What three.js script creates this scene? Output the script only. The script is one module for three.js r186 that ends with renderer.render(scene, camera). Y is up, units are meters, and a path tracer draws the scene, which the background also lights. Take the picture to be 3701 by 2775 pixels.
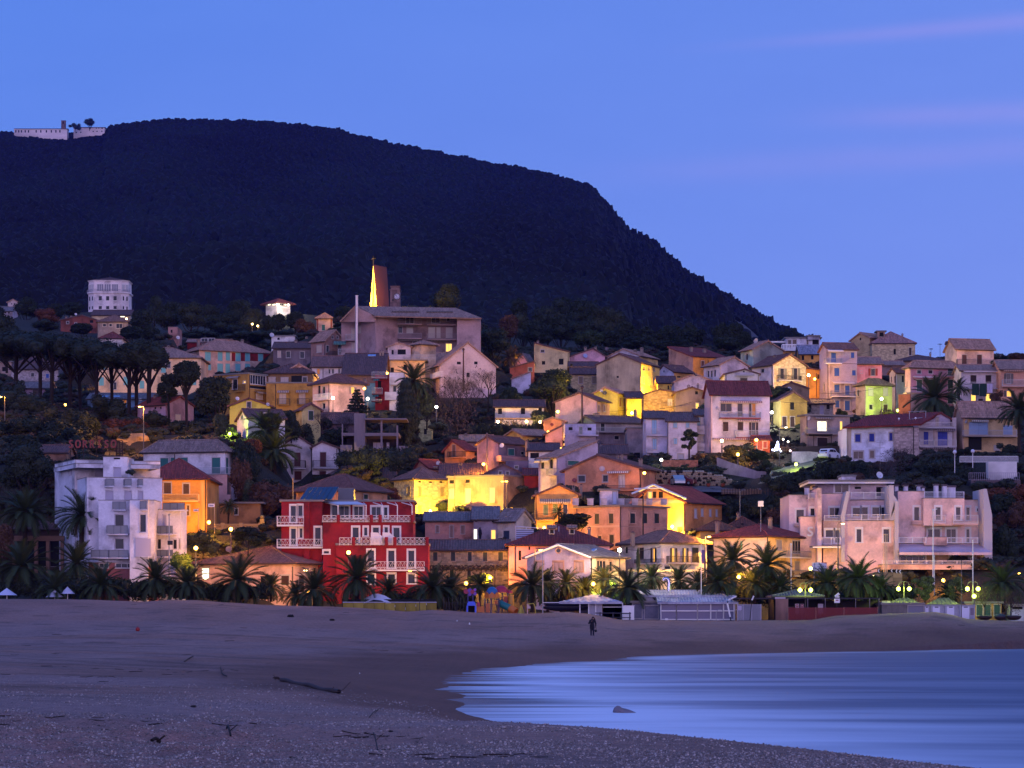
import*as THREE from'three';
import{mergeGeometries}from'three/addons/utils/BufferGeometryUtils.js';
import{FontLoader}from'three/addons/loaders/FontLoader.js';
import{TextGeometry}from'three/addons/geometries/TextGeometry.js';
import{MarchingCubes}from'three/addons/objects/MarchingCubes.js';
// ---------------------------------------------------------------- camera, sky, sun, exposure
const scene=new THREE.Scene();
const F=10000,CX=1850.5,HY=2215,EYE=3.5;
const camera=new THREE.PerspectiveCamera(2*Math.atan(HY/F)*180/Math.PI,3701/4430,0.5,9000);
camera.position.set(0,EYE,0);
camera.lookAt(0,EYE,-100);
camera.setViewOffset(3701,2*HY,0,0,3701,2775);
camera.updateProjectionMatrix();
const renderer=new THREE.WebGLRenderer({antialias:true});
renderer.setSize(1024,768);
renderer.toneMapping=THREE.LinearToneMapping;
renderer.toneMappingExposure=1;
renderer.shadowMap.enabled=true;
const font=await new FontLoader().loadAsync('fonts/droid/droid_sans_bold.typeface.json');
const lerp=THREE.MathUtils.lerp,clamp=THREE.MathUtils.clamp,sstep=THREE.MathUtils.smoothstep;
function rng(seed){let s=seed|0;return()=>{s=(s+0x6d2b79f5)|0;let t=Math.imul(s^(s>>>15),1|s);t=(t+Math.imul(t^(t>>>7),61|t))^t;return((t^(t>>>14))>>>0)/4294967296;};}
function hash2(x,y,s=0){let h=Math.imul(x|0,374761393)+Math.imul(y|0,668265263)+Math.imul(s|0,974634777);h=Math.imul(h^(h>>>13),1274126177);return((h^(h>>>16))>>>0)/4294967296;}
function vnoise(x,y,s=0,per=0){
const ix=Math.floor(x),iy=Math.floor(y),fx=x-ix,fy=y-iy,u=fx*fx*(3-2*fx),v=fy*fy*(3-2*fy);
const m=per?(k)=>((k%per)+per)%per:(k)=>k;
return lerp(lerp(hash2(m(ix),m(iy),s),hash2(m(ix+1),m(iy),s),u),lerp(hash2(m(ix),m(iy+1),s),hash2(m(ix+1),m(iy+1),s),u),v);
}
function fbm(x,y,oct=4,s=0,per=0){let a=0.5,r=0,n=0;for(let i=0;i<oct;i++){r+=a*vnoise(x,y,s+i,per);n+=a;x*=2;y*=2;if(per)per*=2;a*=0.5;}return r/n;}
{
const W=4096,H=2048,data=new Float32Array(W*H*4);
const band=(v,c,w)=>Math.exp(-(((v-c)/w)**2));
const st=[];
for(let row=0;row<H;row++){
const el=((row+0.5)/H-0.5)*180;
const low=Math.exp(-Math.max(el,0)/11),mid=Math.exp(-Math.max(el,0)/38);
for(let col=0;col<W;col++){
let az=((col+0.5)/W)*360-90;
az=((az%360)+540)%360-180;
const back=0.5-0.5*Math.cos(az*Math.PI/180);
const side=Math.sin(az*Math.PI/180);
let r=lerp(0.07,0.27,low),g=lerp(0.215,0.375,low),b=lerp(0.80,0.94,low);
r+=0.08*side*mid*(1-back)*2;g+=0.05*side*mid*(1-back)*2;b+=0.03*side*mid*(1-back);
const gl=back*back*(0.16*mid+Math.exp(-Math.max(el,0)/9));
r+=2.75*gl;g+=2.05*gl;b+=3.4*gl;
if(el<0){const k=Math.exp(el/5);r=lerp(0.10,r,k);g=lerp(0.12,g,k);b=lerp(0.28,b,k);}
if(Math.abs(az)<40&&el>0&&el<30){
const c1=11.55+0.055*(az-4.5),w1=0.06+0.012*Math.max(0,az-2);
const k1=band(el,c1,w1)*sstep(az,2.4,9)*0.075;
const k2=band(el,9.9+0.02*az,0.2)*sstep(az,4.5,10)*0.04*(0.4+fbm(az*0.8,el*3,3,5));
const k3=band(el,8.9+0.045*az,0.28)*sstep(az,0,7)*0.05*(0.4+fbm(az*0.5+3,el*2.5,3,6));
const k4=band(el,10.35-0.03*az,0.2)*sstep(az,5,9)*0.03;
const k5=(fbm(az*0.35+40,el*1.3,4,9)-0.5)*0.10;
r+=1.2*(k1+k2+k3+k4)+k5*0.12;g+=0.35*(k1+k2+k3+k4)+k5*0.16;b+=0.10*(k1+k2+k3)+k5*0.25;
}
const i=(row*W+col)*4;data[i]=r;data[i+1]=g;data[i+2]=b;data[i+3]=1;
}
}
const tex=new THREE.DataTexture(data,W,H,THREE.RGBAFormat,THREE.FloatType);
tex.mapping=THREE.EquirectangularReflectionMapping;tex.magFilter=THREE.LinearFilter;tex.minFilter=THREE.LinearFilter;tex.needsUpdate=true;
scene.background=tex;scene.environment=tex;
}
const sun=new THREE.DirectionalLight(0xffb8b0,0.4);
sun.position.set(150,62,300);sun.target.position.set(0,20,-450);
sun.castShadow=true;sun.shadow.radius=45;
Object.assign(sun.shadow.camera,{left:-300,right:300,top:250,bottom:-250,near:1,far:1500});
scene.add(sun,sun.target);
// ---------------------------------------------------------------- names, tags, little builders
const used=new Map();
function numbered(n){const k=used.get(n)||0;used.set(n,k+1);return k?n+'_'+String(k).padStart(3,'0'):n;}
function tag(o,label,category,group,kind){if(label)o.userData.label=label;if(category)o.userData.category=category;if(group)o.userData.group=group;if(kind)o.userData.kind=kind;return o;}
function thing(name,label,category,pos=[0,0,0],turn=0,group){const o=new THREE.Group();o.name=numbered(name);o.position.set(...pos);o.rotation.y=turn;scene.add(o);return tag(o,label,category,group);}
function mk(name,geos,m,parent,T){
let g=Array.isArray(geos)?(geos.length===1?geos[0]:mergeGeometries(geos.map((q)=>{const c=q.index?q.toNonIndexed():q;for(const k of Object.keys(c.attributes))if(!['position','normal','uv'].includes(k))c.deleteAttribute(k);return c;}))):geos;
const o=new THREE.Mesh(g,m);o.name=parent===scene?numbered(name):name;o.castShadow=o.receiveShadow=true;
if(T)o.applyMatrix4(T);
parent.add(o);return o;
}
const box=(x0,x1,y0,y1,z0,z1)=>new THREE.BoxGeometry(Math.abs(x1-x0),Math.abs(y1-y0),Math.abs(z1-z0)).translate((x0+x1)/2,(y0+y1)/2,(z0+z1)/2);
function bar(a,b,r,n=6,r2=r){
const A=new THREE.Vector3(...a),B=new THREE.Vector3(...b),d=B.clone().sub(A),L=d.length();
return new THREE.CylinderGeometry(r2,r,L,n).translate(0,L/2,0).applyQuaternion(new THREE.Quaternion().setFromUnitVectors(new THREE.Vector3(0,1,0),d.normalize())).translate(...a);
}
function tube(pts,r,n=16,k=6){return new THREE.TubeGeometry(new THREE.CatmullRomCurve3(pts.map((p)=>new THREE.Vector3(...p))),n,r,k);}
const rotY=(a)=>new THREE.Matrix4().makeRotationY(a),moved=(x,y,z)=>new THREE.Matrix4().makeTranslation(x,y,z);
const ORG={A:[0,950],B:[0,1550],C:[800,950],D:[800,1550],E:[1600,1150],F:[1600,1650],G:[2400,1150],H:[2776,1150],I:[2400,1650],J:[2776,1650],S:[0,0]};
const KS=925/2192;
const pic=(key,x,y)=>key==='S'?[x,y]:[ORG[key][0]+x*KS,ORG[key][1]+y*KS];
const at=(key,x,y,d)=>{const[X,Y]=pic(key,x,y);return[(X-CX)/F*d,EYE+(HY-Y)/F*d,-d];};
const perM=(d)=>F/d/KS;
// ---------------------------------------------------------------- textures and materials
function tex(n,f,srgb,rep){
const data=new Uint8Array(n*n*4);
for(let y=0;y<n;y++)for(let x=0;x<n;x++){const v=f(x/n,y/n,x,y),i=(y*n+x)*4;if(Array.isArray(v)){data[i]=clamp(v[0],0,1)*255;data[i+1]=clamp(v[1],0,1)*255;data[i+2]=clamp(v[2],0,1)*255;}else data[i]=data[i+1]=data[i+2]=clamp(v,0,1)*255;data[i+3]=255;}
const t=new THREE.DataTexture(data,n,n);t.wrapS=t.wrapT=THREE.RepeatWrapping;t.magFilter=THREE.LinearFilter;t.minFilter=THREE.LinearMipmapLinearFilter;t.generateMipmaps=true;
if(srgb)t.colorSpace=THREE.SRGBColorSpace;if(rep)t.repeat.set(rep,rep);t.needsUpdate=true;return t;
}
const T={};
T.plaster=tex(512,(u,v)=>{const a=fbm(u*6,v*6,5,1,6),s=fbm(u*40,v*3,3,7,3*0+1?0:0);return 0.84+0.5*(a-0.5)+0.2*(fbm(u*64,v*64,2,3,64)-0.5)-0.34*sstep(fbm(u*4,v*4,5,21,4),0.54,0.72)+0*s;},false,1/11);
T.dirty=tex(512,(u,v)=>{const a=fbm(u*5,v*5,5,31,5),drip=fbm(u*48,v*4,3,37,0);return 0.78+0.5*(a-0.5)-0.35*sstep(fbm(u*3,v*3,5,41,3),0.5,0.75)+0.22*(fbm(u*48,v*6,2,43,0)-0.5)*(1-Math.abs(u*2-1)**8)+0.12*(fbm(u*100,v*100,1,44,100)-0.5);},false,1/9);
T.stone=tex(512,(u,v)=>{
const R=16,y=v*R,row=Math.floor(y),n=9+Math.floor(hash2(row,3)*4),x=u*n+hash2(row,9),c=Math.floor(x)%n,fx=x-Math.floor(x),fy=y-row;
const j=Math.min(fx,1-fx)/0.07,k=Math.min(fy,1-fy)/0.12,m=Math.min(1,j,k);
return(0.55+0.5*hash2(c,row,5))*(0.72+0.28*m)+0.18*(fbm(u*40,v*40,2,6,40)-0.5);
},false,1/4.2);
T.tile=tex(512,(u,v)=>{
const c=Math.floor(u*16),y=v*11,row=Math.floor(y),fy=y-row,h=hash2(c,row,11),big=fbm(u*4,v*4,4,15,4);
const b=(0.62+0.5*h)*(0.75+0.5*big)*(fy<0.14?0.62:1),l=sstep(fbm(u*8,v*8,3,17,8),0.52,0.75)*0.45;
return[lerp(b,0.55,l),lerp(b*0.97,0.58,l),lerp(b*0.95,0.5,l)];
},false,1/4.8);
T.grain=tex(512,(u,v)=>0.5+0.9*(fbm(u*32,v*32,5,51,32)-0.5),false,1);
T.louvre=tex(64,(u,v)=>{const y=v*8%1;return 0.35+0.65*y;},false,1/0.5);
T.stripe=tex(64,(u,v)=>(u*4%1)<0.5?1:0.35,false,1/1.2);
const mats=new Map();
const col=(c)=>new THREE.Color(c);
function std(key,make){if(!mats.has(key)){const m=make();m.name=key.replace(/[^a-z_]/gi,'')||'finish';mats.set(key,m);}return mats.get(key);}
const plaster=(c)=>std('plaster'+c,()=>new THREE.MeshStandardMaterial({color:col(c).multiplyScalar(1.22),map:T.plaster,bumpMap:T.plaster,bumpScale:0.02,roughness:0.94}));
const dirty=(c)=>std('weathered'+c,()=>new THREE.MeshStandardMaterial({color:col(c),map:T.dirty,bumpMap:T.dirty,bumpScale:0.03,roughness:0.95}));
const stone=(c)=>std('stone'+c,()=>new THREE.MeshStandardMaterial({color:col(c),map:T.stone,bumpMap:T.stone,bumpScale:0.05,roughness:0.95}));
const tile=(c)=>std('tile'+c,()=>new THREE.MeshStandardMaterial({color:col(c),map:T.tile,bumpMap:T.tile,bumpScale:0.04,roughness:0.88}));
const paint=(c,rough=0.6,metal=0)=>std('paint'+c+rough+metal,()=>new THREE.MeshStandardMaterial({color:col(c),roughness:rough,metalness:metal}));
const louvre=(c)=>std('louvre'+c,()=>new THREE.MeshStandardMaterial({color:col(c),bumpMap:T.louvre,bumpScale:0.03,roughness:0.6}));
const stripe=(c)=>std('stripe'+c,()=>new THREE.MeshStandardMaterial({color:col(c),map:T.stripe,roughness:0.9,side:THREE.DoubleSide}));
const leafM=(c)=>std('leaf'+c,()=>new THREE.MeshStandardMaterial({color:col(c),roughness:0.8,side:THREE.DoubleSide}));
const glow=(c,k)=>std('glow'+c+k,()=>new THREE.MeshStandardMaterial({color:0x111111,emissive:col(c),emissiveIntensity:k,roughness:0.5}));
const GLASS=std('window_glass',()=>new THREE.MeshPhysicalMaterial({color:new THREE.Color(0.018,0.02,0.026),roughness:0.12,specularIntensity:0.4}));
const DARK=paint('#0d0b10',0.9),IRON=paint('#17161a',0.6),WHITE=paint('#dcdad6',0.55),STEEL=paint('#8d9094',0.4,0.6),CONC=dirty('#8f8983');
const PIPE=paint('#2d2422',0.6);
const ROOFS={o:'#94685a',r:'#84403a',b:'#7d625a',g:'#857a78',d:'#70504a',p:'#b38c78',R:'#8f342c'};
// ---------------------------------------------------------------- roofs
function slope(pts,rib=0.34){
const A=pts[0],e=pts[1].clone().sub(A),L=e.length();e.normalize();
const n=e.clone().cross(pts[2].clone().sub(A)).normalize(),w=n.clone().cross(e),q=pts.map((p)=>{const d=p.clone().sub(A);return[d.dot(e),d.dot(w)];});
let x0=Infinity,x1=-Infinity;for(const p of q){x0=Math.min(x0,p[0]);x1=Math.max(x1,p[0]);}
const span=(x)=>{let lo=Infinity,hi=-Infinity;for(let i=0;i<q.length;i++){const a=q[i],b=q[(i+1)%q.length];if((a[0]-x)*(b[0]-x)<=0){if(Math.abs(b[0]-a[0])<1e-6){lo=Math.min(lo,a[1],b[1]);hi=Math.max(hi,a[1],b[1]);}else{const y=a[1]+(b[1]-a[1])*(x-a[0])/(b[0]-a[0]);lo=Math.min(lo,y);hi=Math.max(hi,y);}}}return lo===Infinity?[0,0]:[lo,hi];};
const k=Math.max(2,Math.round((x1-x0)/rib)),P=[],U=[];
const put=(x,y,h)=>{const v=A.clone().addScaledVector(e,x).addScaledVector(w,y).addScaledVector(n,h);P.push(v.x,v.y,v.z);U.push(x,y);};
const prof=[[0,0.02],[0.3,0.1],[0.6,0.1],[0.85,0.02]],xs=[];
for(let i=0;i<k;i++)for(const[f,h]of prof)xs.push([x0+(x1-x0)*(i+f)/k,h]);xs.push([x1,0.02]);
for(let i=0;i+1<xs.length;i++){
const[xa,ha]=xs[i],[xb,hb]=xs[i+1],sa=span(clamp(xa,x0+1e-4,x1-1e-4)),sb=span(clamp(xb,x0+1e-4,x1-1e-4));
put(xa,sa[0],ha);put(xb,sb[0],hb);put(xb,sb[1],hb);put(xa,sa[0],ha);put(xb,sb[1],hb);put(xa,sa[1],ha);
}
const th=0.17;
for(let i=1;i+1<q.length;i++){put(...q[0],-th);put(...q[i+1],-th);put(...q[i],-th);}
for(let i=0;i<q.length;i++){const a=q[i],b=q[(i+1)%q.length];put(...a,-th);put(...b,-th);put(...b,0.06);put(...a,-th);put(...b,0.06);put(...a,0.06);}
const g=new THREE.BufferGeometry();g.setAttribute('position',new THREE.Float32BufferAttribute(P,3));g.setAttribute('uv',new THREE.Float32BufferAttribute(U,2));g.computeVertexNormals();return g;
}
const V=(x,y,z)=>new THREE.Vector3(x,y,z);
// ---------------------------------------------------------------- buildings
const ground=[],feet=[],plots=[];
function frameOf(key,o){
const d=o.d,X=o.x.map((x)=>pic(key,x,0)[0]),ks=X.map((x)=>(x-CX)/F);
let s,r,a,x0;
if(X.length===2){a=(o.a||0)*Math.PI/180;x0=ks[1]*d;s=(x0-ks[0]*d)/(Math.cos(a)+ks[0]*Math.sin(a));r=o.dep||9;}
else{
x0=ks[1]*d;const wl=(ks[1]-ks[0])*d,wr=(ks[2]-ks[1])*d;
a=o.a?o.a*Math.PI/180:clamp(Math.atan2(wr,wl),0.3,1.27);
s=(x0-ks[0]*d)/(Math.cos(a)+ks[0]*Math.sin(a));r=(ks[2]*d-x0)/(Math.sin(a)-ks[2]*Math.cos(a));
r=clamp(r,1,60);
}
const yb=at(key,0,o.y[1],d)[1],M=new THREE.Matrix4().makeRotationY(-a);M.setPosition(x0,yb,-d);
return{s,r,a,yb,M,inv:M.clone().invert()};
}
function bld(name,label,cat,key,o){
const f=frameOf(key,o),root=thing(name,label,cat||'house',[f.M.elements[12],f.M.elements[13],f.M.elements[14]],-f.a,o.group);
root.updateMatrix();
if(!o.noground){const c=V(-f.s/2,0,0).applyMatrix4(f.M),b=V(-f.s/2,0,-f.r).applyMatrix4(f.M),e=V(0,0,-f.r*0.5).applyMatrix4(f.M);ground.push([c.x,-c.z,f.yb,f.s/2],[b.x,-b.z,f.yb+0.6,f.s/2],[e.x,-e.z,f.yb,f.r/2]);}
const kk=[V(-f.s,0,0),V(0,0,0),V(0,0,-f.r)].slice(0,o.x.length).map((p)=>{p.applyMatrix4(f.M);return p.x/-p.z;});
plots.push([f.inv,f.s,f.r]);if(!o.noground)feet.push([Math.min(...kk),Math.max(...kk),o.d,(f.yb-EYE)/o.d]);
vol(root,key,o,f);
return root;
}
const nums=(s)=>s.split('|').map((p)=>p.trim().split(',').map((v)=>isNaN(v)?v:+v));
function vol(root,key,o,f=frameOf(key,o)){
root.updateMatrix();
const TT=root.matrix.clone().invert().multiply(f.M),{s,r}=f,d=o.d;
const eye=V(0,EYE,0).applyMatrix4(f.inv);
const ray=(x,y)=>{const[X,Y]=pic(key,x,y);return V((X-CX)/F,(HY-Y)/F,-1).transformDirection(f.inv);};
const onZ=(x,y,z=0)=>{const q=ray(x,y),t=(z-eye.z)/q.z;return eye.clone().addScaledVector(q,t);};
const onX=(x,y,xx=0)=>{const q=ray(x,y),t=(xx-eye.x)/q.x;return eye.clone().addScaledVector(q,t);};
const xc=o.x.length===3?o.x[1]:1e9,down=o.down??7;
const face=(x)=>x>xc;
const uv=(x,y,right,w=0)=>{if(right){const p=onX(x,y,w);return[-p.z,p.y];}const p=onZ(x,y,w);return[p.x,p.y];};
const lift=(y)=>at(key,0,y,d)[1]-f.yb;
const h=lift(o.y[0]),hR=o.y2?lift(o.y2):h,wallM=o.wall||plaster('#b9a98f'),trimM=o.trim||paint('#a59f9c',0.7),shutM=o.sh||louvre('#4a3020');
const ov=o.ov??0.45,kind=o.roof||'h';
const roofM=o.rm?(typeof o.rm==='string'?tile(ROOFS[o.rm]||o.rm):o.rm):tile(ROOFS.o);
const wins=[];
for(const line of(o.win||'').split(';')){
if(!line.trim())continue;
const[t,rest]=line.trim().split(':');
for(const[x0,y0,x1,y1]of nums(rest)){
const right=face((x0+x1)/2),[u0,v1]=uv(x0,y0,right),[u1]=uv(x1,y0,right),um=uv((x0+x1)/2,y1,right),v0=um[1],vt=uv((x0+x1)/2,y0,right)[1];
wins.push({t,right,u0:Math.min(u0,u1),u1:Math.max(u0,u1),v0,v1:vt});
}
}
let R=h,xa=-s/2;
const ra=r*(o.az??0.5),apexZ=kind==='g'?-ra:kind==='h'?-r/2:0;
if(kind==='G'&&o.ax!==undefined)xa=clamp(onZ(o.ax,o.ry??o.y[0],0).x,-s,0);
if(o.rise)R=h+o.rise;
else if(o.ry!==undefined&&kind!=='f')R=onZ(o.ax??(kind==='g'&&o.x.length===3?o.x[1]:(o.x[0]+o.x[o.x.length-1])/2),o.ry,apexZ).y;
else if(kind!=='f')R=h+0.32*(kind==='g'?r/2:kind==='G'?s/2:Math.min(s,r)/2);
R=Math.max(R,h+0.3,hR+0.1*(hR!==h));
const kL=(R-h)/(xa+s+ov),kR=(R-hR)/(-xa+ov),kz=(R-h)/(ra+ov),kb=(R-h)/(r-ra+ov),mono=ra>r*0.95;
const front=[[-s,-down],[0,-down]],side=[[0.2,-down],[r,-down]];
const topF=kind==='G'?[[0,hR+ov*kR-0.05],[xa,R-0.05],[-s,h+ov*kL-0.05]]:[[0,h],[-s,h]];
const topS=kind==='g'?[...(mono?[[r,R-0.05]]:[[r,h+ov*kb-0.05],[ra,R-0.05]]),[0.2,h+(ov+0.2)*kz-0.05]]:[[r,kind==='G'?hR+ov*kR-0.05:h],[0.2,kind==='G'?hR+ov*kR-0.05:h]];
if(kind==='G'&&xa>-0.3)topF.splice(0,2,[0,R-0.05]);else if(kind==='G'&&xa<-s+0.3)topF.splice(1,2,[-s,R-0.05]);
if(kind==='G'&&xa>-0.3){topS[0][1]=topS[1][1]=R-0.05;}
const outline=(pts,right,lim)=>{
const clean=pts.filter((p,i)=>{const n=pts[(i+1)%pts.length];return Math.hypot(p[0]-n[0],p[1]-n[1])>0.02;});
const sh=new THREE.Shape(clean.map((p)=>new THREE.Vector2(...p))),done=[];
for(const w of wins){
if(w.right!==right||w.t==='x')continue;
const ok=w.u0>lim[0]+0.06&&w.u1<lim[1]-0.06&&w.v0>-down+0.05&&w.v1<lim[2]-0.04&&!done.some((q)=>q.u0<w.u1+0.03&&q.u1>w.u0-0.03&&q.v0<w.v1+0.03&&q.v1>w.v0-0.03);
if(!ok)continue;w.hole=true;done.push(w);
const p=new THREE.Path();p.moveTo(w.u0,w.v0);p.lineTo(w.u0,w.v1);p.lineTo(w.u1,w.v1);p.lineTo(w.u1,w.v0);p.closePath();sh.holes.push(p);
}
return new THREE.ExtrudeGeometry(sh,{depth:0.2,bevelEnabled:false});
};
const hmid=(w)=>0;
const limF=kind==='G'?Math.max(h,hR)+0.0:h,limS=kind==='g'?h:kind==='G'?hR:h;
const toRight=rotY(Math.PI/2);
const gF=outline([...front,...topF],false,[-s,0,kind==='G'?R-0.2:limF]).translate(0,0,-0.2);
const gS=outline([...side,...topS],true,[0.2,r,kind==='g'?R-0.2:limS]).translate(0,0,-0.2).applyMatrix4(toRight);
const backG=[];
if(kind==='G'){backG.push(new THREE.ExtrudeGeometry(new THREE.Shape([...front,...topF].map((p)=>new THREE.Vector2(clamp(p[0],-s+0.2,-0.2),p[1]))),{depth:0.2,bevelEnabled:false}).translate(0,0,-r),box(-s,-s+0.2,-down,topF[topF.length-1][1]-0.03,-r,-0.2));}
else if(kind==='g'){backG.push(new THREE.ExtrudeGeometry(new THREE.Shape([...side,...topS].map((p)=>new THREE.Vector2(p[0],p[1]))),{depth:0.2,bevelEnabled:false}).translate(0,0,-0.2).applyMatrix4(toRight).translate(-s+0.2,0,0),box(-s+0.2,-0.2,-down,mono?R-0.05:h,-r,-r+0.2));}
else backG.push(box(-s+0.2,-0.2,-down,h,-r,-r+0.2),box(-s,-s+0.2,-down,h,-r,-0.2));
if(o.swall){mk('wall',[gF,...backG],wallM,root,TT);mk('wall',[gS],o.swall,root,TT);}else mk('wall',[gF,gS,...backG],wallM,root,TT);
const roofG=[];
if(kind==='f'){
const lv=o.par??0.5;
roofG.push(box(-s+0.2,-0.2,h-lv-0.2,h-lv,-r+0.2,-0.2));
if(o.cap)roofG.push(box(-s-o.cap,o.cap,h+0.003,h+0.25,-r-o.cap,o.cap));
else roofG.push(box(-s-0.05,0.05,h+0.002,h+0.08,-0.25,0.05),box(-0.25,0.05,h+0.002,h+0.08,-r-0.05,-0.253),box(-s-0.05,-s+0.25,h+0.002,h+0.08,-r-0.05,-0.253),box(-s+0.253,-0.253,h+0.002,h+0.08,-r-0.05,-r+0.25));
}else if(kind==='G'){
const z0=0.35,z1=-r-0.35;
if(xa>-s+0.3)roofG.push(slope([V(-s-ov,h,z1),V(-s-ov,h,z0),V(xa,R,z0),V(xa,R,z1)]));
if(xa<-0.3)roofG.push(slope([V(ov,hR,z0),V(ov,hR,z1),V(xa,R,z1),V(xa,R,z0)]));
roofG.push(bar([xa,R+0.06,z0],[xa,R+0.06,z1],0.13,6));
}else if(kind==='g'){
const x0=-s-0.35,x1=0.35;
roofG.push(slope([V(x0,h,ov),V(x1,h,ov),V(x1,R,-ra),V(x0,R,-ra)]),bar([x0,R+0.06,-ra],[x1,R+0.06,-ra],0.13,6));if(!mono)roofG.push(slope([V(x1,h,-r-ov),V(x0,h,-r-ov),V(x0,R,-ra),V(x1,R,-ra)]));
}else{
const a=-s-ov,b=ov,c=ov,e=-r-ov,m=Math.min(s,r)/2+ov;
const k0=s>=r?V(a+m,R,-r/2):V(-s/2,R,c-m),k1=s>=r?V(b-m,R,-r/2):V(-s/2,R,e+m);
const near=s>=r?[k1,k0]:[k0,k0],A=V(a,h,c),B=V(b,h,c),C=V(b,h,e),D=V(a,h,e);
if(s>=r)roofG.push(slope([A,B,k1,k0]),slope([B,C,k1]),slope([C,D,k0,k1]),slope([D,A,k0]),bar([k0.x,R+0.06,k0.z],[k1.x,R+0.06,k1.z],0.13,6));
else roofG.push(slope([A,B,k0]),slope([B,C,k1,k0]),slope([C,D,k1]),slope([D,A,k0,k1]),bar([k0.x,R+0.06,k0.z],[k1.x,R+0.06,k1.z],0.13,6));
for(const[p,q]of[[A,k0],[B,s>=r?k1:k0],[C,k1]])roofG.push(bar([p.x,p.y+0.06,p.z],[q.x,q.y+0.06,q.z],0.11,5));
}
const roof=mk(kind==='f'?'flat_roof':'roof',roofG,kind==='f'?(o.rmat||CONC):roofM,root,TT);
if(kind!=='f'&&!o.nogut)mk('gutter',[bar([-s-ov,h-0.06,ov+0.02],[ov,h-0.06,ov+0.02],0.07,5)].filter(()=>kind!=='G').concat(kind==='g'?[]:[bar([ov+0.02,(kind==='G'?hR:h)-0.06,ov*(kind==='G'?-0.5:1)],[ov+0.02,(kind==='G'?hR:h)-0.06,-r],0.07,5)]),PIPE,root,TT);
const TF={false:TT,true:TT.clone().multiply(toRight)};
let wi=0;
for(const w of wins){
const{u0,u1,v0,v1}=w,W=u1-u0,Hh=v1-v0,M=TF[w.right],dp=w.hole?-0.13:0.03,type=w.t[0];wi++;
if(W<0.1||Hh<0.1)continue;
const fr=[],trimW=o.tw??0.07;
if(type!=='n'&&type!=='x')fr.push(box(u0-trimW,u1+trimW,v1+0.002,v1+trimW*1.3,0.001,0.045),box(u0-trimW,u0-0.002,v0,v1,0.001,0.04),box(u1+0.002,u1+trimW,v0,v1,0.001,0.04));
if(type!=='n'&&type!=='x')fr.push(box(u0-trimW*1.3,u1+trimW*1.3,v0-0.09,v0-0.002,0.001,0.13));
const t=0.06,z0=dp+0.015,z1=dp+0.07;
if('wlobtp'.includes(type)){
fr.push(box(u0,u0+t,v0,v1,z0,z1),box(u1-t,u1,v0,v1,z0,z1),box(u0+t,u1-t,v1-t,v1,z0,z1),box(u0+t,u1-t,v0,v0+t,z0,z1));
const k=Math.max(1,Math.round(W/0.75));for(let i=1;i<k;i++)fr.push(box(u0+W*i/k-0.03,u0+W*i/k+0.03,v0+t,v1-t,z0,z1));
}
if(!fr.length)fr.push(box(u0+0.001,u1-0.001,v0+0.001,v0+0.04,dp,dp+0.1));
const win=mk(Hh>1.8&&type!=='w'?'french_window':'window',fr,trimM,root,M);
const pane=(m)=>mk('pane',new THREE.BoxGeometry(W,Hh,0.02).translate((u0+u1)/2,(v0+v1)/2,dp),m,win);
const leaf=(a,b,z)=>mk('shutter',box(a,b,v0+0.02,v1-0.02,z,z+0.05),shutM,win);
if(type==='w'||type==='b'||type==='x')pane(GLASS);
else if(type==='n')pane(DARK);
else if(type==='l')pane(glow(w.t[1]==='w'?'#fff0d0':w.t[1]==='d'?'#c87028':'#ffc860',w.t[1]==='w'?2.2:w.t[1]==='d'?0.7:1.7));
else if(type==='s'){const z=w.hole?-0.06:0.04;if(w.hole)pane(DARK);leaf(u0+0.01,(u0+u1)/2-0.012,z);leaf((u0+u1)/2+0.012,u1-0.01,z);}
else if(type==='r'){mk('roller_blind',box(u0+0.01,u1-0.01,v0+0.02,v1-0.02,w.hole?-0.1:0.03,w.hole?-0.07:0.06),o.blind||louvre('#a9a39c'),win);}
else if(type==='o'||type==='t'){pane(type==='t'?glow('#ffb850',1.5):GLASS);leaf(u0-W/2-0.03,u0-0.03,0.05);leaf(u1+0.03,u1+W/2+0.03,0.05);}
else if(type==='d'){mk('door',box(u0+0.02,u1-0.02,v0,v1-0.02,w.hole?-0.12:0.02,w.hole?-0.06:0.06),o.door||paint('#3a2a22',0.6),win);}
else pane(GLASS);
}
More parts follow.
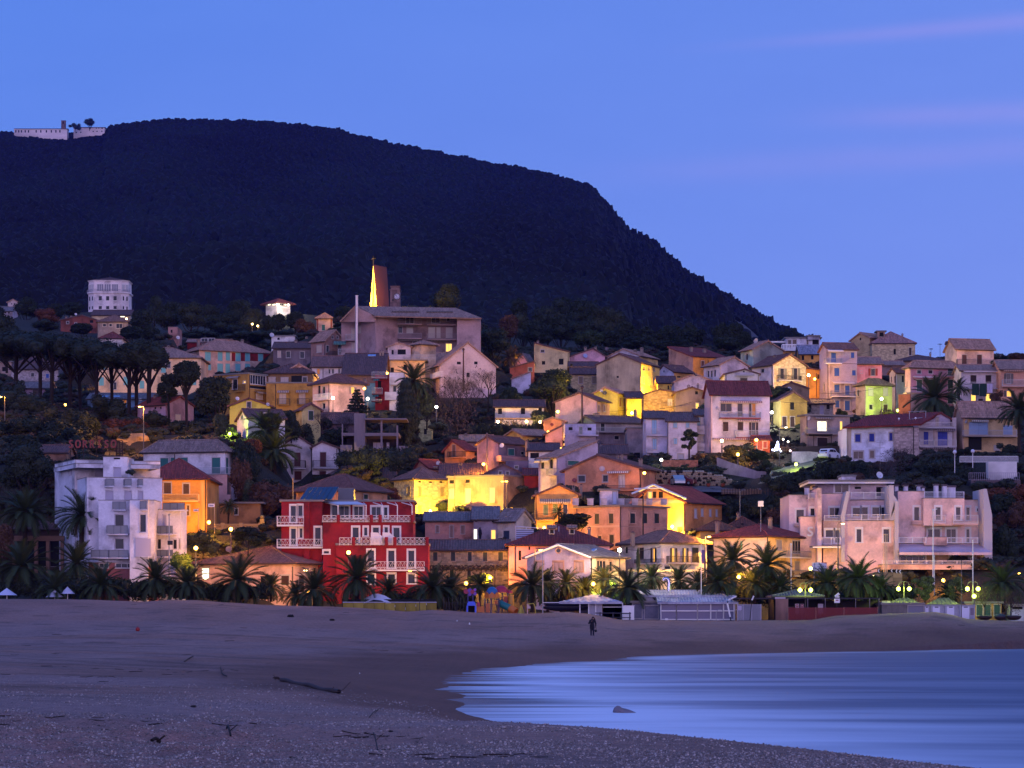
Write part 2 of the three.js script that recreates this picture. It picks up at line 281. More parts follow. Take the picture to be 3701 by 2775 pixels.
for(const line of(o.bal||'').split(';')){
if(!line.trim())continue;
const[t,rest]=line.trim().split(':');
for(const[x0,y0,x1,y1,pr=1.1]of nums(rest)){
const right=face((x0+x1)/2),a=uv(x0,y1,right,pr),b=uv(x1,y1,right,pr),c=uv(x0,y0,right,pr),u0=a[0],u1=b[0],v0=(a[1]+b[1])/2,v1=c[1],M=TF[right];
const bal=mk('balcony',box(u0,u1,v0-0.16,v0,0.003,pr),o.bm||wallM,root,M),rl=[];
if(t==='p')mk('parapet',[box(u0,u1,v0+0.002,v1,pr-0.12,pr),box(u0,u0+0.12,v0+0.002,v1,0.003,pr-0.122),box(u1-0.12,u1,v0+0.002,v1,0.003,pr-0.122)],o.bp||wallM,bal);
else if(t==='g'){mk('glass_screen',[box(u0+0.03,u1-0.03,v0+0.08,v1-0.05,pr-0.04,pr-0.02),box(u0,u0+0.02,v0+0.08,v1-0.05,0.02,pr-0.06)],std('smoked_glass',()=>new THREE.MeshPhysicalMaterial({color:'#5d6672',roughness:0.25})),bal);rl.push(box(u0,u1,v1-0.045,v1,pr-0.06,pr));for(let i=0;i<=Math.ceil((u1-u0)/1.2);i++){const u=u0+(u1-u0)*i/Math.ceil((u1-u0)/1.2);rl.push(box(u-0.02,u+0.02,v0,v1-0.046,pr-0.018,pr));}}
else{
const n=Math.max(3,Math.round((u1-u0)/(t==='m'?0.5:0.16)));rl.push(box(u0,u1,v1-0.05,v1,pr-0.05,pr),box(u0,u1,v0+0.06,v0+0.1,pr-0.04,pr-0.01),box(u0,u0+0.04,v1-0.05,v1,0.01,pr-0.052),box(u1-0.04,u1,v1-0.05,v1,0.01,pr-0.052));
for(let i=0;i<=n;i++){const u=u0+(u1-u0-0.03)*i/n;rl.push(box(u,u+0.028,v0,v1-0.051,pr-0.04,pr-0.012));}
for(let i=0;i<=6;i++){const z=0.02+(pr-0.1)*i/6;rl.push(box(u0,u0+0.028,v0,v1-0.051,z,z+0.028),box(u1-0.028,u1,v0,v1-0.051,z,z+0.028));}
if(t==='m')for(let i=0;i<n;i++)rl.push(box(u0+(u1-u0)*i/n+0.05,u0+(u1-u0)*(i+1)/n-0.02,lerp(v0,v1,0.25),lerp(v0,v1,0.3),pr-0.035,pr-0.02),bar([u0+(u1-u0)*i/n+0.04,v0+0.12,pr-0.025],[u0+(u1-u0)*(i+1)/n,v1-0.08,pr-0.025],0.014,4),bar([u0+(u1-u0)*(i+1)/n,v0+0.12,pr-0.025],[u0+(u1-u0)*i/n+0.04,v1-0.08,pr-0.025],0.014,4));
}
if(rl.length)mk('railing',rl,o.rail||IRON,bal);
}
}
for(const[x0,y0,x1,y1,pr=1.0]of o.awn?nums(o.awn):[]){
const right=face((x0+x1)/2),a=uv(x0,y0,right,0.05),b=uv(x1,y0,right,0.05),c=uv(x0,y1,right,pr),g=[];
const sh=new THREE.Shape([V(0.02,a[1],0),V(0.02,a[1]-0.05,0),V(pr,c[1]+0.2,0),V(pr,c[1],0),V(pr+0.03,c[1],0),V(pr+0.03,c[1]+0.26,0)].map((p)=>new THREE.Vector2(p.x,p.y)));
g.push(new THREE.ExtrudeGeometry(sh,{depth:b[0]-a[0],bevelEnabled:false}).applyMatrix4(rotY(-Math.PI/2)).translate(b[0],0,0));
const gg=g[0],uvA=gg.attributes.uv,pp=gg.attributes.position;for(let i=0;i<uvA.count;i++)uvA.setXY(i,pp.getX(i),pp.getY(i));
mk('awning',gg,o.am||stripe('#b8aea0'),root,TF[right]);
}
for(const[x,y0,y1]of o.pipe?nums(o.pipe):[]){const right=face(x-1),a=uv(x,y0,right),b=uv(x,y1,right);mk('downpipe',bar([a[0],b[1],0.09],[a[0],a[1],0.09],0.065,5),PIPE,root,TF[right]);}
for(const[x0,y0,x1,y1,c]of o.band?nums(o.band):[]){const right=face((x0+x1)/2),a=uv(x0,y0,right),b=uv(x1,y1,right);mk('wall_panel',box(a[0],b[0],b[1],a[1],0.004,0.03),plaster(c),root,TF[right]);}
const zr0=kind==='f'?-1.2:kind==='G'?-r*0.3:-r*0.45;
const steep=f.a>0.9,onRoof=(x,y,z)=>steep?onX(x,y,-s*0.5):onZ(x,y,z);
const roofY=(x,z)=>kind==='f'?h-0.5:kind==='G'?(x<xa?h+(x+s+ov)*kL:hR+(ov-x)*kR):kind==='g'?R-Math.abs(z+ra)*kz:h+(R-h)*clamp(Math.min(x+s+ov,ov-x,ov-z,z+r+ov)/(Math.min(s,r)/2+ov),0,1);
for(const[x,y0,w=20]of o.chim?nums(o.chim):[]){
const p=onRoof(x,y0,zr0),zr=p.z,q=w/perM(d)/2,b=Math.min(roofY(p.x,zr)-0.35,p.y-0.5),t=p.y;
const dd=Math.min(q,0.45);
const c=mk('chimney',[box(p.x-q,p.x+q,b,t-0.42,zr-dd,zr+dd),box(p.x-q*1.25,p.x+q*1.25,t-0.42,t-0.34,zr-dd*1.25,zr+dd*1.25),...[[-1,-1],[1,-1],[1,1],[-1,1]].map(([i,j])=>box(p.x+i*q*0.8-0.05,p.x+i*q*0.8+0.05,t-0.34,t-0.14,zr+j*dd*0.8-0.05,zr+j*dd*0.8+0.05))],o.cm||dirty('#a58f80'),roof);
mk('chimney_cap',new THREE.ConeGeometry(q*1.75,0.16,4).rotateY(Math.PI/4).scale(1,1,dd/q).translate(p.x,t-0.06,zr),roofM,c);
}
for(const[x,y,rad=18,c='#b5b5b8']of o.dish?nums(o.dish):[]){
const right=face(x)&&o.dishR,z=o.dz??0.35,p=steep?onX(x,y,o.dz??0.35):onZ(x,y,z),q=rad/perM(d);
const pts=[];for(let i=0;i<=6;i++)pts.push(new THREE.Vector2(q*i/6,0.28*q*(i/6)**2));for(let i=6;i>=0;i--)pts.push(new THREE.Vector2(q*i/6,0.28*q*(i/6)**2-0.02));
const g=new THREE.LatheGeometry(pts,18).rotateX(Math.PI/2-0.35).rotateY(0.35).translate(p.x,p.y,p.z);
const arm=[bar([p.x,p.y,p.z],[p.x,p.y-q*1.2,p.z-0.3],0.035,5),bar([p.x,p.y-q*0.9,p.z+0.1],[p.x+q*0.15,p.y-q*0.1,p.z+q*0.9],0.018,4),box(p.x+q*0.1,p.x+q*0.25,p.y-q*0.15,p.y+q*0.02,p.z+q*0.82,p.z+q)];
const o2=mk('satellite_dish',g,paint(c,0.5),root,TT);mk('dish_arm',arm,STEEL,o2);
}
for(const[x,y0,y1]of o.ant?nums(o.ant):[]){
const p=onRoof(x,y0,zr0),b=onRoof(x,y1,zr0),zr=p.z,g=[bar([p.x,b.y-0.4,zr],[p.x,p.y,zr],0.035,4)];
for(let i=0;i<4;i++)g.push(bar([p.x-0.5+i*0.07,p.y-0.1-0.16*(i%2),zr-0.5+i*0.3],[p.x+0.5-i*0.07,p.y-0.1-0.16*(i%2),zr-0.5+i*0.3],0.018,4));g.push(bar([p.x,p.y-0.18,zr-0.6],[p.x,p.y-0.18,zr+0.6],0.018,4));
mk('aerial',g,IRON,root,TT);
}
for(const[x,y,w=40,hh=14]of o.sky?nums(o.sky):[]){
let z=0,p;for(let i=0;i<60;i++){z=ov-(r/2+ov)*i/60;p=onZ(x,y,z);if(p.y<=roofY(p.x,z))break;}
const sl=Math.atan(kind==='g'?kz:(R-h)/(Math.min(s,r)/2+ov)),q=w/perM(d)/2,hq=0.5;
mk('skylight',new THREE.BoxGeometry(2*q,0.12,2*hq).rotateX(sl).translate(p.x,roofY(p.x,z)+0.14,z),std('skylight_glass',()=>new THREE.MeshPhysicalMaterial({color:'#8fa3c0',roughness:0.05,metalness:0.3})),roof);
}
return{s,r,h,R,f,TT,TF,onZ,onX,uv,roof,roofY,face};
}
// ---------------------------------------------------------------- plants
function leafCloud(seed,lobes,count,size,core=0.72,thin=0.9){
const R=rng(seed),P=[],vol=lobes.map((l)=>l[3]*l[4]*l[5]),sum=vol.reduce((a,b)=>a+b**0.67,0),g=[];
lobes.forEach((l,k)=>{
const n=Math.round(count*vol[k]**0.67/sum);
for(let i=0;i<n;i++){
const z=R()*2-1,a=R()*6.283,q=Math.sqrt(1-z*z),rr=0.62+0.43*Math.sqrt(R()),bump=0.86+0.3*vnoise(a*2.2+k*7,z*4+9,seed);
const c=[l[0]+q*Math.cos(a)*l[3]*rr*bump,l[1]+z*l[4]*rr*bump,l[2]+q*Math.sin(a)*l[5]*rr*bump];
const s=size*(0.6+0.8*R()),u=V(R()-0.5,R()-0.5,R()-0.5).normalize(),w=V(R()-0.5,R()-0.5,R()-0.5).cross(u).normalize();
const p=(i2,j2)=>[c[0]+u.x*i2*s+w.x*j2*s,c[1]+u.y*i2*s+w.y*j2*s,c[2]+u.z*i2*s+w.z*j2*s];
const A=p(-0.6,0),B=p(0,-0.32),C=p(0.7,0.05),D=p(0.05,0.34);P.push(...A,...B,...C,...A,...C,...D);
}
});
const lg=new THREE.BufferGeometry();lg.setAttribute('position',new THREE.Float32BufferAttribute(P,3));lg.computeVertexNormals();lg.setAttribute('uv',new THREE.Float32BufferAttribute(new Float32Array(P.length/3*2),2));g.push(lg);
if(core)for(const l of lobes){const b=new THREE.IcosahedronGeometry(1,2),p=b.attributes.position;for(let i=0;i<p.count;i++){const x=p.getX(i),y=p.getY(i),z=p.getZ(i),f=core*(0.8+0.4*vnoise(x*2.5+5,y*2.5+z*1.7+5,seed+3));p.setXYZ(i,l[0]+x*l[3]*f,l[1]+y*l[4]*f,l[2]+z*l[5]*f);}b.computeVertexNormals();g.push(b);}
return mergeGeometries(g.map((q)=>{const c=q.index?q.toNonIndexed():q;return c;}));
}
function lobesFor(kind,seed){
const R=rng(seed),L=[];
if(kind==='umbrella'){for(let i=0;i<13;i++){const a=R()*6.28,q=Math.sqrt(R())*0.36;L.push([Math.cos(a)*q,0.5+0.18*R()-q*0.35,Math.sin(a)*q,0.17+0.06*R(),0.26+0.1*R(),0.17+0.06*R()]);}}
else if(kind==='cypress'){for(let i=0;i<9;i++){const y=i/8,w=0.42*Math.sin(Math.PI*(0.12+0.80*(1-y)))**0.75;L.push([(R()-0.5)*0.12,0.06+y*0.86,(R()-0.5)*0.12,w+0.06,0.13,w+0.06]);}}
else if(kind==='fir'){for(let i=0;i<8;i++){const y=i/8;for(let k=0;k<3;k++){const a=k*2.1+i,q=0.26*(1-y);L.push([Math.cos(a)*q,0.08+y*0.88,Math.sin(a)*q,0.2*(1-y)+0.05,0.035,0.2*(1-y)+0.05]);}}}
else if(kind==='shrub'){for(let i=0;i<9;i++)L.push([(R()-0.5)*0.7,0.18+R()*0.5,(R()-0.5)*0.7,0.17+R()*0.12,0.2+R()*0.16,0.17+R()*0.12]);}
else if(kind==='loose'){for(let i=0;i<15;i++){const a=R()*6.28,q=0.12+R()*0.3,y=0.15+R()*0.72;L.push([Math.cos(a)*q,y,Math.sin(a)*q,0.11+R()*0.07,0.07+R()*0.07,0.11+R()*0.07]);}}
else{for(let i=0;i<14;i++){const a=R()*6.28,q=0.3*Math.sqrt(R()),y=0.24+0.52*R();L.push([Math.cos(a)*q*(1.15-y*0.55),y,Math.sin(a)*q*(1.15-y*0.55),0.17+0.1*R(),0.15+0.09*R(),0.17+0.1*R()]);}L.push([0,0.45,0,0.33,0.32,0.33]);}
return L;
}
const crowns={};
function crownGeo(kind,v,size){
const key=kind+v+size;if(crowns[key])return crowns[key];
const seed=key.split('').reduce((a,c)=>a*31+c.charCodeAt(0)|0,7);
const n={umbrella:6500,cypress:5200,fir:2600,shrub:3000,loose:3400}[kind]||6000;
return crowns[key]=leafCloud(seed,lobesFor(kind,seed),n,size,kind==='loose'?0.6:0.74);
}
const TRUNK=std('tree_bark',()=>new THREE.MeshStandardMaterial({color:'#2a1f1a',map:T.dirty,roughness:0.95}));
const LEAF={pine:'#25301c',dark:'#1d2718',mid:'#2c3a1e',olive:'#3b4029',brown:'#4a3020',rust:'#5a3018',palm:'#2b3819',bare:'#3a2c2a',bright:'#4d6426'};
function tree(name,label,key,kind,x,y0,y1,w,yb,d,color='dark',o={}){
const b=at(key,x,yb,d),top=at(key,x,y0,d)[1]-b[1],cb=at(key,x,y1,d)[1]-b[1],wd=key==='S'?w*d/F:w/perM(d);
const t=thing(name,label,o.cat||(kind==='shrub'?'shrub':'tree'),b,0,o.group),seed=Math.round(x*7+y0*13),R=rng(seed);
if(!o.noground)ground.push([b[0],d,b[1],2]);
const H=top-cb,sz=clamp(0.42/Math.max(wd,H),0.018,0.09);
const c=mk('crown',crownGeo(kind,seed%3,sz<0.035?0.03:sz<0.055?0.045:0.065),leafM(LEAF[color]||color),t);
c.scale.set(wd,H,wd*(o.flat||0.9));c.position.y=cb;c.rotation.y=R()*6.28;
const r0=o.r||clamp(top*0.025,0.08,0.4),lean=(R()-0.5)*0.06*top,parts=[tube([[0,-1,0],[lean*0.3,cb*0.5,0],[lean,cb+H*0.35,0]],r0,10,7)];
if(kind==='umbrella'||kind==='round')for(let i=0;i<(o.limbs||6);i++){const a=i*1.05+R(),q=wd*(0.22+0.14*R()),y=cb-H*0.12+R()*H*0.2;parts.push(tube([[lean*0.9,Math.max(0.3,y-H*0.35),0],[lean+Math.cos(a)*q*0.45,y,Math.sin(a)*q*0.45],[lean+Math.cos(a)*q,y+H*0.38,Math.sin(a)*q]],r0*0.42,6,5));}
mk('trunk',parts,TRUNK,t);
return t;
}
const bareGeo={};
function bareTree(name,label,key,x,y0,yb,w,d,o={}){
const b=at(key,x,yb,d),H=at(key,x,y0,d)[1]-b[1],wd=w/perM(d),v=Math.round(x)%3,t=thing(name,label,'tree',b,0,o.group);
if(!o.noground)ground.push([b[0],d,b[1],2]);
if(!bareGeo[v]){
const R=rng(77+v),big=[],fine=[];
const grow=(p,dir,len,r,depth)=>{
const q=[p[0]+dir[0]*len,p[1]+dir[1]*len,p[2]+dir[2]*len];
(depth<3?big:fine).push(bar(p,q,r,depth<3?6:3,r*0.66));
if(depth>=6)return;
const n=depth<1?5:depth<4?3:3;
for(let i=0;i<n;i++){const s=0.55+depth*0.09,nd=V(dir[0]+(R()-0.5)*2*s,dir[1]+(R()-0.35)*s,dir[2]+(R()-0.5)*2*s).normalize();grow(q,[nd.x,nd.y,nd.z],len*(0.62+0.22*R()),r*0.58,depth+1);}
};
grow([0,-0.03,0],[0,1,0],0.26,0.016,0);
const G=[big,fine].map((l)=>mergeGeometries(l.map((g)=>g.toNonIndexed()))),bb=new THREE.Box3();
for(const g of G){g.computeBoundingBox();bb.union(g.boundingBox);}
const s=1/bb.max.y,sx=1/Math.max(bb.max.x-bb.min.x,bb.max.z-bb.min.z);for(const g of G)g.scale(sx,s,sx);
bareGeo[v]=G;
}
const m=o.m||leafM(LEAF.bare);
const tr=mk('trunk',bareGeo[v][0],TRUNK,t),cr=mk('crown',bareGeo[v][1],m,t);
for(const q of[tr,cr]){q.scale.set(wd,H,wd);q.rotation.y=x;}
if(o.leaf){const c=mk('leaves',leafCloud(5+v,lobesFor('shrub',5+v),500,0.035,0),leafM(o.leaf),t);c.scale.set(wd,H,wd);}
return t;
}
const frondGeo=[0,1,2].map((k)=>{
const P=[],N=30,droop=[0.25,0.42,0.5][k],R=rng(40+k),pt=(t)=>[t*(1-0.12*t*droop),-droop*t*t*t*0.9,0];
for(let i=0;i<N;i++){
const t0=0.08+0.9*i/N,t1=0.08+0.9*(i+1)/N,a=pt(t0),b=pt(t1),len=0.30*Math.sin(Math.PI*(0.16+0.80*t0))**0.7;
for(const s of[-1,1]){const l=len*(0.85+0.3*R()),tip=[a[0]+l*0.72,a[1]+l*(0.10-0.25*t0),s*l*0.6];P.push(...a,a[0]+(b[0]-a[0])*1.1,a[1]+(b[1]-a[1])*1.1,0,...tip);}
const w=0.016*(1.2-t0);P.push(...a,...b,a[0],a[1]-w*1.5,w,...a,...b,a[0],a[1]-w*1.5,-w);
}
P.push(0,0,-0.02,0,0,0.02,...pt(0.14));P.push(0,-0.03,0,0,0.015,0,...pt(0.14));
const g=new THREE.BufferGeometry();g.setAttribute('position',new THREE.Float32BufferAttribute(P,3));g.computeVertexNormals();return g;
});
const palmTrunk=(()=>{const pts=[];for(let i=0;i<=24;i++){const y=i/24,r=0.9+0.25*Math.sin(i*2.6)*0.35+(y>0.88?(y-0.88)*3.2:0)+(y<0.1?(0.1-y)*4:0);pts.push(new THREE.Vector2(r,y));}pts.push(new THREE.Vector2(0.3,1.06));return new THREE.LatheGeometry(pts,10);})();
function palm(label,key,x,yc,yb,rad,d,o={}){
const b=at(key,x,yb,d),H=at(key,x,yc,d)[1]-b[1],r=rad/perM(d),R=rng(Math.round(x*3+yc)),sd=R(),t=thing('palm_tree',label,'palm',b,0,o.group);
if(!o.noground)ground.push([b[0],d,b[1],2]);
const tk=mk('trunk',palmTrunk,std('palm_bark',()=>new THREE.MeshStandardMaterial({color:'#33261d',map:T.stone,bumpMap:T.stone,bumpScale:0.1,roughness:0.95})),t);t.rotation.set((R()-0.5)*0.07,0,(R()-0.5)*0.09);const tr=o.tr||clamp(r*0.1,0.14,0.34);tk.scale.set(tr,H,tr);
const n=o.n||56,m=leafM(o.c||LEAF.palm),m2=leafM('#3a3218');
for(let i=0;i<n;i++){
const q=i/n,el=lerp(1.35,-0.7-0.5*sd,q**(0.7+0.4*sd))+(R()-0.5)*0.22,f=mk('frond',frondGeo[clamp(Math.floor(q*3),0,2)],q>0.88?m2:m,t);
f.position.y=H+0.1;f.rotation.set((R()-0.5)*0.5,i*2.39996+R()*0.4,el,'YZX');f.scale.setScalar(1.12*r*(0.86+0.26*R())*(q>0.85?0.8:1));
}
return t;
}
function hedge(name,label,key,x0,x1,y0,yb,d,color,o={}){
const a=at(key,x0,yb,d),b=at(key,x1,yb,d),H=at(key,x0,y0,d)[1]-a[1],W=b[0]-a[0],n=Math.max(4,Math.round(W/H*2.2)),R=rng(Math.round(x0+y0*3)),L=[];
for(let i=0;i<n;i++)L.push([(i+0.5)/n*W+(R()-0.5)*H*0.3,H*(0.35+0.25*R()),(R()-0.5)*1.2,H*(0.4+0.2*R()),H*(0.42+0.2*R()),1.1]);
const t=thing(name,label,'hedge',a);
if(!o.noground)ground.push([a[0],d,a[1],2],[b[0],d,a[1],2]);
mk('foliage',leafCloud(Math.round(x0),L,Math.min(5000,n*420),0.3,0.7),leafM(LEAF[color]||color),t);
return t;
}
// ---------------------------------------------------------------- lamps: a glowing bulb or head and a light of its size and colour
const LC={sodium:['#ffc04a','#ffa832'],warm:['#ffd28a','#ffc070'],white:['#fff6dc','#fff0d0'],green:['#e8ff58','#d0ee50'],yellow:['#ffe680','#ffc83c'],mercury:['#f6ffd8','#e2eea8']};
function lightAt(parent,pos,c,I,rad=0.15){const l=new THREE.PointLight(LC[c]?LC[c][1]:c,I*3.2,0,2);l.position.set(...pos);l.name='lamp_light';l.castShadow=true;l.shadow.radius=rad/0.02;parent.add(l);return l;}
function lamp(label,key,x,y,yb,d,o={}){
const b=at(key,x,yb,d),H=at(key,x,y,d)[1]-b[1],c=o.c||'sodium',r=Math.min(o.r||0.22,o.type==='arm'?0.2:0.235),I=o.I??60,t=thing(o.name||'street_lamp',label,o.cat||'street lamp',b,0,o.group);
const pm=o.pm||paint('#5d5a58',0.5,0.3);
if(o.type==='arm'){
const s=(o.arm??0.9);
mk('pole',[bar([-s,0,0],[-s,H-0.35,0],0.09,8,0.055),tube([[-s,H-0.4,0],[-s*0.95,H+0.1,0],[-s*0.45,H+0.28,0],[-s*0.1,H+0.22,0]],0.045,10,6),bar([-s,-2,0],[-s,0.5,0],0.13,8)],pm,t);
mk('lamp_head',new THREE.SphereGeometry(r,14,8,0,6.283,0,Math.PI/2).scale(1.5,0.55,0.8).translate(0,H+0.12,0),paint('#3b3b3e',0.5),t);
}else if(o.type==='twin'){
mk('pole',[bar([0,-2,0],[0,H-0.1,0],0.08,8,0.05),tube([[-0.62,H-0.1,0],[-0.5,H+0.45,0],[0,H+0.55,0],[0.5,H+0.45,0],[0.62,H-0.1,0]],0.035,16,6),bar([0,H-0.1,0],[0,H+0.55,0],0.04,6)],pm,t);
}else if(o.type==='wall'){mk('bracket',[bar([0,H+0.1,0],[0,H+0.1,-(o.back||0.5)],0.03,5),box(-0.1,0.1,H+0.02,H+0.3,-(o.back||0.5)-0.02,-(o.back||0.5)+0.03)],IRON,t);}
else mk('pole',[bar([0,-2,0],[0,H-r*0.9,0],0.075,8,0.05),new THREE.CylinderGeometry(0.12,0.06,0.16,8).translate(0,H-r,0),bar([0,-0.3,0],[0,0.7,0],0.12,8)],pm,t);
for(const px of o.type==='twin'?[-0.62,0.62]:[0]){
const y2=o.type==='arm'?H+0.06:o.type==='twin'?H-0.3:H;
const g=o.type==='arm'?new THREE.SphereGeometry(r*0.9,14,10).scale(1.3,0.55,0.75).translate(px,y2,0):new THREE.SphereGeometry(r,18,12).translate(px,y2,0);
mk('bulb',g,glow(LC[c][0],(o.k??5)*4),t);if(I)lightAt(t,[px,y2,0],c,o.type==='twin'?I/2:I,r*0.8);
}
return t;
}
function pole(name,label,cat,key,x,y,yb,d,r=0.05,m=STEEL,more){const b=at(key,x,yb,d),H=at(key,x,y,d)[1]-b[1],t=thing(name,label,cat,b);mk('pole',[bar([0,-1.5,0],[0,H,0],r,8,r*0.6),new THREE.SphereGeometry(r*1.3,8,6).translate(0,H,0)],m,t);if(more)more(t,H);return t;}
// ---------------------------------------------------------------- the town: every house surveyed from the photograph
const WH=plaster('#cfcac4'),CREAM=plaster('#c8b48e'),BEIGE=dirty('#b39c80'),PINK=plaster('#c4988a'),GREY=dirty('#8f8480'),OCHRE=plaster('#b98a4c');
const cyan=louvre('#5fa6a8'),teal=louvre('#1f5f5c'),brown=louvre('#3a2018'),green=louvre('#1e3a2e'),blue=louvre('#2f57a0'),pale=louvre('#b9a898'),lblue=louvre('#7fa6c8');
{
const d=850,k='A',b=at(k,945,425,d),S=1/perM(d),R0=172*S,t=thing('octagonal_villa','tall white eight sided villa with glazed top storey on the far left slope','villa',b);
ground.push([b[0],d,b[1],10]);
const yy=(y)=>(425-y)*S,plan=(q)=>[[-118,150],[118,150],[172,96],[172,-96],[118,-150],[-118,-150],[-172,-96],[-172,96]].map(([x,z])=>[x*S*q,z*S*q]);
const oct=(q,y0,y1)=>new THREE.ExtrudeGeometry(new THREE.Shape(plan(q).map((p)=>new THREE.Vector2(p[0],-p[1]))),{depth:y1-y0,bevelEnabled:false}).rotateX(-Math.PI/2).translate(0,y0,0);
mk('wall',[oct(1,-6,yy(275)),oct(0.985,yy(275),yy(165))],plaster('#d2c6c4'),t);void R0;
mk('cornice',oct(1.06,yy(276),yy(264)),plaster('#cfc6c6'),t);mk('cornice',oct(1.03,yy(172),yy(164)),plaster('#cfc6c6'),t);
{const P=plan(1.06),f=[];P.forEach((p,i)=>{const n=P[(i+1)%8];f.push(p[0],yy(164),p[1],n[0],yy(164),n[1],0,yy(122),0);});const g=new THREE.BufferGeometry();g.setAttribute('position',new THREE.Float32BufferAttribute(f,3));g.setAttribute('uv',new THREE.Float32BufferAttribute(f.flatMap((v,q)=>(q%3===0?[f[q]+f[q+2],f[q+1]*3]:[])),2));g.computeVertexNormals();mk('roof',g,tile('#5a3430'),t);}
for(const[x0,z0,x1,z1,n]of[[-118,150,118,150,3],[118,150,172,96,2],[-172,96,-118,150,2]]){
const W=Math.hypot(x1-x0,z1-z0)*S,m=new THREE.Matrix4().makeRotationY(Math.atan2(-(z1-z0),x1-x0)).setPosition((x0+x1)/2*S,0,(z0+z1)/2*S),ww=Math.min(0.55,W/n*0.2);
for(let i=0;i<n;i++){
const u=(i-(n-1)/2)*W/n*(n===3?0.8:1);
for(const[ya,yb]of[[302,338],[386,412]]){const w=mk('window',box(u-ww,u+ww,yy(yb)-0.12,yy(yb)-0.02,0,0.12),WHITE,t,m);mk('pane',box(u-ww*0.85,u+ww*0.85,yy(yb),yy(ya),0,0.05),GLASS,w);}
const gw=W/n*0.34,w3=mk('glazed_door',[box(u-gw,u+gw,yy(200)+0.03,yy(200)+0.13,0,0.1),...[-1,-0.33,0.33,1].map((q)=>box(u+gw*q-0.05,u+gw*q+0.05,yy(256),yy(200),0.01,0.1))],WHITE,t,m);mk('pane',box(u-gw,u+gw,yy(256),yy(201),-0.25,0.02),std('pale_blind',()=>new THREE.MeshStandardMaterial({color:'#6d6f7c',roughness:0.4})),w3);
}
mk('railing',[box(-W/2,W/2,yy(246),yy(244),0.5,0.55),...Array.from({length:n*8},(_,i)=>{const u=-W/2+W*i/(n*8-1);return box(u-0.02,u+0.02,yy(264),yy(246),0.5,0.54);})],paint('#9a97a0',0.6),t,m);
}
}
bld('brick_house','red brick house with low gable in front of the octagonal villa','house','A',{d:760,x:[520,830],y:[490,575],roof:'G',ax:705,ry:447,wall:plaster('#7a4438'),rm:'d',win:'w:570,500,592,522|640,510,660,530;n:770,490,800,515',chim:'570,452,14|612,448,14',dish:'650,440,11'});
bld('hillside_bungalow','grey bungalow with hipped roof right of the brick gable house','house','A',{d:740,x:[838,1095],y:[505,590],roof:'h',ry:455,dep:14,wall:GREY,rm:'b',win:'w:880,520,910,545|995,520,1050,560|935,520,960,545'});
bld('long_tiled_house','long low tiled house at the foot of the octagonal villa','house','A',{d:800,x:[785,1115],y:[450,480],roof:'g',ry:405,dep:11,wall:CREAM,rm:'d',win:'lw:990,455,1010,466|1030,454,1070,466'});
bld('far_cottage','small pale cottage at the left edge under the mountain','house','A',{d:860,x:[68,158],y:[338,372],roof:'G',ry:312,wall:plaster('#b5a5a0'),rm:'p',win:'n:95,345,105,356|120,345,130,356'});
bld('far_cottage','grey roofed cottage below the pale one at the left edge','house','A',{d:830,x:[-20,108],y:[415,445],roof:'g',ry:378,wall:plaster('#a79aa0'),rm:'g',win:'n:40,420,55,434|70,420,84,434'});
bld('small_outbuilding','little pink outbuilding with flat roof between the dark trees','house','A',{d:640,x:[1440,1520],y:[550,640],roof:'f',wall:plaster('#8f6e68'),win:'n:1463,572,1478,600'});
bld('red_roof_house','low house of which a red roof shows above the umbrella pines','house','A',{d:600,x:[862,1048],y:[648,700],roof:'h',ry:600,wall:WH,rm:'r'});
bld('stone_row_house','long stone house with dark roof behind the left pine trunks','house','A',{d:600,x:[95,500],y:[912,1010],roof:'g',ry:855,dep:10,wall:stone('#b3a6a4'),rm:'d',win:'w:125,955,150,990|265,940,295,975;s:395,950,420,985',sh:blue,chim:'105,880,12'});
bld('gabled_house','orange lit gable end behind the long stone house','house','A',{d:640,x:[155,420],y:[856,940],roof:'h',ry:800,wall:plaster('#b5855c'),rm:'d'});
bld('edge_house','low pale house cut by the left edge behind the pines','house','A',{d:620,x:[-60,100],y:[850,990],roof:'f',cap:0.4,wall:plaster('#9a8276'),win:'n:20,890,60,930'});
bld('garage','grey roofed garage with bare pink wall among the pine trunks','garage','A',{d:560,x:[110,420],y:[1075,1140],roof:'g',ry:1018,dep:9,wall:plaster('#8d7584'),rm:'g',win:'d:280,1085,335,1135'});
{const r=bld('shuttered_apartment_house','cream apartment house with cyan shutters and red panels on the upper left','apartment house','A',{d:640,x:[1535,1708,2336],a:62,y:[748,975],roof:'h',ry:665,wall:plaster('#c2a898'),rm:'p',sh:cyan,win:'s:1757,762,1806,838|1866,762,1906,838|1935,765,1970,836|2018,768,2060,842|2100,768,2140,842|2212,770,2252,842|1760,862,1808,918|1862,862,1910,945|1932,862,1970,944|2016,864,2060,924|2100,864,2142,924|2212,866,2252,924|1600,800,1625,850;',band:'1985,768,2016,842,#7a1d22|2062,768,2098,842,#7a1d22|2142,768,2210,842,#7a1d22|2254,768,2330,842,#7a1d22',chim:'1700,650,22|1735,682,22|1838,686,24|1980,648,20|2075,652,22',ant:'2120,600,680'});
vol(r,'A',{d:655,x:[1605,1975],y:[680,720],roof:'g',rise:1.0,dep:7,wall:plaster('#7a1d22'),rm:'p',win:'w:1725,645,1780,676|1785,645,1840,676'});}
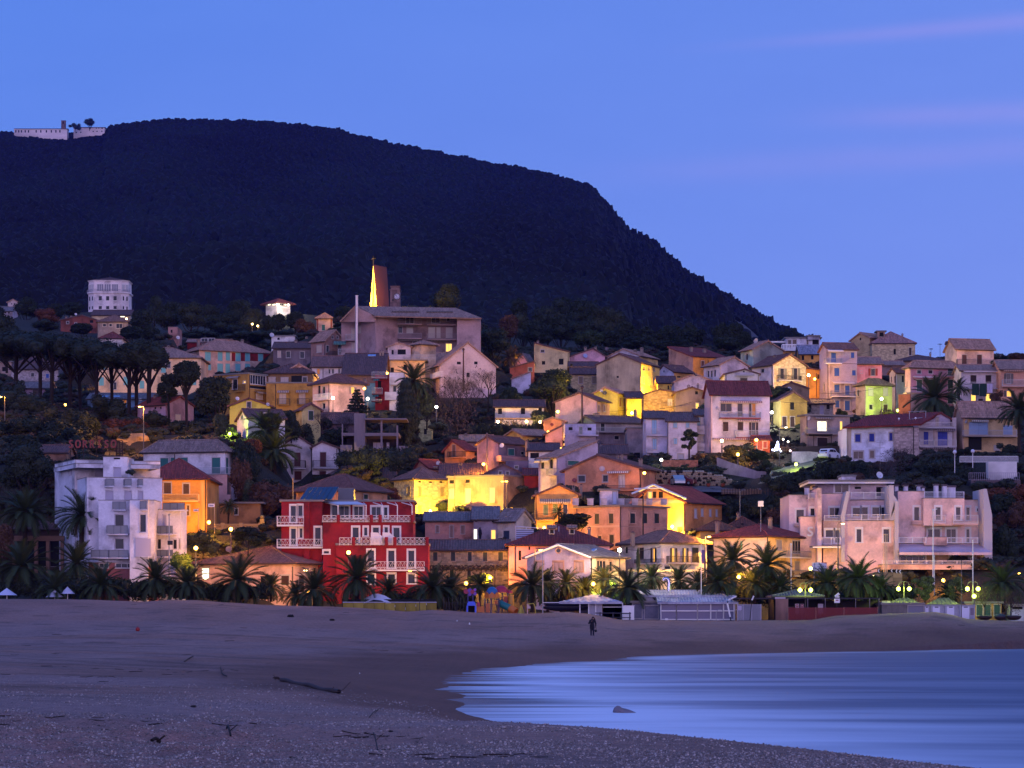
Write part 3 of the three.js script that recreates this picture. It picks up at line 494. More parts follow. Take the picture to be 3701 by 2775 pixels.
bld('shuttered_house','cream house with cyan shutters glimpsed behind the umbrella pine trunks','house','A',{d:590,x:[815,1722],y:[815,1130],roof:'h',ry:728,dep:14,wall:plaster('#cdb190'),rm:'p',sh:cyan,win:'s:850,980,890,1050|1060,975,1100,1045|1198,1010,1235,1075|1640,985,1680,1045|1380,900,1420,940|870,870,900,910;w:945,1020,1000,1085|1420,845,1462,900|1330,1110,1365,1150;l:1165,960,1172,975',chim:'1485,770,30|1660,768,30|1445,705,24',dish:'1525,640,16'});
bld('blue_house','low house with blue gable and glazed roof behind the pines','house','A',{d:520,x:[750,1285],y:[1168,1230],roof:'g',ry:1118,dep:10,wall:plaster('#6d8fae'),rm:'g',sky:'900,1150,60|1000,1150,60|1120,1150,60',win:'ld:1050,1172,1085,1200',dish:'1205,1172,16'});
bld('mauve_house','plain mauve house with red roof right of the pine trunks','house','A',{d:480,x:[1180,1420,1660],a:40,y:[1215,1385],roof:'g',ry:1150,wall:plaster('#a5838c'),rm:'r',win:'n:1322,1232,1338,1255|1370,1230,1384,1252;s:1365,1300,1395,1330|1505,1300,1548,1372',sh:pale,chim:'1325,1130,14'});
bld('terrace_house','white house with four teal shuttered doors and pale tiled roof','house','B',{d:408,x:[1230,1930,2000],a:14,y:[196,392],roof:'h',ry:98,dep:12,wall:plaster('#c5c3c6'),rm:'#8d7a72',sh:teal,win:'s:1375,250,1442,352|1462,246,1494,334|1540,246,1608,372|1817,246,1886,382|1936,248,1955,380',bal:'r:1500,334,1990,388,1.2',rail:STEEL,bm:CONC,pipe:'1498,215,330',chim:'1690,316,26',ant:'1672,48,120'});
bld('balcony_house','dusky pink house with one dark shuttered door under the white terrace house','house','B',{d:396,x:[1640,1945],y:[392,640],roof:'f',wall:plaster('#a37f78'),sh:brown,win:'s:1806,484,1858,582;w:1770,640,1800,700',bal:'p:1752,562,1975,622,1.2'});
bld('narrow_house','narrow white house with teal door beside the dusky pink house','house','B',{d:402,x:[1945,2085],y:[392,585],roof:'f',wall:plaster('#b5b0bc'),sh:teal,win:'s:1946,432,1976,520',down:6});
bld('cafe_pavilion','low ochre pavilion with flat roof behind the balustrade','pavilion','B',{d:385,x:[1745,2230],y:[640,830],roof:'f',cap:0.5,wall:plaster('#8d6a48'),win:'n:1760,650,1830,780;w:2010,680,2040,735',down:2});
{const w=plaster('#cfccd2'),r=bld('white_hotel','white stepped hotel with staggered towers and smoked glass balconies','hotel','B',{d:348,x:[470,640,1372],a:68,y:[265,1200],roof:'f',par:1.0,wall:w,trim:w,win:'r:600,340,618,395|815,335,905,412|1098,335,1142,400',blind:paint('#a7a3b4',0.7),bal:''});
const g={wall:w,trim:w,blind:paint('#a7a3b4',0.7),roof:'f'};
vol(r,'B',{...g,d:343.5,x:[462,652,1370],a:68,y:[296,330],par:0.1,down:0.0});
vol(r,'B',{...g,d:343,x:[885,1092],dep:6,y:[240,1190],win:'r:975,330,1036,410;n:975,245,1030,262'});
vol(r,'B',{...g,d:341,x:[648,745,1390],a:72,y:[414,1180],par:1.0,win:'r:905,530,970,612|1068,530,1128,612|1185,532,1225,610',bal:'g:908,425,978,488,1.0|1068,425,1128,488,1.0|1186,425,1225,488,1.0'});
vol(r,'B',{...g,d:338,x:[845,1112],dep:5,y:[612,1140],win:'w:985,732,1062,830|985,938,1062,1030',bal:'g:965,620,1078,690,0.9|915,825,1096,898,1.3|780,1035,930,1100,1.2|935,1035,1100,1100,1.2'});
vol(r,'B',{...g,d:336.5,x:[1112,1268],dep:6,y:[610,1140],win:'w:1198,730,1252,885;r:1160,938,1292,1092',bal:'g:1200,615,1256,688,0.9'});
vol(r,'B',{...g,d:337.5,x:[1268,1322],dep:6,y:[612,1140],par:0.4});
vol(r,'B',{...g,d:340,x:[1322,1545,1600],a:20,y:[690,1140],par:1.1,win:'r:1395,738,1425,830;w:1330,940,1380,1030|1480,945,1515,1030|1535,940,1550,1030',bal:'g:1395,632,1582,692,1.0|1325,830,1478,898,1.2|1325,1036,1480,1095,1.2'});
vol(r,'B',{d:337,roof:'f',x:[760,1330],dep:8,y:[1146,1290],wall:plaster('#7d4a48'),par:0.1,win:'w:850,1150,930,1190|990,1150,1140,1190|1165,1155,1250,1190'});
const mast=at('B',1120,395,340),sh=mk('potted_plant',leafCloud(3,lobesFor('shrub',3),900,0.05).scale(1.3,0.9,1.3).translate(mast[0],mast[1],mast[2]),leafM(LEAF.dark),r,r.matrix.clone().invert());
}
{const d=372,t=thing('roof_sign','red letters SORRISO standing on a scaffold above the white hotel','sign',at('B',800,200,d));const u=1/perM(d),fr=[];
'SORRISO'.split('').forEach((c,i)=>{const g=new TextGeometry(c,{font,size:62*u,depth:0.12,curveSegments:5});g.computeBoundingBox();const b=g.boundingBox;g.translate(-(b.min.x+b.max.x)/2,0,0).scale(0.9,1.12,1).translate((610+i*61-800)*u,(200-163)*u,0.15);mk('letter',g,paint('#701e18',0.5),t);});
for(let i=0;i<9;i++){const x=(600+i*56-800)*u;fr.push(bar([x,-2,-0.4],[x,100*u,-0.4],0.05,5),bar([x,30*u,0.05],[x,30*u,-0.4],0.04,4));}
for(const y of[36,100])fr.push(bar([-200*u,y*u,0.05],[250*u,y*u,0.05],0.05,5));for(const y of[-30,10,85])fr.push(bar([60*u,y*u,-0.1],[250*u,y*u,-0.1],0.06,5));for(const x of[200,225,250])fr.push(bar([x*u,-3,-0.1],[x*u,90*u,-0.1],0.08,5));
mk('scaffold',fr,paint('#2a1c1a',0.8),t);}
bld('tiled_shed','dark roofed shed left of the red letters','shed','B',{d:385,x:[340,568],y:[205,270],roof:'g',ry:142,dep:8,wall:plaster('#8a6a58'),rm:'d',chim:'595,165,40'});
bld('yellow_house','yellow house with hipped red roof and balustraded balcony beside the white hotel','house','B',{d:366,x:[1230,1772],dep:15,y:[430,875],roof:'h',ry:268,wall:plaster('#c08a3e'),rm:'r',sh:louvre('#4a3626'),tw:0.14,win:'s:1405,460,1465,552|1570,470,1620,556|1470,655,1500,735|1602,655,1622,740',bal:'r:1395,556,1700,614,1.3',bm:plaster('#c9a870'),rail:paint('#c4a878',0.7),pipe:'1762,435,870',band:'1716,432,1752,870,#cfa55e'});
bld('colonnade_house','dark old house with a porch of square columns behind the left palms','house','B',{d:356,x:[60,560],dep:11,y:[860,1210],roof:'h',ry:790,wall:plaster('#3f302c'),rm:'d',win:'n:150,960,290,1180|330,960,395,1180|435,960,520,1180'});
{const d=352,t=thing('porch','square pillars and beam of the porch on the dark old house','porch',at('B',320,1200,d)),u=1/perM(d);const cm=dirty('#8a6c5c');
for(const x of[125,312,412,535])mk('pillar',box((x-14-320)*u,(x+14-320)*u,-2,240*u,-0.25,0.25),cm,t);mk('beam',box(-215*u,232*u,241*u,285*u,-0.3,0.3),cm,t);}
bld('seafront_bungalow','long single storey pink house with broad tiled roof on the seafront','house','D',{d:340,x:[-208,612,1080],a:24,y:[1150,1425],roof:'h',ry:1008,ov:0.9,wall:plaster('#c3a092'),rm:'o',sh:brown,tw:0.14,win:'lw:-170,1190,-105,1282;s:514,1256,580,1335|820,1250,880,1330|915,1258,960,1330;d:664,1252,712,1400;n:335,1260,400,1335',pipe:'612,1180,1400',sky:'700,1080,70|870,1080,70',dish:'65,1030,28,#6a5a58',ant:'205,940,1060'});
{const w=plaster('#861a24'),wh=paint('#d8d4cf',0.5),r=bld('red_hotel','crimson hotel with white framed windows and patterned white balconies','hotel','D',{d:346,x:[515,862],dep:15,y:[622,1400],roof:'f',cap:0.25,wall:w,trim:wh,tw:0.16,win:'b:592,655,642,800|656,652,698,756|594,850,642,1000;w:668,848,698,935;b:800,842,854,998',bal:'m:475,745,705,822,1.2|475,942,868,1010,1.2',bm:wh,rail:wh});
const g={wall:w,trim:wh,tw:0.16,bm:wh,rail:wh,roof:'f'};
vol(r,'D',{...g,d:345.4,x:[706,755],dep:1.0,y:[622,1400],par:0.2});
vol(r,'D',{...g,d:349,x:[864,1640],dep:10,y:[624,1400],cap:0.25,win:'b:945,650,1000,765|1010,660,1095,765|1135,662,1215,765|1285,665,1368,765|1390,668,1425,765'});
vol(r,'D',{...g,d:344,x:[870,1645],dep:6,y:[800,1400],par:0.15,cap:0.12,win:'b:1122,840,1180,990;w:1220,840,1254,916|1395,838,1430,890;b:1295,840,1352,935|1472,842,1530,990;w:875,1042,926,1070'});
vol(r,'D',{...g,d:342.6,x:[985,1775],dep:5,y:[996,1400],par:0.1,cap:0.1,win:'b:1252,1036,1312,1190|1426,1038,1486,1195|1598,1038,1656,1195;w:1252,1240,1315,1330|1426,1240,1490,1325|1596,1240,1660,1325;n:1680,1180,1690,1190',bal:'m:1228,1135,1738,1205,1.0'});
const rl=(x0,x1,y0,y1,d,name)=>{const a=at('D',x0,y1,d),b=at('D',x1,y0,d),W=b[0]-a[0],H=b[1]-a[1],n=Math.max(2,Math.round(W/0.55)),q=[box(0,W,H-0.06,H,-0.03,0.03),box(0,W,0.05,0.09,-0.02,0.02)];for(let i=0;i<=n;i++)q.push(box(W*i/n-0.02,W*i/n+0.02,0,H-0.062,-0.02,0.02));for(let i=0;i<n;i++){q.push(bar([W*i/n,0.1,0],[W*(i+1)/n,H-0.1,0],0.018,4),bar([W*(i+1)/n,0.1,0],[W*i/n,H-0.1,0],0.018,4),new THREE.TorusGeometry(0.14,0.016,4,10).translate(W*(i+0.5)/n,H/2,0));}mk(name,q,wh,r,r.matrix.clone().invert().multiply(moved(...a)));};
rl(868,1640,740,798,343.2,'railing');rl(1012,1770,930,996,341.6,'railing');
const post=(x,y0,y1,d,m,w2=28)=>{const a=at('D',x,y1,d),H=at('D',x,y0,d)[1]-a[1],q=w2/perM(d)/2;mk('pillar',box(a[0]-q,a[0]+q,a[1],a[1]+H,a[2]-q,a[2]+q),m,r,r.matrix.clone().invert());};
for(const x of[1002,1285,1360,1634])post(x,735,800,343.1,w);for(const x of[1132,1414,1486,1762])post(x,926,998,341.5,w);
for(const[x0,x1,bx]of[[890,1150,1000],[1150,1290,1240],[1300,1415,1378],[1420,1540,1508],[1545,1632,1634]]){const a=at('D',x0,630,348.9),b=at('D',bx,655,343.6),p=at('D',bx,798,343.6);mk('awning_frame',[bar(a,b,0.06,6),bar(b,p,0.07,6),bar([a[0]+1,a[1],a[2]],[b[0]+0.05,b[1],b[2]],0.04,5)],wh,r,r.matrix.clone().invert());}
{const a=at('D',890,628,348.9),b=at('D',1245,655,343.6),c=at('D',1160,628,348.9),e=at('D',1000,655,343.6),s=new THREE.BufferGeometry();const P=[a,e,b,c].map((p)=>[p[0],p[1]+0.08,p[2]]),Q=P.map((p)=>[p[0],p[1]+0.04,p[2]]),f=[];for(const[i,j,k]of[[0,1,2],[0,2,3]])f.push(...P[k],...P[j],...P[i],...Q[i],...Q[j],...Q[k]);s.setAttribute('position',new THREE.Float32BufferAttribute(f,3));s.setAttribute('uv',new THREE.Float32BufferAttribute(new Float32Array(f.length/3*2),2));s.computeVertexNormals();mk('awning',s,paint('#cfcbcf',0.8),r,r.matrix.clone().invert());}
for(const[x,y]of[[1280,990],[1380,990]]){const a=at('D',x,y,342.2),u=1/perM(342.2),sh=new THREE.Shape([[0,0],[0,105*u],[60*u,103*u],[118*u,55*u],[118*u,0]].map((p)=>new THREE.Vector2(...p)));mk('balcony_screen',new THREE.ExtrudeGeometry(sh,{depth:0.06,bevelEnabled:false}),wh,r,r.matrix.clone().invert().multiply(moved(...a)));}
{const a=at('D',668,606,347),b=at('D',940,600,347),c=at('D',1004,494,350.5),e=at('D',745,500,350.5),g=[];const L=(p,q,t)=>p.map((v,i)=>lerp(v,q[i],t));
for(let i=0;i<6;i++){const s=new THREE.BufferGeometry(),p0=L(a,b,i/6+0.008),p1=L(a,b,(i+1)/6-0.008),p2=L(e,c,(i+1)/6-0.008),p3=L(e,c,i/6+0.008),P=[p0,p1,p2,p3],Q=P.map((p)=>[p[0],p[1]-0.12,p[2]-0.05]),f=[...p0,...p1,...p2,...p0,...p2,...p3];for(let k=0;k<4;k++){const n=(k+1)%4;f.push(...Q[k],...Q[n],...P[n],...Q[k],...P[n],...P[k]);}f.push(...Q[0],...Q[2],...Q[1],...Q[0],...Q[3],...Q[2]);s.setAttribute('position',new THREE.Float32BufferAttribute(f,3));s.setAttribute('uv',new THREE.Float32BufferAttribute(new Float32Array(f.length/3*2),2));s.computeVertexNormals();mk('solar_panel',s,std('solar_glass',()=>new THREE.MeshPhysicalMaterial({color:'#26344a',roughness:0.2,metalness:0.2})),r,r.matrix.clone().invert());}
mk('panel_frame',[bar([a[0],a[1]-0.1,a[2]],[e[0],e[1]-0.1,e[2]],0.05),bar([b[0],b[1]-0.1,b[2]],[c[0],c[1]-0.1,c[2]],0.05),bar([c[0],c[1]-0.1,c[2]],[c[0],a[1],c[2]],0.05),bar([e[0],e[1]-0.1,e[2]],[e[0],a[1],e[2]],0.05)],STEEL,r,r.matrix.clone().invert());}
vol(r,'D',{roof:'f',d:350,x:[1000,1135],dep:3,y:[510,622],wall:paint('#3c4450',0.4),noground:1,down:0,par:0.1});
}
bld('hipped_house','hip roofed house with orange wall right behind the red hotel','house','D',{d:372,x:[640,1142,1422],a:30,y:[527,760],roof:'h',ry:392,ov:0.7,wall:plaster('#b98a66'),rm:'d',win:'s:1220,560,1255,600',sh:green,pipe:'1135,535,610'});
bld('twin_gable_house','white house with twin gables and dark red shutters','house','D',{d:438,x:[430,515,785],a:76,y:[155,470],roof:'g',ry:105,dep:9,wall:plaster('#c9c4c8'),rm:'d',sh:louvre('#4a1a1e'),win:'s:626,202,678,322|626,362,688,436',bal:'r:600,268,725,332,1.0',pipe:'772,170,460',chim:'720,58,28'});
bld('gable_house','right half of the white twin gabled pair with wooden balcony','house','D',{d:436,x:[780,1002],y:[165,470],roof:'G',ry:107,ax:862,wall:plaster('#cdc8cc'),rm:'d',sh:louvre('#4a1a1e'),win:'s:846,200,897,322|840,360,896,438',bal:'r:782,268,1010,330,1.1',pipe:'990,170,330'});
{const r=bld('stone_palazzo','two storey stone house glowing yellow under a lamp, with toothed cornice','house','D',{d:418,x:[1478,1652,1940],a:60,y:[428,725],roof:'h',ry:332,ov:0.5,wall:stone('#c9b684'),rm:'b',trim:stone('#b39c68'),sh:louvre('#8a7a58'),win:'s:1590,500,1618,572|1690,505,1712,572|1878,505,1905,572|1690,660,1712,720;n:1688,445,1712,460|1780,448,1806,463|1870,448,1895,463',band:'1652,580,1940,584,#b59f62'});
const dl=[];for(let i=0;i<26;i++){const p=at('D',1660+i*11,432,417);dl.push(box(p[0]-0.09,p[0]+0.09,p[1]-0.18,p[1]+0.12,p[2]-0.2-i*0.0,p[2]+0.05));}
vol(r,'D',{d:426,x:[1160,1482],y:[430,640],roof:'g',ry:335,dep:9,wall:dirty('#b5a49a'),rm:'b',win:'n:1425,450,1448,466'});vol(r,'D',{d:432,x:[940,1200],y:[392,520],roof:'h',ry:318,dep:9,wall:dirty('#a8978f'),rm:'b'});}
bld('pink_cottage','small pink cottage with a flagged roof among the dark terraces','cottage','D',{d:430,x:[1665,1780,1925],y:[340,400],roof:'G',ry:262,ax:1700,wall:plaster('#d0907a'),rm:'r',dish:'1858,292,19',win:'lw:1815,325,1850,340'});
{const d=432,t=thing('concrete_frame_building','unfinished concrete frame with bare columns and flat canopy','ruin',at('C',1300,1690,d)),u=1/perM(d),X=(x)=>(x-1300)*u,Y=(y)=>(1690-y)*u;ground.push([at('C',1300,0,d)[0],d,at('C',0,1720,d)[1],10]);
const c=dirty('#7d7680');
mk('shaft',box(X(1138),X(1230),-4,Y(1288),-4,0),c,t);mk('column',box(X(1364),X(1380),-6,Y(1345),-0.5,0),c,t);mk('column',box(X(1500),X(1514),-6,Y(1390),-0.5,0),c,t);mk('column',box(X(1032),X(1042),-4,Y(1380),-0.5,0),c,t);
mk('canopy',box(X(1232),X(1590),Y(1345)+0.002,Y(1332),-7,0.6),c,t);
mk('floor_slab',box(X(1030),X(1136),Y(1480),Y(1455),-8,0.01),c,t);mk('floor_slab',box(X(1232),X(1520),Y(1482),Y(1455),-8,0.01),c,t);mk('floor_slab',box(X(1232),X(1610),Y(1640),Y(1612),-8,0.4),c,t);
mk('wall',[box(X(1020),X(1550),-4,Y(1457),-8.4,-8.1),box(X(1060),X(1136),-2,Y(1482),-5,-4.8)],dirty('#3c3540'),t);mk('parapet',box(X(1120),X(1020),Y(1618),Y(1560),-2,0.3),c,t);mk('parapet',box(X(1520),X(1620),Y(1620),Y(1568),-1,0.3),c,t);
for(const[x0,x1]of[[1092,1116],[1278,1308],[1310,1365],[1395,1420]]){const w=mk('opening',[box(X(x0),X(x1),Y(1512)+0.01,Y(1508),-8.09,-8.0)],c,t);mk('pane',box(X(x0),X(x1),Y(1565),Y(1512),-8.1,-8.05),std('daylight_glass',()=>new THREE.MeshPhysicalMaterial({color:'#9a98b8',roughness:0.3})),w);}}
{const d=640,t=thing('church_spire','tall wedge shaped church spire with a floodlit open front and copper red flank','church',at('C',1350,372,d)),u=1/perM(d),X=(x)=>(x-1350)*u,Y=(y)=>(372-y)*u;ground.push([at('C',1350,0,d)[0],d,at('C',0,420,d)[1],8]);
const prism=(pts,m,name)=>{const f=[];for(const[a,b,c]of pts)f.push(...a,...b,...c);const g=new THREE.BufferGeometry();g.setAttribute('position',new THREE.Float32BufferAttribute(f,3));const uvs=[];for(let i=0;i<f.length;i+=3)uvs.push(f[i]+f[i+2],f[i+1]);g.setAttribute('uv',new THREE.Float32BufferAttribute(uvs,2));g.computeVertexNormals();return mk(name,g,m,t);};
const dz=-6,A=[X(1251),-8,0.1],B=[X(1356),-8,0.5],P=[X(1302),Y(14),-0.2],C=[X(1452),-8,dz],Q=[X(1405),Y(6),dz-0.6],D=[X(1362),-8,dz-1.8];
const mid=(a,b,t2)=>a.map((v,i)=>lerp(v,b[i],t2));
const copper=std('copper_sheet',()=>new THREE.MeshStandardMaterial({color:'#4a1c12',map:T.dirty,roughness:0.6,metalness:0.2})),lit=plaster('#d9b46a');
prism([[B,C,Q],[B,Q,P]],copper,'flank');prism([[C,D,Q]],lit,'rear_wall');prism([[D,A,P],[D,P,Q]],copper,'far_flank');
const off=(p)=>[p[0],p[1],p[2]-0.5],leaf=(a,b,p,q2,m,n)=>{const ra=off(a),rb=off(b),rp=off(p),rq=off(q2);prism([[a,b,p],[a,p,q2],[ra,rp,rb],[ra,rq,rp],[a,q2,rq],[a,rq,ra],[b,rb,rp],[b,rp,p]],m,n);};
const Ai=mid(A,B,0.3),Bi=mid(A,B,0.72),Pl=mid(P,A,0.001),Pr=mid(P,B,0.001),S1=mid(P,mid(A,B,0.5),0.10);
leaf(A,Ai,S1,P,lit,'front_fin');leaf(Bi,B,P,S1,lit,'front_fin');
prism([[mid(off(off(off(A))),off(off(off(B))),0.1),mid(off(off(off(A))),off(off(off(B))),0.92),off(off(off(S1)))]],lit,'recess_wall');
const by=Y(205);mk('bell',new THREE.LatheGeometry([[0,0.55],[0.2,0.5],[0.28,0.1],[0.42,-0.25],[0.4,-0.3]].map((p)=>new THREE.Vector2(p[0]*1.5,p[1]*1.5)),12).translate(X(1313),by,-0.9),paint('#4a3018',0.5,0.5),t);
mk('cross',[bar([P[0],P[1]-0.3,P[2]],[P[0],P[1]+2,P[2]],0.06,5),bar([P[0]-0.5,P[1]+1.4,P[2]],[P[0]+0.5,P[1]+1.4,P[2]],0.05,5)],IRON,t);
const fl=mk('floodlight',[box(X(1256),X(1256)+0.6,Y(366),Y(366)+0.35,7.7,8.0)],IRON,t);mk('lamp_face',box(X(1256)+0.05,X(1256)+0.55,Y(366)+0.05,Y(366)+0.3,7.65,7.695),glow('#ffb84a',3),fl);
const l=new THREE.SpotLight('#ffbe48',9000,0,0.95,0.6,2);l.position.set(X(1262),Y(366)+0.2,7.5);l.target.position.set(X(1305),Y(150),-1.5);l.shadow.radius=10;l.castShadow=true;t.add(l,l.target);
const f2=mk('floodlight',[box(X(1470),X(1470)+0.5,Y(345),Y(345)+0.3,5,5.4)],IRON,t);const l2=new THREE.SpotLight('#ff8a30',70,0,0.7,0.6,2);l2.position.set(X(1470)+0.25,Y(345)+0.4,4.9);l2.target.position.set(X(1400),Y(200),-3);l2.shadow.radius=10;t.add(l2,l2.target);
}
{const d=655,t=thing('clock_tower','square brick clock tower with white dial just right of the spire','clock tower',at('C',1488,372,d)),u=1/perM(d),X=(x)=>(x-1488)*u,Y=(y)=>(372-y)*u;ground.push([at('C',1488,0,d)[0],d,at('C',0,420,d)[1],6]);
mk('wall',box(X(1446),X(1530),-10,Y(232),-4.5,0),stone('#8a6f68'),t);mk('cornice',[box(X(1440),X(1536),Y(232)+0.002,Y(226),-4.8,0.3)],stone('#94796e'),t);mk('belfry',box(X(1450),X(1526),Y(226)+0.003,Y(200),-4.3,-0.2),stone('#8a6f68'),t);mk('coping',box(X(1445),X(1531),Y(200)+0.002,Y(196),-4.5,0),stone('#94796e'),t);
const dial=mk('clock_face',new THREE.CylinderGeometry(27*u,27*u,0.1,28).rotateX(Math.PI/2).translate(X(1504),Y(288),0.06),paint('#c9cad6',0.5),t);
const marks=[new THREE.TorusGeometry(26*u,0.06,5,28).translate(X(1504),Y(288),0.12)];for(let i=0;i<12;i++){const a=i*Math.PI/6,c=[X(1504)+Math.sin(a)*20*u,Y(288)+Math.cos(a)*20*u];marks.push(box(c[0]-0.05,c[0]+0.05,c[1]-0.14,c[1]+0.14,0.112,0.13).translate(-c[0],-c[1],0).rotateZ(-a).translate(c[0],c[1],0));}
mk('hour_marks',marks,IRON,dial);mk('clock_hand',bar([X(1504),Y(288),0.14],[X(1492),Y(272),0.14],0.06,5),IRON,dial);mk('clock_hand',bar([X(1504),Y(288),0.16],[X(1507),Y(310),0.16],0.05,5),IRON,dial);}
{const w=plaster('#a88a86'),r=bld('apartment_block','big mauve four storey apartment block below the church spire','apartment block','C',{d:546,x:[1150,1320,1512],a:55,y:[450,815],roof:'f',par:0.05,wall:w,win:'s:1175,540,1196,600|1175,665,1196,725|1178,780,1192,800',sh:pale,nogut:1});
vol(r,'C',{d:551,x:[1028,1160],y:[495,815],roof:'f',par:0.1,wall:w,win:'s:1116,560,1142,650|1118,682,1142,760',sh:pale,bal:'r:1065,610,1152,660,1.2|1000,735,1152,785,1.2',awn:'965,670,1070,700,1.4',am:stripe('#5d8a7c'),rail:STEEL});
vol(r,'C',{d:549,x:[1505,2030],dep:8,y:[445,815],roof:'f',par:0.1,wall:plaster('#7f6868'),win:'w:1580,440,1650,520|1800,445,1872,515|1930,470,1958,500|1515,545,1552,600|2018,555,2035,610;r:1588,548,1640,600|1775,552,1828,640|1845,552,1875,640|1925,555,1978,640;l:1922,690,1975,760;w:1640,670,1680,740',bal:'r:1510,485,1715,522,1.4|1760,488,2015,528,1.4|1510,602,1715,645,1.4|1762,606,2015,652,1.4',rail:paint('#8a8088',0.6),bm:w,awn:'1462,410,1700,425,1.8|1760,412,1985,428,1.8|1515,530,1690,545,1.2|1520,655,1700,668,1.2|1780,655,1980,672,1.2',am:stripe('#6a5a50')});
vol(r,'C',{d:545,x:[2018,2218],dep:10,y:[472,815],roof:'f',par:0.05,wall:w});
const I=r.matrix.clone().invert(),p=(x,y,dd)=>V(...at('C',x,y,dd)),sl=[slope([p(1320,456,544.2),p(2230,474,543),p(2010,388,552),p(1150,362,553)]),slope([p(1015,502,558),p(1015,502,544),p(1152,362,544),p(1152,362,558)])];
mk('roof',[sl[0],sl[1]],tile(ROOFS.p),r,I);
const ge=new THREE.BufferGeometry(),a=p(1035,500,546.2),b=p(1152,372,546.2),c=p(1318,455,545.9),e=p(1152,505,546.2),e2=p(1035,505,546.2),e3=p(1318,505,545.9),f=[e2,e,b,e2,b,a,e,e3,c,e,c,b].flatMap((q)=>[q.x,q.y,q.z]);ge.setAttribute('position',new THREE.Float32BufferAttribute(f,3));ge.setAttribute('uv',new THREE.Float32BufferAttribute(f.reduce((u,_,i)=>(i%3===0?u.concat([f[i],f[i+1]]):u),[]),2));ge.computeVertexNormals();mk('gable',ge,w,r,I);
const flue=at('C',1160,800,544);mk('flue',[bar(flue,at('C',1160,285,544),0.28,10),bar(at('C',1160,285,544),at('C',1160,278,544),0.34,10)],paint('#c9b9b0',0.4,0.5),r,I);}
bld('grey_house','plain grey house with three pale windows below the apartment block','house','C',{d:600,x:[445,775],y:[732,905],roof:'g',ry:680,dep:11,wall:dirty('#76696e'),rm:'d',win:'w:556,756,592,812|674,758,712,816;s:482,755,510,810',sh:pale,chim:'640,655,22',pipe:'768,720,900'});
bld('flat_roof_annex','white flat topped annex with large satellite dish on the skyline left of the block','annex','C',{d:640,x:[430,630],y:[628,690],roof:'f',cap:0.3,wall:WH,dish:'432,618,20',win:'n:480,640,500,660'});
bld('brown_gable_house','brown house with wide low gable beside the apartment block','house','C',{d:562,x:[768,892,1060],a:48,y:[672,900],roof:'g',ry:585,wall:plaster('#94736a'),rm:'p',sh:pale,win:'s:818,706,858,766;w:896,706,920,765|945,625,960,650|988,625,1002,650|1000,700,1040,760;n:820,840,880,870',bal:'r:930,752,1060,800,1.2',awn:'965,668,1068,700,1.2',am:stripe('#5d8a7c'),pipe:'888,690,880',chim:'730,628,14'});
bld('brick_villa','small villa with red brick corners and green shutter left of the block','villa','C',{d:660,x:[815,952],y:[478,592],roof:'h',ry:438,wall:plaster('#a88f8c'),rm:'p',sh:teal,win:'s:862,530,888,578',band:'818,482,830,590,#7a3a34|936,482,948,590,#7a3a34',dep:9});
{const r=bld('belvedere_tower','small floodlit tower house with pyramid roof among the dark trees','tower','C',{d:800,x:[382,478,590],a:48,y:[345,440],roof:'h',ry:308,ov:1.2,wall:plaster('#c9bfc0'),rm:'r',win:'lw:400,350,425,366|438,350,462,366|540,350,556,366;w:500,348,532,366',band:'384,372,476,398,#d4cccc|480,372,588,392,#d4cccc'});
mk('bulb',new THREE.SphereGeometry(0.24,10,8).translate(...at('C',478,358,794.4)),glow('#fff0dc',30),r,r.matrix.clone().invert());mk('bulb',new THREE.SphereGeometry(0.24,10,8).translate(...at('C',575,360,796.4)),glow('#fff0dc',30),r,r.matrix.clone().invert());
const p=V(...at('C',478,358,794.4)).applyMatrix4(r.matrix.clone().invert()),q=V(...at('C',575,360,796.4)).applyMatrix4(r.matrix.clone().invert());lightAt(r,[p.x,p.y,p.z],'white',60,0.3);lightAt(r,[q.x,q.y,q.z],'white',50,0.3);}
{const w=plaster('#a8803e'),r=bld('ochre_apartment_house','ochre apartment house with loggias and iron balconies in the middle left','apartment house','C',{d:482,x:[385,780],y:[1032,1260],roof:'f',par:0.1,cap:0.15,wall:w,sh:pale,win:'s:500,1115,552,1205|668,1115,716,1205',bal:'r:480,1160,584,1212,0.9|650,1160,752,1212,0.9',awn:'482,1092,580,1112,0.8|642,1090,748,1110,0.8',am:stripe('#a89c98'),pipe:'466,1040,1250'});
vol(r,'C',{d:486,x:[385,780],y:[945,1034],roof:'h',ry:870,dep:11,wall:dirty('#8a6a48'),rm:'d',win:'s:405,980,462,1032|512,982,572,1032;n:600,965,690,1032;w:695,975,735,1030',down:0,sh:pale,chim:'530,880,16'});
vol(r,'C',{d:481,x:[-60,228,388],a:35,y:[950,1260],roof:'f',par:0.2,cap:0.2,wall:w,trim:paint('#c5c2c4',0.5),win:'b:96,995,138,1080;w:248,962,382,1042;l:188,1012,208,1030;s:300,1118,352,1165;n:245,1055,385,1080',sh:pale,bal:'r:100,1045,178,1095,0.9',awn:'68,972,168,990,0.8|283,1098,375,1112,0.7',am:stripe('#a89c98'),pipe:'240,960,1180'});
vol(r,'C',{d:488,x:[560,775],y:[935,960],roof:'G',ry:862,ax:665,dep:8,wall:plaster('#c09884'),rm:'p',down:2});}
bld('white_corner_house','white house with small dark windows under a broad brown roof','house','C',{d:510,x:[776,1040],y:[893,1010],roof:'g',ry:800,dep:14,wall:plaster('#c8c0c2'),rm:'o',win:'w:918,908,934,948|948,908,964,948|1002,905,1016,945;ld:820,905,845,955',pipe:'872,895,985',chim:'855,840,22'});
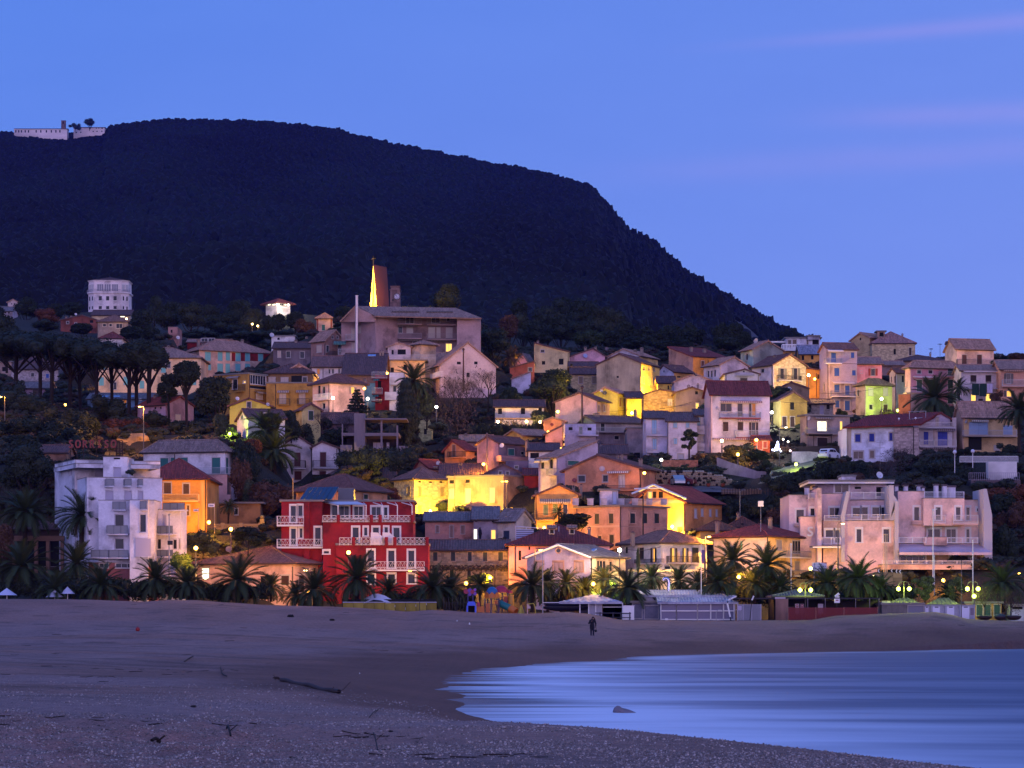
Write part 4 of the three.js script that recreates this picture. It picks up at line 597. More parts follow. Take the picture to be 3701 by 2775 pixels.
bld('roofscape_house','house whose wide tiled roof steps down right of the white corner house','house','C',{d:500,x:[1040,1392],y:[962,1040],roof:'g',ry:778,dep:24,wall:dirty('#6f5a56'),rm:'d',chim:'1195,840,14|1298,825,12|1362,748,14|1385,748,14',sky:'1290,800,70'});
bld('pink_corner_house','pink corner house with hip roof and an orange lit window','house','C',{d:470,x:[782,928,1225],a:56,y:[1028,1290],roof:'h',ry:955,ov:0.7,wall:plaster('#c9a59c'),rm:'d',sh:plaster('#9a8486'),win:'b:866,1058,890,1150|866,1200,892,1250;t:1112,1062,1142,1122;n:828,1050,850,1150',bal:'r:788,1128,908,1172,0.9',rail:WHITE,pipe:'925,1040,1280',chim:'1235,985,18'});
{const r=bld('terrace_building','cream flat roofed house with railed roof terrace below the apartment block','house','C',{d:520,x:[1385,1745],dep:13,y:[838,950],roof:'f',par:0.2,cap:0.5,wall:plaster('#cdb088'),win:'n:1450,895,1478,940|1560,870,1590,920'});
const a=at('C',1390,832,518),b=at('C',1835,786,518),W=b[0]-a[0],H=b[1]-a[1],q=[box(0,W,H-0.05,H,-0.03,0.03),box(0,W,H*0.5,H*0.5+0.03,-0.02,0.02)];for(let i=0;i<=60;i++)q.push(box(W*i/60-0.016,W*i/60+0.016,0,H-0.051,-0.016,0.016));mk('railing',q,STEEL,r,r.matrix.clone().invert().multiply(moved(...a)));
vol(r,'C',{d:526,x:[1425,1622],dep:7,y:[722,835],roof:'G',rise:0.9,wall:plaster('#c9b3ac'),rm:'p',win:'n:1458,745,1476,785|1510,740,1580,785'});
vol(r,'C',{d:524,x:[1620,1705,1838],a:55,y:[698,835],roof:'h',ry:665,wall:plaster('#c9a988'),rm:'p',ov:0.6});}
bld('striped_house','narrow crimson and teal house with three iron balconies','house','C',{d:482,x:[1318,1470],dep:9,y:[960,1260],roof:'f',par:1.0,wall:plaster('#8a2428'),win:'n:1340,1010,1370,1075|1340,1150,1370,1200',sh:pale,bal:'r:1288,932,1420,985,1.0|1288,1068,1378,1118,1.2|1285,1165,1375,1180,1.2',rail:STEEL,bm:plaster('#8a5a58'),awn:'1305,990,1355,1008,1.2|1300,1125,1352,1145,1.2',am:stripe('#3a7a80')});
bld('teal_house','teal rendered house front beside the crimson balconies','house','C',{d:485,x:[1225,1320],dep:9,y:[1030,1260],roof:'f',wall:plaster('#6f9a9c'),chim:'1238,1000,22'});
bld('white_balcony_house','white strip of house with two solid balconies behind the tall palm','house','C',{d:478,x:[1440,1560],dep:8,y:[940,1260],roof:'f',wall:plaster('#c5bfc2'),bal:'p:1445,975,1545,1035,1.0|1400,1105,1500,1165,1.0',win:'w:1470,1050,1500,1105'});
bld('long_gable_house','mauve house with big gable, long tiled slope and dormer behind the bare trees','house','E',{d:520,x:[-120,-26,455],a:74,y:[410,680],roof:'g',ry:292,dep:12,wall:plaster('#c0a8a8'),rm:'p',win:'n:122,372,156,396|270,370,300,396|204,466,232,505;w:-105,432,-90,505|-75,432,-60,505|-45,430,-32,508',dish:'175,275,14,#b8b4c0',bal:'r:-110,478,-30,510,0.8',rail:WHITE});
bld('dormer_house','pale house with flat dormer windows left of the mauve gable','house','C',{d:534,x:[1545,1900],y:[905,1010],roof:'g',ry:770,dep:16,wall:plaster('#b9aab0'),rm:'p',win:'n:1558,907,1592,950',chim:'1448,868,24|1405,878,16'});
bld('lime_gable_house','lime yellow gable end with one grey window on the left','house','C',{d:446,x:[72,420],y:[1228,1300],roof:'G',ry:1158,ax:235,wall:plaster('#b5b24e'),rm:'d',win:'w:218,1188,256,1245',dish:'138,1162,17,#bdbcc4|398,1212,15'});
bld('low_white_house','low white house with dark roof in front of the lime gable','house','C',{d:430,x:[135,230,545],a:70,y:[1330,1430],roof:'G',ry:1252,ax:190,wall:plaster('#c3c6d2'),rm:'d',win:'w:358,1285,392,1325|170,1300,185,1340',chim:'230,1225,12'});
bld('green_gable_cottage','pale yellow cottage with green shutter below the pink corner house','cottage','C',{d:445,x:[640,690,850],a:72,y:[1262,1370],roof:'g',ry:1226,wall:plaster('#b5a870'),rm:'d',sh:green,win:'s:748,1268,788,1345'});
bld('ruined_roof_house','old house with a broken patchy roof left of the concrete frame','house','C',{d:450,x:[800,1145],y:[1380,1480],roof:'g',ry:1285,dep:11,wall:dirty('#6a5a62'),rm:'d',win:'n:870,1400,895,1440'});
bld('garden_wall_house','floodlit stone wall glimpsed through the bare trees','house','C',{d:462,x:[1690,1800],y:[1345,1560],roof:'f',wall:stone('#a8a87a'),win:'n:1735,1420,1760,1470'});
bld('long_beige_house','long weathered beige house with flat eaves lit orange from the lane','house','E',{d:414,x:[45,522,975],a:30,y:[1352,1660],roof:'f',par:0.15,cap:0.2,wall:dirty('#b09278'),sh:pale,win:'s:195,1462,238,1578|402,1455,445,1575|58,1465,98,1540;n:195,1378,232,1412|58,1385,98,1418;w:685,1445,735,1492|772,1447,840,1492|690,1612,730,1655|770,1615,790,1650',band:'45,1352,522,1372,#a58c78'});
bld('slate_roof_house','low house whose brown roofs spread behind the long beige house','house','E',{d:424,x:[-20,330],y:[1345,1400],roof:'g',ry:1248,dep:13,wall:dirty('#8a7068'),rm:'d',chim:'152,1235,26'});
bld('grey_gable_house','grey house with low wide gable and two small windows above the beige house','house','E',{d:420,x:[340,720],y:[1352,1420],roof:'G',ry:1250,ax:515,wall:dirty('#7a6c78'),rm:'d',win:'w:478,1308,508,1345|540,1310,570,1345',dep:10});
bld('annex','small red walled annex with red roof right of the grey gable','annex','E',{d:418,x:[700,880],y:[1345,1400],roof:'g',ry:1290,dep:7,wall:plaster('#8a2a28'),rm:'r',chim:'748,1300,24',dish:'755,1245,22'});
bld('cottage','small orange lit cottage with balcony at the foot of the dark bank','cottage','E',{d:440,x:[18,200,290],a:42,y:[1135,1245],roof:'G',ry:1046,ax:88,wall:plaster('#cf8f62'),rm:'r',sh:louvre('#7a5a4c'),win:'s:82,1085,110,1182;n:272,1148,290,1180',bal:'r:40,1142,165,1188,0.9'});
bld('tile_roof_strip_house','house of which a long tiled roof shows behind the orange cottage','house','E',{d:452,x:[150,420],y:[1058,1100],roof:'g',ry:1003,dep:8,wall:plaster('#a58070'),rm:'p',chim:'198,985,28'});
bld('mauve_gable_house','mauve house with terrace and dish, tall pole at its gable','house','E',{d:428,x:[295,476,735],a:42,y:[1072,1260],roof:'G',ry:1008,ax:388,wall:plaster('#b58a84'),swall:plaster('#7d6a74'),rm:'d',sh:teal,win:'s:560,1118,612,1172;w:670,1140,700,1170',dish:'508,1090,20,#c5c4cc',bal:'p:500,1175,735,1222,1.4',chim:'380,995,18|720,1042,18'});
bld('flat_terrace_house','grey flat house with white framed window below the mauve terrace','house','E',{d:424,x:[540,735],y:[1222,1320],roof:'f',wall:plaster('#6d5f70'),win:'w:615,1262,648,1290'});
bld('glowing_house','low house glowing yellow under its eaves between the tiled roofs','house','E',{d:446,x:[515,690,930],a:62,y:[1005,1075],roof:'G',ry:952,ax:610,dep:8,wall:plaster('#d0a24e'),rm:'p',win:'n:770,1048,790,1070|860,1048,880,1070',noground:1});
bld('salmon_house','salmon house end wall with narrow chimneys beside the glowing house','house','E',{d:438,x:[880,1025],y:[1000,1080],roof:'G',ry:918,ax:1022,wall:plaster('#c59282'),rm:'d',chim:'1028,875,18|885,1070,14'});
bld('white_backyard_house','dark roofed house with white lower wall and open doorway','house','E',{d:426,x:[735,990],y:[1135,1215],roof:'g',ry:1072,dep:9,wall:WH,rm:'d',win:'n:750,1152,825,1200',ant:'885,1060,1130'});
bld('shed_roof_house','lilac house with long single pitch roof and twin striped awnings','house','E',{d:412,x:[820,975,1328],a:50,y:[1195,1410],roof:'g',az:1,rise:2.9,dep:10,wall:plaster('#a598ac'),swall:plaster('#a598ac'),rm:'p',sh:teal,win:'s:1072,1222,1165,1258;b:915,1205,945,1290;w:840,1210,870,1290',awn:'822,1195,872,1235,1.0|885,1195,945,1232,1.0',am:stripe('#cdbfae'),bal:'r:885,1288,955,1338,1.0',rail:STEEL,dish:'1345,1062,22,#3a2c34'});
bld('purple_roof_house','house behind the lilac one showing a broad plum coloured roof','house','E',{d:420,x:[1330,1580],y:[1165,1230],roof:'g',ry:1085,dep:10,wall:plaster('#8a7a8c'),rm:'d'});
bld('orange_gable_house','orange house with wide boarded gable, awning and red dish','house','E',{d:398,x:[1045,1682,1885],a:22,y:[1300,1470],roof:'G',y2:1288,ry:1168,ax:1328,ov:0.7,wall:plaster('#c88a66'),rm:'d',sh:plaster('#c9c2c0'),win:'w:1158,1345,1220,1402|1368,1342,1415,1402;s:1510,1340,1558,1446;n:1820,1345,1840,1400',awn:'1425,1310,1612,1328,1.0',am:stripe('#cfc8c8'),dish:'1365,1290,24,#b9a8a0|1128,1388,20,#7a2a26',bal:'r:1330,1432,1680,1468,1.0',pipe:'1690,1290,1450',chim:'1695,1195,26|1498,1165,18|1535,1160,16'});
bld('yellow_gable_house','yellow gable house with scalloped awning and green blinds','house','F',{d:384,x:[792,1160],y:[338,595],roof:'G',y2:330,ry:238,ax:998,wall:plaster('#cc9a58'),rm:'d',trim:plaster('#d8c09a'),sh:louvre('#6f8a62'),win:'s:862,410,902,500|945,407,985,480;w:1030,407,1070,490',awn:'830,362,1095,402,0.9',am:stripe('#c8b898'),bal:'r:818,485,945,540,1.0|1010,490,1100,520,1.0',chim:'800,285,22|1120,245,24|1185,235,22',pipe:'800,345,590'});
{const r=bld('parapet_house','square pink palazzo with dark shutters and planted roof terrace','house','F',{d:378,x:[1110,1515,1925],a:46,y:[428,790],roof:'f',par:0.1,cap:0.3,wall:plaster('#b78e7c'),trim:plaster('#bd9c8a'),sh:louvre('#1f2a2e'),tw:0.16,win:'s:1302,490,1340,576|1424,488,1462,572|1605,487,1647,570|1712,487,1750,570|1812,487,1853,570|1428,670,1465,740|1330,680,1360,745',band:'1110,598,1515,604,#c5a594|1515,598,1925,604,#b59484|1325,462,1365,470,#c5a594|1415,460,1472,468,#c5a594|1592,460,1660,468,#b59484|1800,460,1865,468,#b59484',pipe:'1520,430,780'});
const I=r.matrix.clone().invert(),wq=plaster('#bdb4ba');
for(const x of[1138,1265,1380,1530,1650,1770,1895]){const p=at('F',x,415,x<1515?379.5:380),u=1/perM(379);mk('planter',[box(p[0]-26*u,p[0]+26*u,p[1],p[1]+52*u,p[2]-0.6,p[2]),box(p[0]-30*u,p[0]+30*u,p[1]+52*u+0.002,p[1]+58*u,p[2]-0.65,p[2]+0.05)],wq,r,I);}
for(const[x,h]of[[1172,62],[1218,70],[1275,60]]){const p=at('F',x,400,381),u=1/perM(380);mk('cactus',[bar(p,[p[0],p[1]+h*u,p[2]],0.09,7),...[-1,1].map((s)=>tube([[p[0],p[1]+h*u*0.4,p[2]],[p[0]+s*0.3,p[1]+h*u*0.5,p[2]],[p[0]+s*0.32,p[1]+h*u*0.85,p[2]]],0.06,8,6))],leafM('#2c3020'),r,I);}
{const a=at('F',1520,415,379.3),b=at('F',1925,360,379.3),W=b[0]-a[0],H=b[1]-a[1],q=[box(0,W,H-0.06,H,-0.05,0.05)];for(let i=0;i<=40;i++)q.push(box(W*i/40,W*i/40+0.05,0,H-0.061,-0.03,0.03));mk('balustrade',q,wq,r,I.clone().multiply(moved(...a)));}
vol(r,'F',{d:383,x:[1350,1502],dep:4,y:[290,420],roof:'f',par:0.1,cap:0.3,wall:plaster('#c5bcc4'),win:'d:1455,300,1490,405',door:paint('#a8b0c8',0.5),ant:'1385,230,290'});}
{const r=bld('awning_house','tall orange house with white barge boards, one lit window and a lamp below','house','F',{d:388,x:[1630,2075,2390],a:40,y:[380,690],roof:'G',y2:395,ry:246,ax:1805,ov:0.6,wall:plaster('#c98f55'),rm:'r',sh:louvre('#a9b2c0'),win:'ly:1755,300,1790,360;n:1668,330,1715,365|1795,300,1828,355|1845,300,1886,355|2010,600,2055,650;s:2155,450,2175,525|2212,448,2230,510|2282,452,2298,512|2338,455,2352,512',band:'1640,385,2070,395,#d0ad8a',pipe:'2070,400,640'});
const p=(x,y,dd)=>V(...at('F',x,y,dd)),I=r.matrix.clone().invert();mk('barge_board',[bar(at('F',1618,318,386.5),at('F',1805,240,386.5),0.16,5),bar(at('F',1805,240,386.5),at('F',2085,360,386.5),0.16,5),bar(at('F',1640,275,385),at('F',1890,268,385),0.1,5)],WHITE,r,I);
void p;}
bld('orange_tiled_house','low house whose tiled roof glows orange beside a street lamp','house','I',{d:372,x:[310,600],y:[632,720],roof:'h',ry:552,ov:0.7,wall:plaster('#d0a45a'),rm:'#8a5a3c'});
bld('far_roof_house','house showing a russet hip roof with one dormer behind the glowing roof','house','I',{d:384,x:[560,800],y:[605,700],roof:'h',ry:522,wall:plaster('#a08070'),rm:'#7a4a38',win:'n:660,570,680,600',chim:'632,470,20'});
bld('white_bay_house','pale seafront house with maroon hip roof and corner balcony','house','I',{d:350,x:[425,888,1228],a:38,y:[682,1020],roof:'h',ry:585,ov:0.6,wall:plaster('#bdb6b8'),swall:plaster('#cfaa78'),rm:'r',sh:louvre('#8c8484'),win:'s:962,718,1005,795|1120,900,1160,970;b:1100,720,1200,830;r:650,722,672,800',blind:louvre('#5fa6a8'),bal:'r:900,800,1275,858,1.2|900,965,1235,1015,1.2',rail:STEEL,pipe:'888,690,860',chim:'908,512,28|455,545,26'});
bld('shutter_house','white restaurant house with black shutters and lit windows behind the palms','restaurant','F',{d:344,x:[1530,1870,2262],a:62,y:[738,1075],roof:'h',ry:636,ov:0.55,wall:plaster('#cbc0b8'),rm:'b',sh:louvre('#17191c'),win:'s:1685,780,1724,876|2135,780,2190,905;t:1797,780,1820,905|1962,782,1990,905|2065,782,2088,905;n:1560,775,1585,830;w:1900,935,1955,965',bal:'r:1940,850,2200,908,0.7|1640,880,1850,912,0.8',chim:'1628,640,28|1905,620,30'});
{const d=339,a=at('F',1590,985,d),b=at('F',2172,965,d),t=thing('restaurant_canopy','long cream canopy on posts before the restaurant house','canopy',[a[0],a[1],a[2]]),W=b[0]-a[0];mk('canopy_roof',[box(0,W,0,0.25,-2.5,0)],plaster('#d2c09a'),t);mk('post',[0,0.33,0.66,1].map((q)=>bar([W*q,-2.6,-0.1],[W*q,0,-0.1],0.05,6)),WHITE,t);}
bld('dormer_roof_house','pink house under a broad red roof with two white dormers','house','F',{d:348,x:[565,1430],y:[758,1010],roof:'h',ry:588,dep:15,wall:plaster('#c78f92'),rm:'r',win:'n:650,805,672,890|735,770,750,800',chim:'1100,575,26|1255,598,26',pipe:'620,770,1000'});
for(const[x,lab]of[[935,'left'],[1108,'right']]){const r=vol(scene.children.filter((o)=>o.name==='dormer_roof_house')[0],'F',{d:346.5,x:[x-22,x+22],dep:3,y:[612,662],roof:'g',rise:0.25,wall:plaster('#c9c2c8'),rm:'p',win:`n:${x - 15},615,${x + 15},660`,down:0,ov:0.15});void r;void lab;}
bld('round_window_house','white gabled villa with round window and three closed shutters','villa','F',{d:334,x:[722,1262,1565],a:33,y:[858,1100],roof:'G',ry:752,ax:985,ov:0.55,wall:plaster('#c2bac8'),swall:plaster('#cabb9a'),rm:'g',sh:plaster('#b8a29c'),trim:plaster('#c9a58c'),tw:0.2,win:'s:792,905,858,982|950,905,1030,985|1135,903,1200,985;w:1320,890,1400,985|1425,895,1455,985',pipe:'1270,870,1060',sky:'1290,770,40'});
{const d=333.4,p=at('F',990,805,d),u=1/perM(d),r=scene.children.find((o)=>o.name==='round_window_house'),I=r.matrix.clone().invert();const w=mk('round_window',new THREE.TorusGeometry(22*u,5*u,8,24).translate(p[0],p[1],p[2]),plaster('#c49a84'),r,I);mk('pane',new THREE.CylinderGeometry(20*u,20*u,0.06,24).rotateX(Math.PI/2).translate(p[0],p[1],p[2]-0.02),GLASS,w);mk('barge_board',[bar(at('F',706,866,d-0.3),at('F',985,756,d-0.3),0.14,5),bar(at('F',985,756,d-0.3),at('F',1268,866,d-0.3),0.14,5)],WHITE,r,I);}
bld('vine_house','long stone terrace house with four green shutters behind a vine pergola','house','F',{d:352,x:[-125,560],y:[802,1090],roof:'g',ry:716,dep:10,wall:stone('#a8987a'),rm:'b',trim:plaster('#b8a890'),sh:louvre('#2c3a40'),win:'s:70,817,108,893|215,817,248,893|345,818,382,893|476,817,515,893|-82,818,-45,893|210,975,240,1060|-70,980,-40,1060;d:60,970,95,1060',door:paint('#1f3a2c',0.6)});
{const d=349,a=at('F',-120,975,d),b=at('F',560,950,d),t=thing('pergola','vine covered pergola along the stone terrace house','pergola',[a[0],a[1],a[2]]),W=b[0]-a[0];mk('frame',[bar([0,0,0],[W,0.4,0],0.05,5),...Array.from({length:7},(_,i)=>bar([W*i/6,-3,0],[W*i/6,0.3,0],0.05,5))],IRON,t);const L=[];for(let i=0;i<16;i++)L.push([W*(i+0.5)/16,0.35,-0.9,W/26,0.35,1.0]);mk('vine',leafCloud(9,L,1500,0.2,0),leafM('#3a3022'),t);}
{const r=bld('grey_roof_house','grey house with two bright doorways under an old tiled roof','house','F',{d:368,x:[265,470],y:[540,720],roof:'g',ry:432,dep:11,wall:plaster('#857a84'),rm:'g',win:'lw:264,620,297,718;ly:413,625,455,712;n:275,540,298,562|420,542,444,564'});
vol(r,'F',{d:371,x:[-150,265],y:[552,720],roof:'g',ry:480,dep:9,wall:plaster('#b07f74'),rm:'g',sh:louvre('#8a7068'),win:'s:60,590,92,690|155,590,188,660|-60,590,-30,650'});
vol(r,'F',{d:366,x:[470,622,760],a:40,y:[558,760],roof:'g',ry:452,dep:9,wall:plaster('#b0a69c'),rm:'g',win:'d:520,635,572,755',door:louvre('#27324c')});}
{const d=352,a=at('F',625,745,d),u=1/perM(d),t=thing('roof_terrace_screen','terrace railing hung with blue and white striped cloth','screen',a);mk('frame',[bar([0,0,0],[0,150*u,0],0.05,6),bar([90*u,0,0],[90*u,140*u,0],0.05,6),bar([370*u,0,0],[370*u,150*u,0],0.04,6),bar([0,55*u,0],[370*u,55*u,0],0.04,6),bar([0,150*u,0],[280*u,125*u,0],0.06,6)],paint('#b9b4c4',0.5),t);
const g=new THREE.PlaneGeometry(150*u,110*u,24,6),p=g.attributes.position;for(let i=0;i<p.count;i++)p.setZ(i,0.08*Math.sin(p.getX(i)*5)+0.12);g.rotateZ(0).translate(80*u,68*u,0);const uvA=g.attributes.uv;for(let i=0;i<uvA.count;i++)uvA.setXY(i,uvA.getY(i)*1.9,uvA.getX(i));mk('striped_cloth',g,stripe('#9aa0c0'),t);mk('railing_panel',box(90*u,365*u,2*u,52*u,-0.08,-0.03),plaster('#a5808c'),t);}
bld('monopitch_house','tall cream house with a sloping single pitch roof line','house','E',{d:590,x:[786,1085],y:[222,460],roof:'G',y2:288,ry:218,ax:786,wall:plaster('#c2b184'),rm:'d',ov:0.25,win:'w:838,268,872,294;n:850,366,878,398|995,346,1035,398',chim:'815,185,16',ant:'828,158,220',pipe:'1075,295,440'});
bld('pink_gable_house','pink gable house with blue round dish just right of the single pitch house','house','E',{d:600,x:[1088,1390],y:[332,430],roof:'G',ry:256,ax:1290,wall:plaster('#c59aa4'),rm:'d',dish:'1220,322,20,#8f9ec0',chim:'1222,240,20|1310,238,18'});
bld('arched_annex','small house with a tiled lean-to and arched niche below the pink gable','house','E',{d:570,x:[1086,1325],y:[418,450],roof:'g',ry:375,dep:6,wall:plaster('#b8ac98'),rm:'d',win:'n:1092,390,1112,418'});
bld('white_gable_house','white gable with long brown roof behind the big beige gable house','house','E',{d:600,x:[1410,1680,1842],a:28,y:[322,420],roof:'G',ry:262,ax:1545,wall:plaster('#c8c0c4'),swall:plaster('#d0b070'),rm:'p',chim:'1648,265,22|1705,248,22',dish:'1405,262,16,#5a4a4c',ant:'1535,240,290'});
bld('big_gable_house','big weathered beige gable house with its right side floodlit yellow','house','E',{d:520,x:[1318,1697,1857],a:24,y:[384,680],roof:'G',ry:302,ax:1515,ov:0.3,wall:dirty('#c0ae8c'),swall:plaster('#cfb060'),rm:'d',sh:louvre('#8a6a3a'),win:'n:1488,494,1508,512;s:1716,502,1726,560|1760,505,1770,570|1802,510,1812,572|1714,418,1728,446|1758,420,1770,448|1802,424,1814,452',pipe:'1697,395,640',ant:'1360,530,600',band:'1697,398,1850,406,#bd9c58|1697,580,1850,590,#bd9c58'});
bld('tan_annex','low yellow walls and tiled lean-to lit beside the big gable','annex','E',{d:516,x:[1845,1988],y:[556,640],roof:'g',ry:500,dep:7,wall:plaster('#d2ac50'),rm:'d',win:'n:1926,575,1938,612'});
bld('brown_stone_house','stone house with two pale shutters under a ribbed tile eave','house','E',{d:532,x:[1100,1325],y:[480,640],roof:'g',ry:428,dep:6,wall:stone('#b0a27c'),rm:'d',sh:louvre('#6f6250'),win:'s:1165,500,1200,560|1280,498,1318,560'});
bld('terracotta_house','terracotta red house with white framed window left of the cream tower','house','E',{d:575,x:[575,785],y:[425,545],roof:'G',y2:372,ry:368,ax:783,ov:0.2,wall:plaster('#9a5448'),rm:'d',win:'w:732,422,766,455'});
bld('twin_pink_gables','small pink house with steep slate roof behind the terracotta house','house','E',{d:600,x:[622,735,785],a:24,y:[402,450],roof:'G',ry:304,ax:690,wall:plaster('#cf9a94'),rm:'g',chim:'685,330,12|698,342,12'});
bld('whitewashed_shed','whitewashed sloping wall half hidden behind the pine','shed','E',{d:560,x:[590,755],y:[520,640],roof:'G',y2:462,ry:460,ax:752,wall:plaster('#c5c2d0'),rm:'p',ov:0.2});
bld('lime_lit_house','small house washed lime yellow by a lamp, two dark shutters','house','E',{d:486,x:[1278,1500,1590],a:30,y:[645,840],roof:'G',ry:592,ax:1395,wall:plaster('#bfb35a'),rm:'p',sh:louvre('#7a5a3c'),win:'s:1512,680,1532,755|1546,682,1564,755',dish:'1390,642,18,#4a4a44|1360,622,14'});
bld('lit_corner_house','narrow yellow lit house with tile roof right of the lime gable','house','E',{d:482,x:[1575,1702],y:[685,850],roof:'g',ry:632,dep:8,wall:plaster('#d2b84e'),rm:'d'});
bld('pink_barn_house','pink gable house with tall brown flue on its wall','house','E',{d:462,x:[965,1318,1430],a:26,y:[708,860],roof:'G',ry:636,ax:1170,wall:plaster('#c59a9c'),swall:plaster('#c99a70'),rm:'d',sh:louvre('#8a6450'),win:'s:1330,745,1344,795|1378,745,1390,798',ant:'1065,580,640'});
pole('flue_pipe','tall brown flue pipe rising before the pink gable house','flue','E',1194,590,858,458,0.22,paint('#3a2226',0.6));
bld('brick_gable_house','long tan brick gable with one white shuttered window','house','E',{d:484,x:[1702,2135],y:[658,830],roof:'G',ry:608,ax:1862,ov:0.25,wall:stone('#c0a070'),rm:'d',sh:plaster('#cfc8c8'),win:'s:1928,692,1965,748'});
bld('white_cottage','white cottage with tile roof and three bright garden lamps','cottage','E',{d:470,x:[448,868],y:[762,945],roof:'g',ry:702,dep:8,wall:plaster('#c9c2bc'),rm:'d',win:'n:475,772,508,822|670,770,706,822|820,768,850,800',bal:''});
{const d=465,a=at('E',500,862,d),t=thing('pergola','plant covered pergola in front of the white cottage','pergola',a),W=at('E',850,862,d)[0]-a[0];mk('frame',[box(-1,W,0,0.15,-2,0.2),...[0,0.3,0.62,1].map((q)=>box(W*q-0.1,W*q+0.1,-2.8,0,-0.2,0))],paint('#4a3a34',0.8),t);const L=[];for(let i=0;i<5;i++)L.push([W*(0.06+i*0.09),-1.0-(i%2)*0.4,0.1,0.9,0.9,0.4]);mk('creeper',leafCloud(19,L,900,0.18,0),leafM('#3a3022'),t);}
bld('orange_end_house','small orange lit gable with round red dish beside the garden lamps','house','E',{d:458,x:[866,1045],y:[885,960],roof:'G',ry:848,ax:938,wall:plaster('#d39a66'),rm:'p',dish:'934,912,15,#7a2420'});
bld('blue_terrace_house','pale blue house with roof terrace and glass parasol poles','house','E',{d:448,x:[1042,1312],y:[905,1080],roof:'f',wall:plaster('#a9a8c0'),win:'n:1078,932,1112,960|1240,935,1275,962;d:1170,930,1196,990',door:paint('#6d7c74',0.6),bal:'r:1165,962,1335,1000,1.4',rail:STEEL});
bld('mauve_roof_house','mauve gable with long speckled tile roof above the blue terrace','house','E',{d:455,x:[1155,1318,1740],a:70,y:[892,1060],roof:'G',ry:835,ax:1228,dep:9,wall:dirty('#9a8a90'),rm:'b',win:'b:1352,898,1390,970;n:1520,895,1560,910|1680,895,1702,912;w:1470,1005,1512,1040',bal:'r:1318,930,1600,972,1.0',rail:STEEL,chim:'1315,810,46|1570,830,24|1650,780,20'});
bld('service_box_house','grey box shaped oriel on props at the end of the mauve house','annex','E',{d:446,x:[1580,1770],y:[945,1200],roof:'f',cap:0.2,wall:plaster('#8f8284'),win:'w:1716,982,1738,1018;n:1640,1150,1690,1200'});
{const lw=plaster('#b4b0c2'),r=bld('light_blue_shutter_house','long lilac white house with pale blue shutters on two floors','house','E',{d:432,x:[1925,2178],y:[885,1210],roof:'g',ry:808,dep:10,wall:lw,rm:'b',sh:lblue,win:'s:1975,885,2008,938|2082,885,2112,938|1978,1028,2008,1078;r:2010,1160,2065,1205',pipe:'1928,890,1205',blind:louvre('#9ca0b4')});
vol(r,'E',{d:434,x:[1740,1925],y:[858,1210],roof:'g',ry:798,dep:10,wall:lw,rm:'b',sh:lblue,win:'s:1792,870,1832,990|1798,1030,1832,1122|1800,1155,1880,1205',bal:'r:1750,945,1920,1000,0.9|1750,1100,1920,1145,0.9',rail:paint('#a8a8b4',0.5),bm:lw});
vol(r,'G',{d:434,x:[275,410],y:[835,1215],roof:'g',ry:782,dep:10,wall:lw,rm:'b',sh:lblue,win:'s:278,850,310,970|300,1140,340,1205',bal:'p:278,920,405,985,1.0|278,1070,405,1130,1.0',bm:lw});}
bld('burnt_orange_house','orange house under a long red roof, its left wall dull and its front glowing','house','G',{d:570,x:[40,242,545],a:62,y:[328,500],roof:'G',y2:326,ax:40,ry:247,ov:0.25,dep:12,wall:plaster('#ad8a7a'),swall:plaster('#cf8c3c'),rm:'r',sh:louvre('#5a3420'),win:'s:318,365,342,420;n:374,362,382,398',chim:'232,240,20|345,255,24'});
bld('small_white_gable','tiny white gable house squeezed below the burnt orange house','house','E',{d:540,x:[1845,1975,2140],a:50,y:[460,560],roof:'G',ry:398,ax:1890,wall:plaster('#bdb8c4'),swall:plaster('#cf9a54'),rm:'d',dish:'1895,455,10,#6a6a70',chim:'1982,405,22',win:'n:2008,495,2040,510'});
bld('pale_gable_house','pale lilac blind gable with black dish on the ridge','house','G',{d:505,x:[88,432],y:[545,660],roof:'G',ry:475,ax:265,wall:plaster('#b9aeb8'),rm:'p',dish:'268,480,15,#2a2226',ov:0.25});
bld('dusky_gable_house','dusky grey gable with round vent left of the white balcony house','house','G',{d:478,x:[98,365],y:[640,790],roof:'G',ry:590,ax:240,wall:dirty('#85737c'),rm:'d',win:'n:266,625,290,655;lg:270,725,298,775',chim:'210,568,22|290,555,14'});
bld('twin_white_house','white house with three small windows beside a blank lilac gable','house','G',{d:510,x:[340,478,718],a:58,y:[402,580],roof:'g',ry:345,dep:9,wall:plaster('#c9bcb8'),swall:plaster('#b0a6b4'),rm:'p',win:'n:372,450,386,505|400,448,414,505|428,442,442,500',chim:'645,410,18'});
bld('garden_gable_house','small white gable with slab canopy over its garden door','house','G',{d:470,x:[520,815],y:[478,590],roof:'G',ry:435,ax:690,ov:0.25,wall:plaster('#b8b0b4'),rm:'d',win:'n:676,450,690,464;d:652,512,712,580',awn:'612,488,770,492,1.0',am:paint('#8f8a90',0.7),pipe:'530,485,575|806,485,570'});
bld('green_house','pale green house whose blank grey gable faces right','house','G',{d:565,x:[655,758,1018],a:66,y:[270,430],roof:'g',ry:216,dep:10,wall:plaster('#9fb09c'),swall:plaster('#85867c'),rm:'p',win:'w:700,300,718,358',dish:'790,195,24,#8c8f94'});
bld('stone_gable_house','stone fronted gable house with two balcony doors in strong lamp light','house','G',{d:478,x:[752,935,1215],a:62,y:[402,600],roof:'g',ry:328,dep:10,wall:plaster('#c5bfc0'),swall:stone('#c4b898'),rm:'d',sh:louvre('#6a6a62'),win:'w:828,432,858,468;o:995,428,1030,520|1110,425,1145,525',bal:'r:985,485,1180,530,0.8',pipe:'928,405,560',dish:'985,530,20',chim:'950,310,22|1048,305,20'});
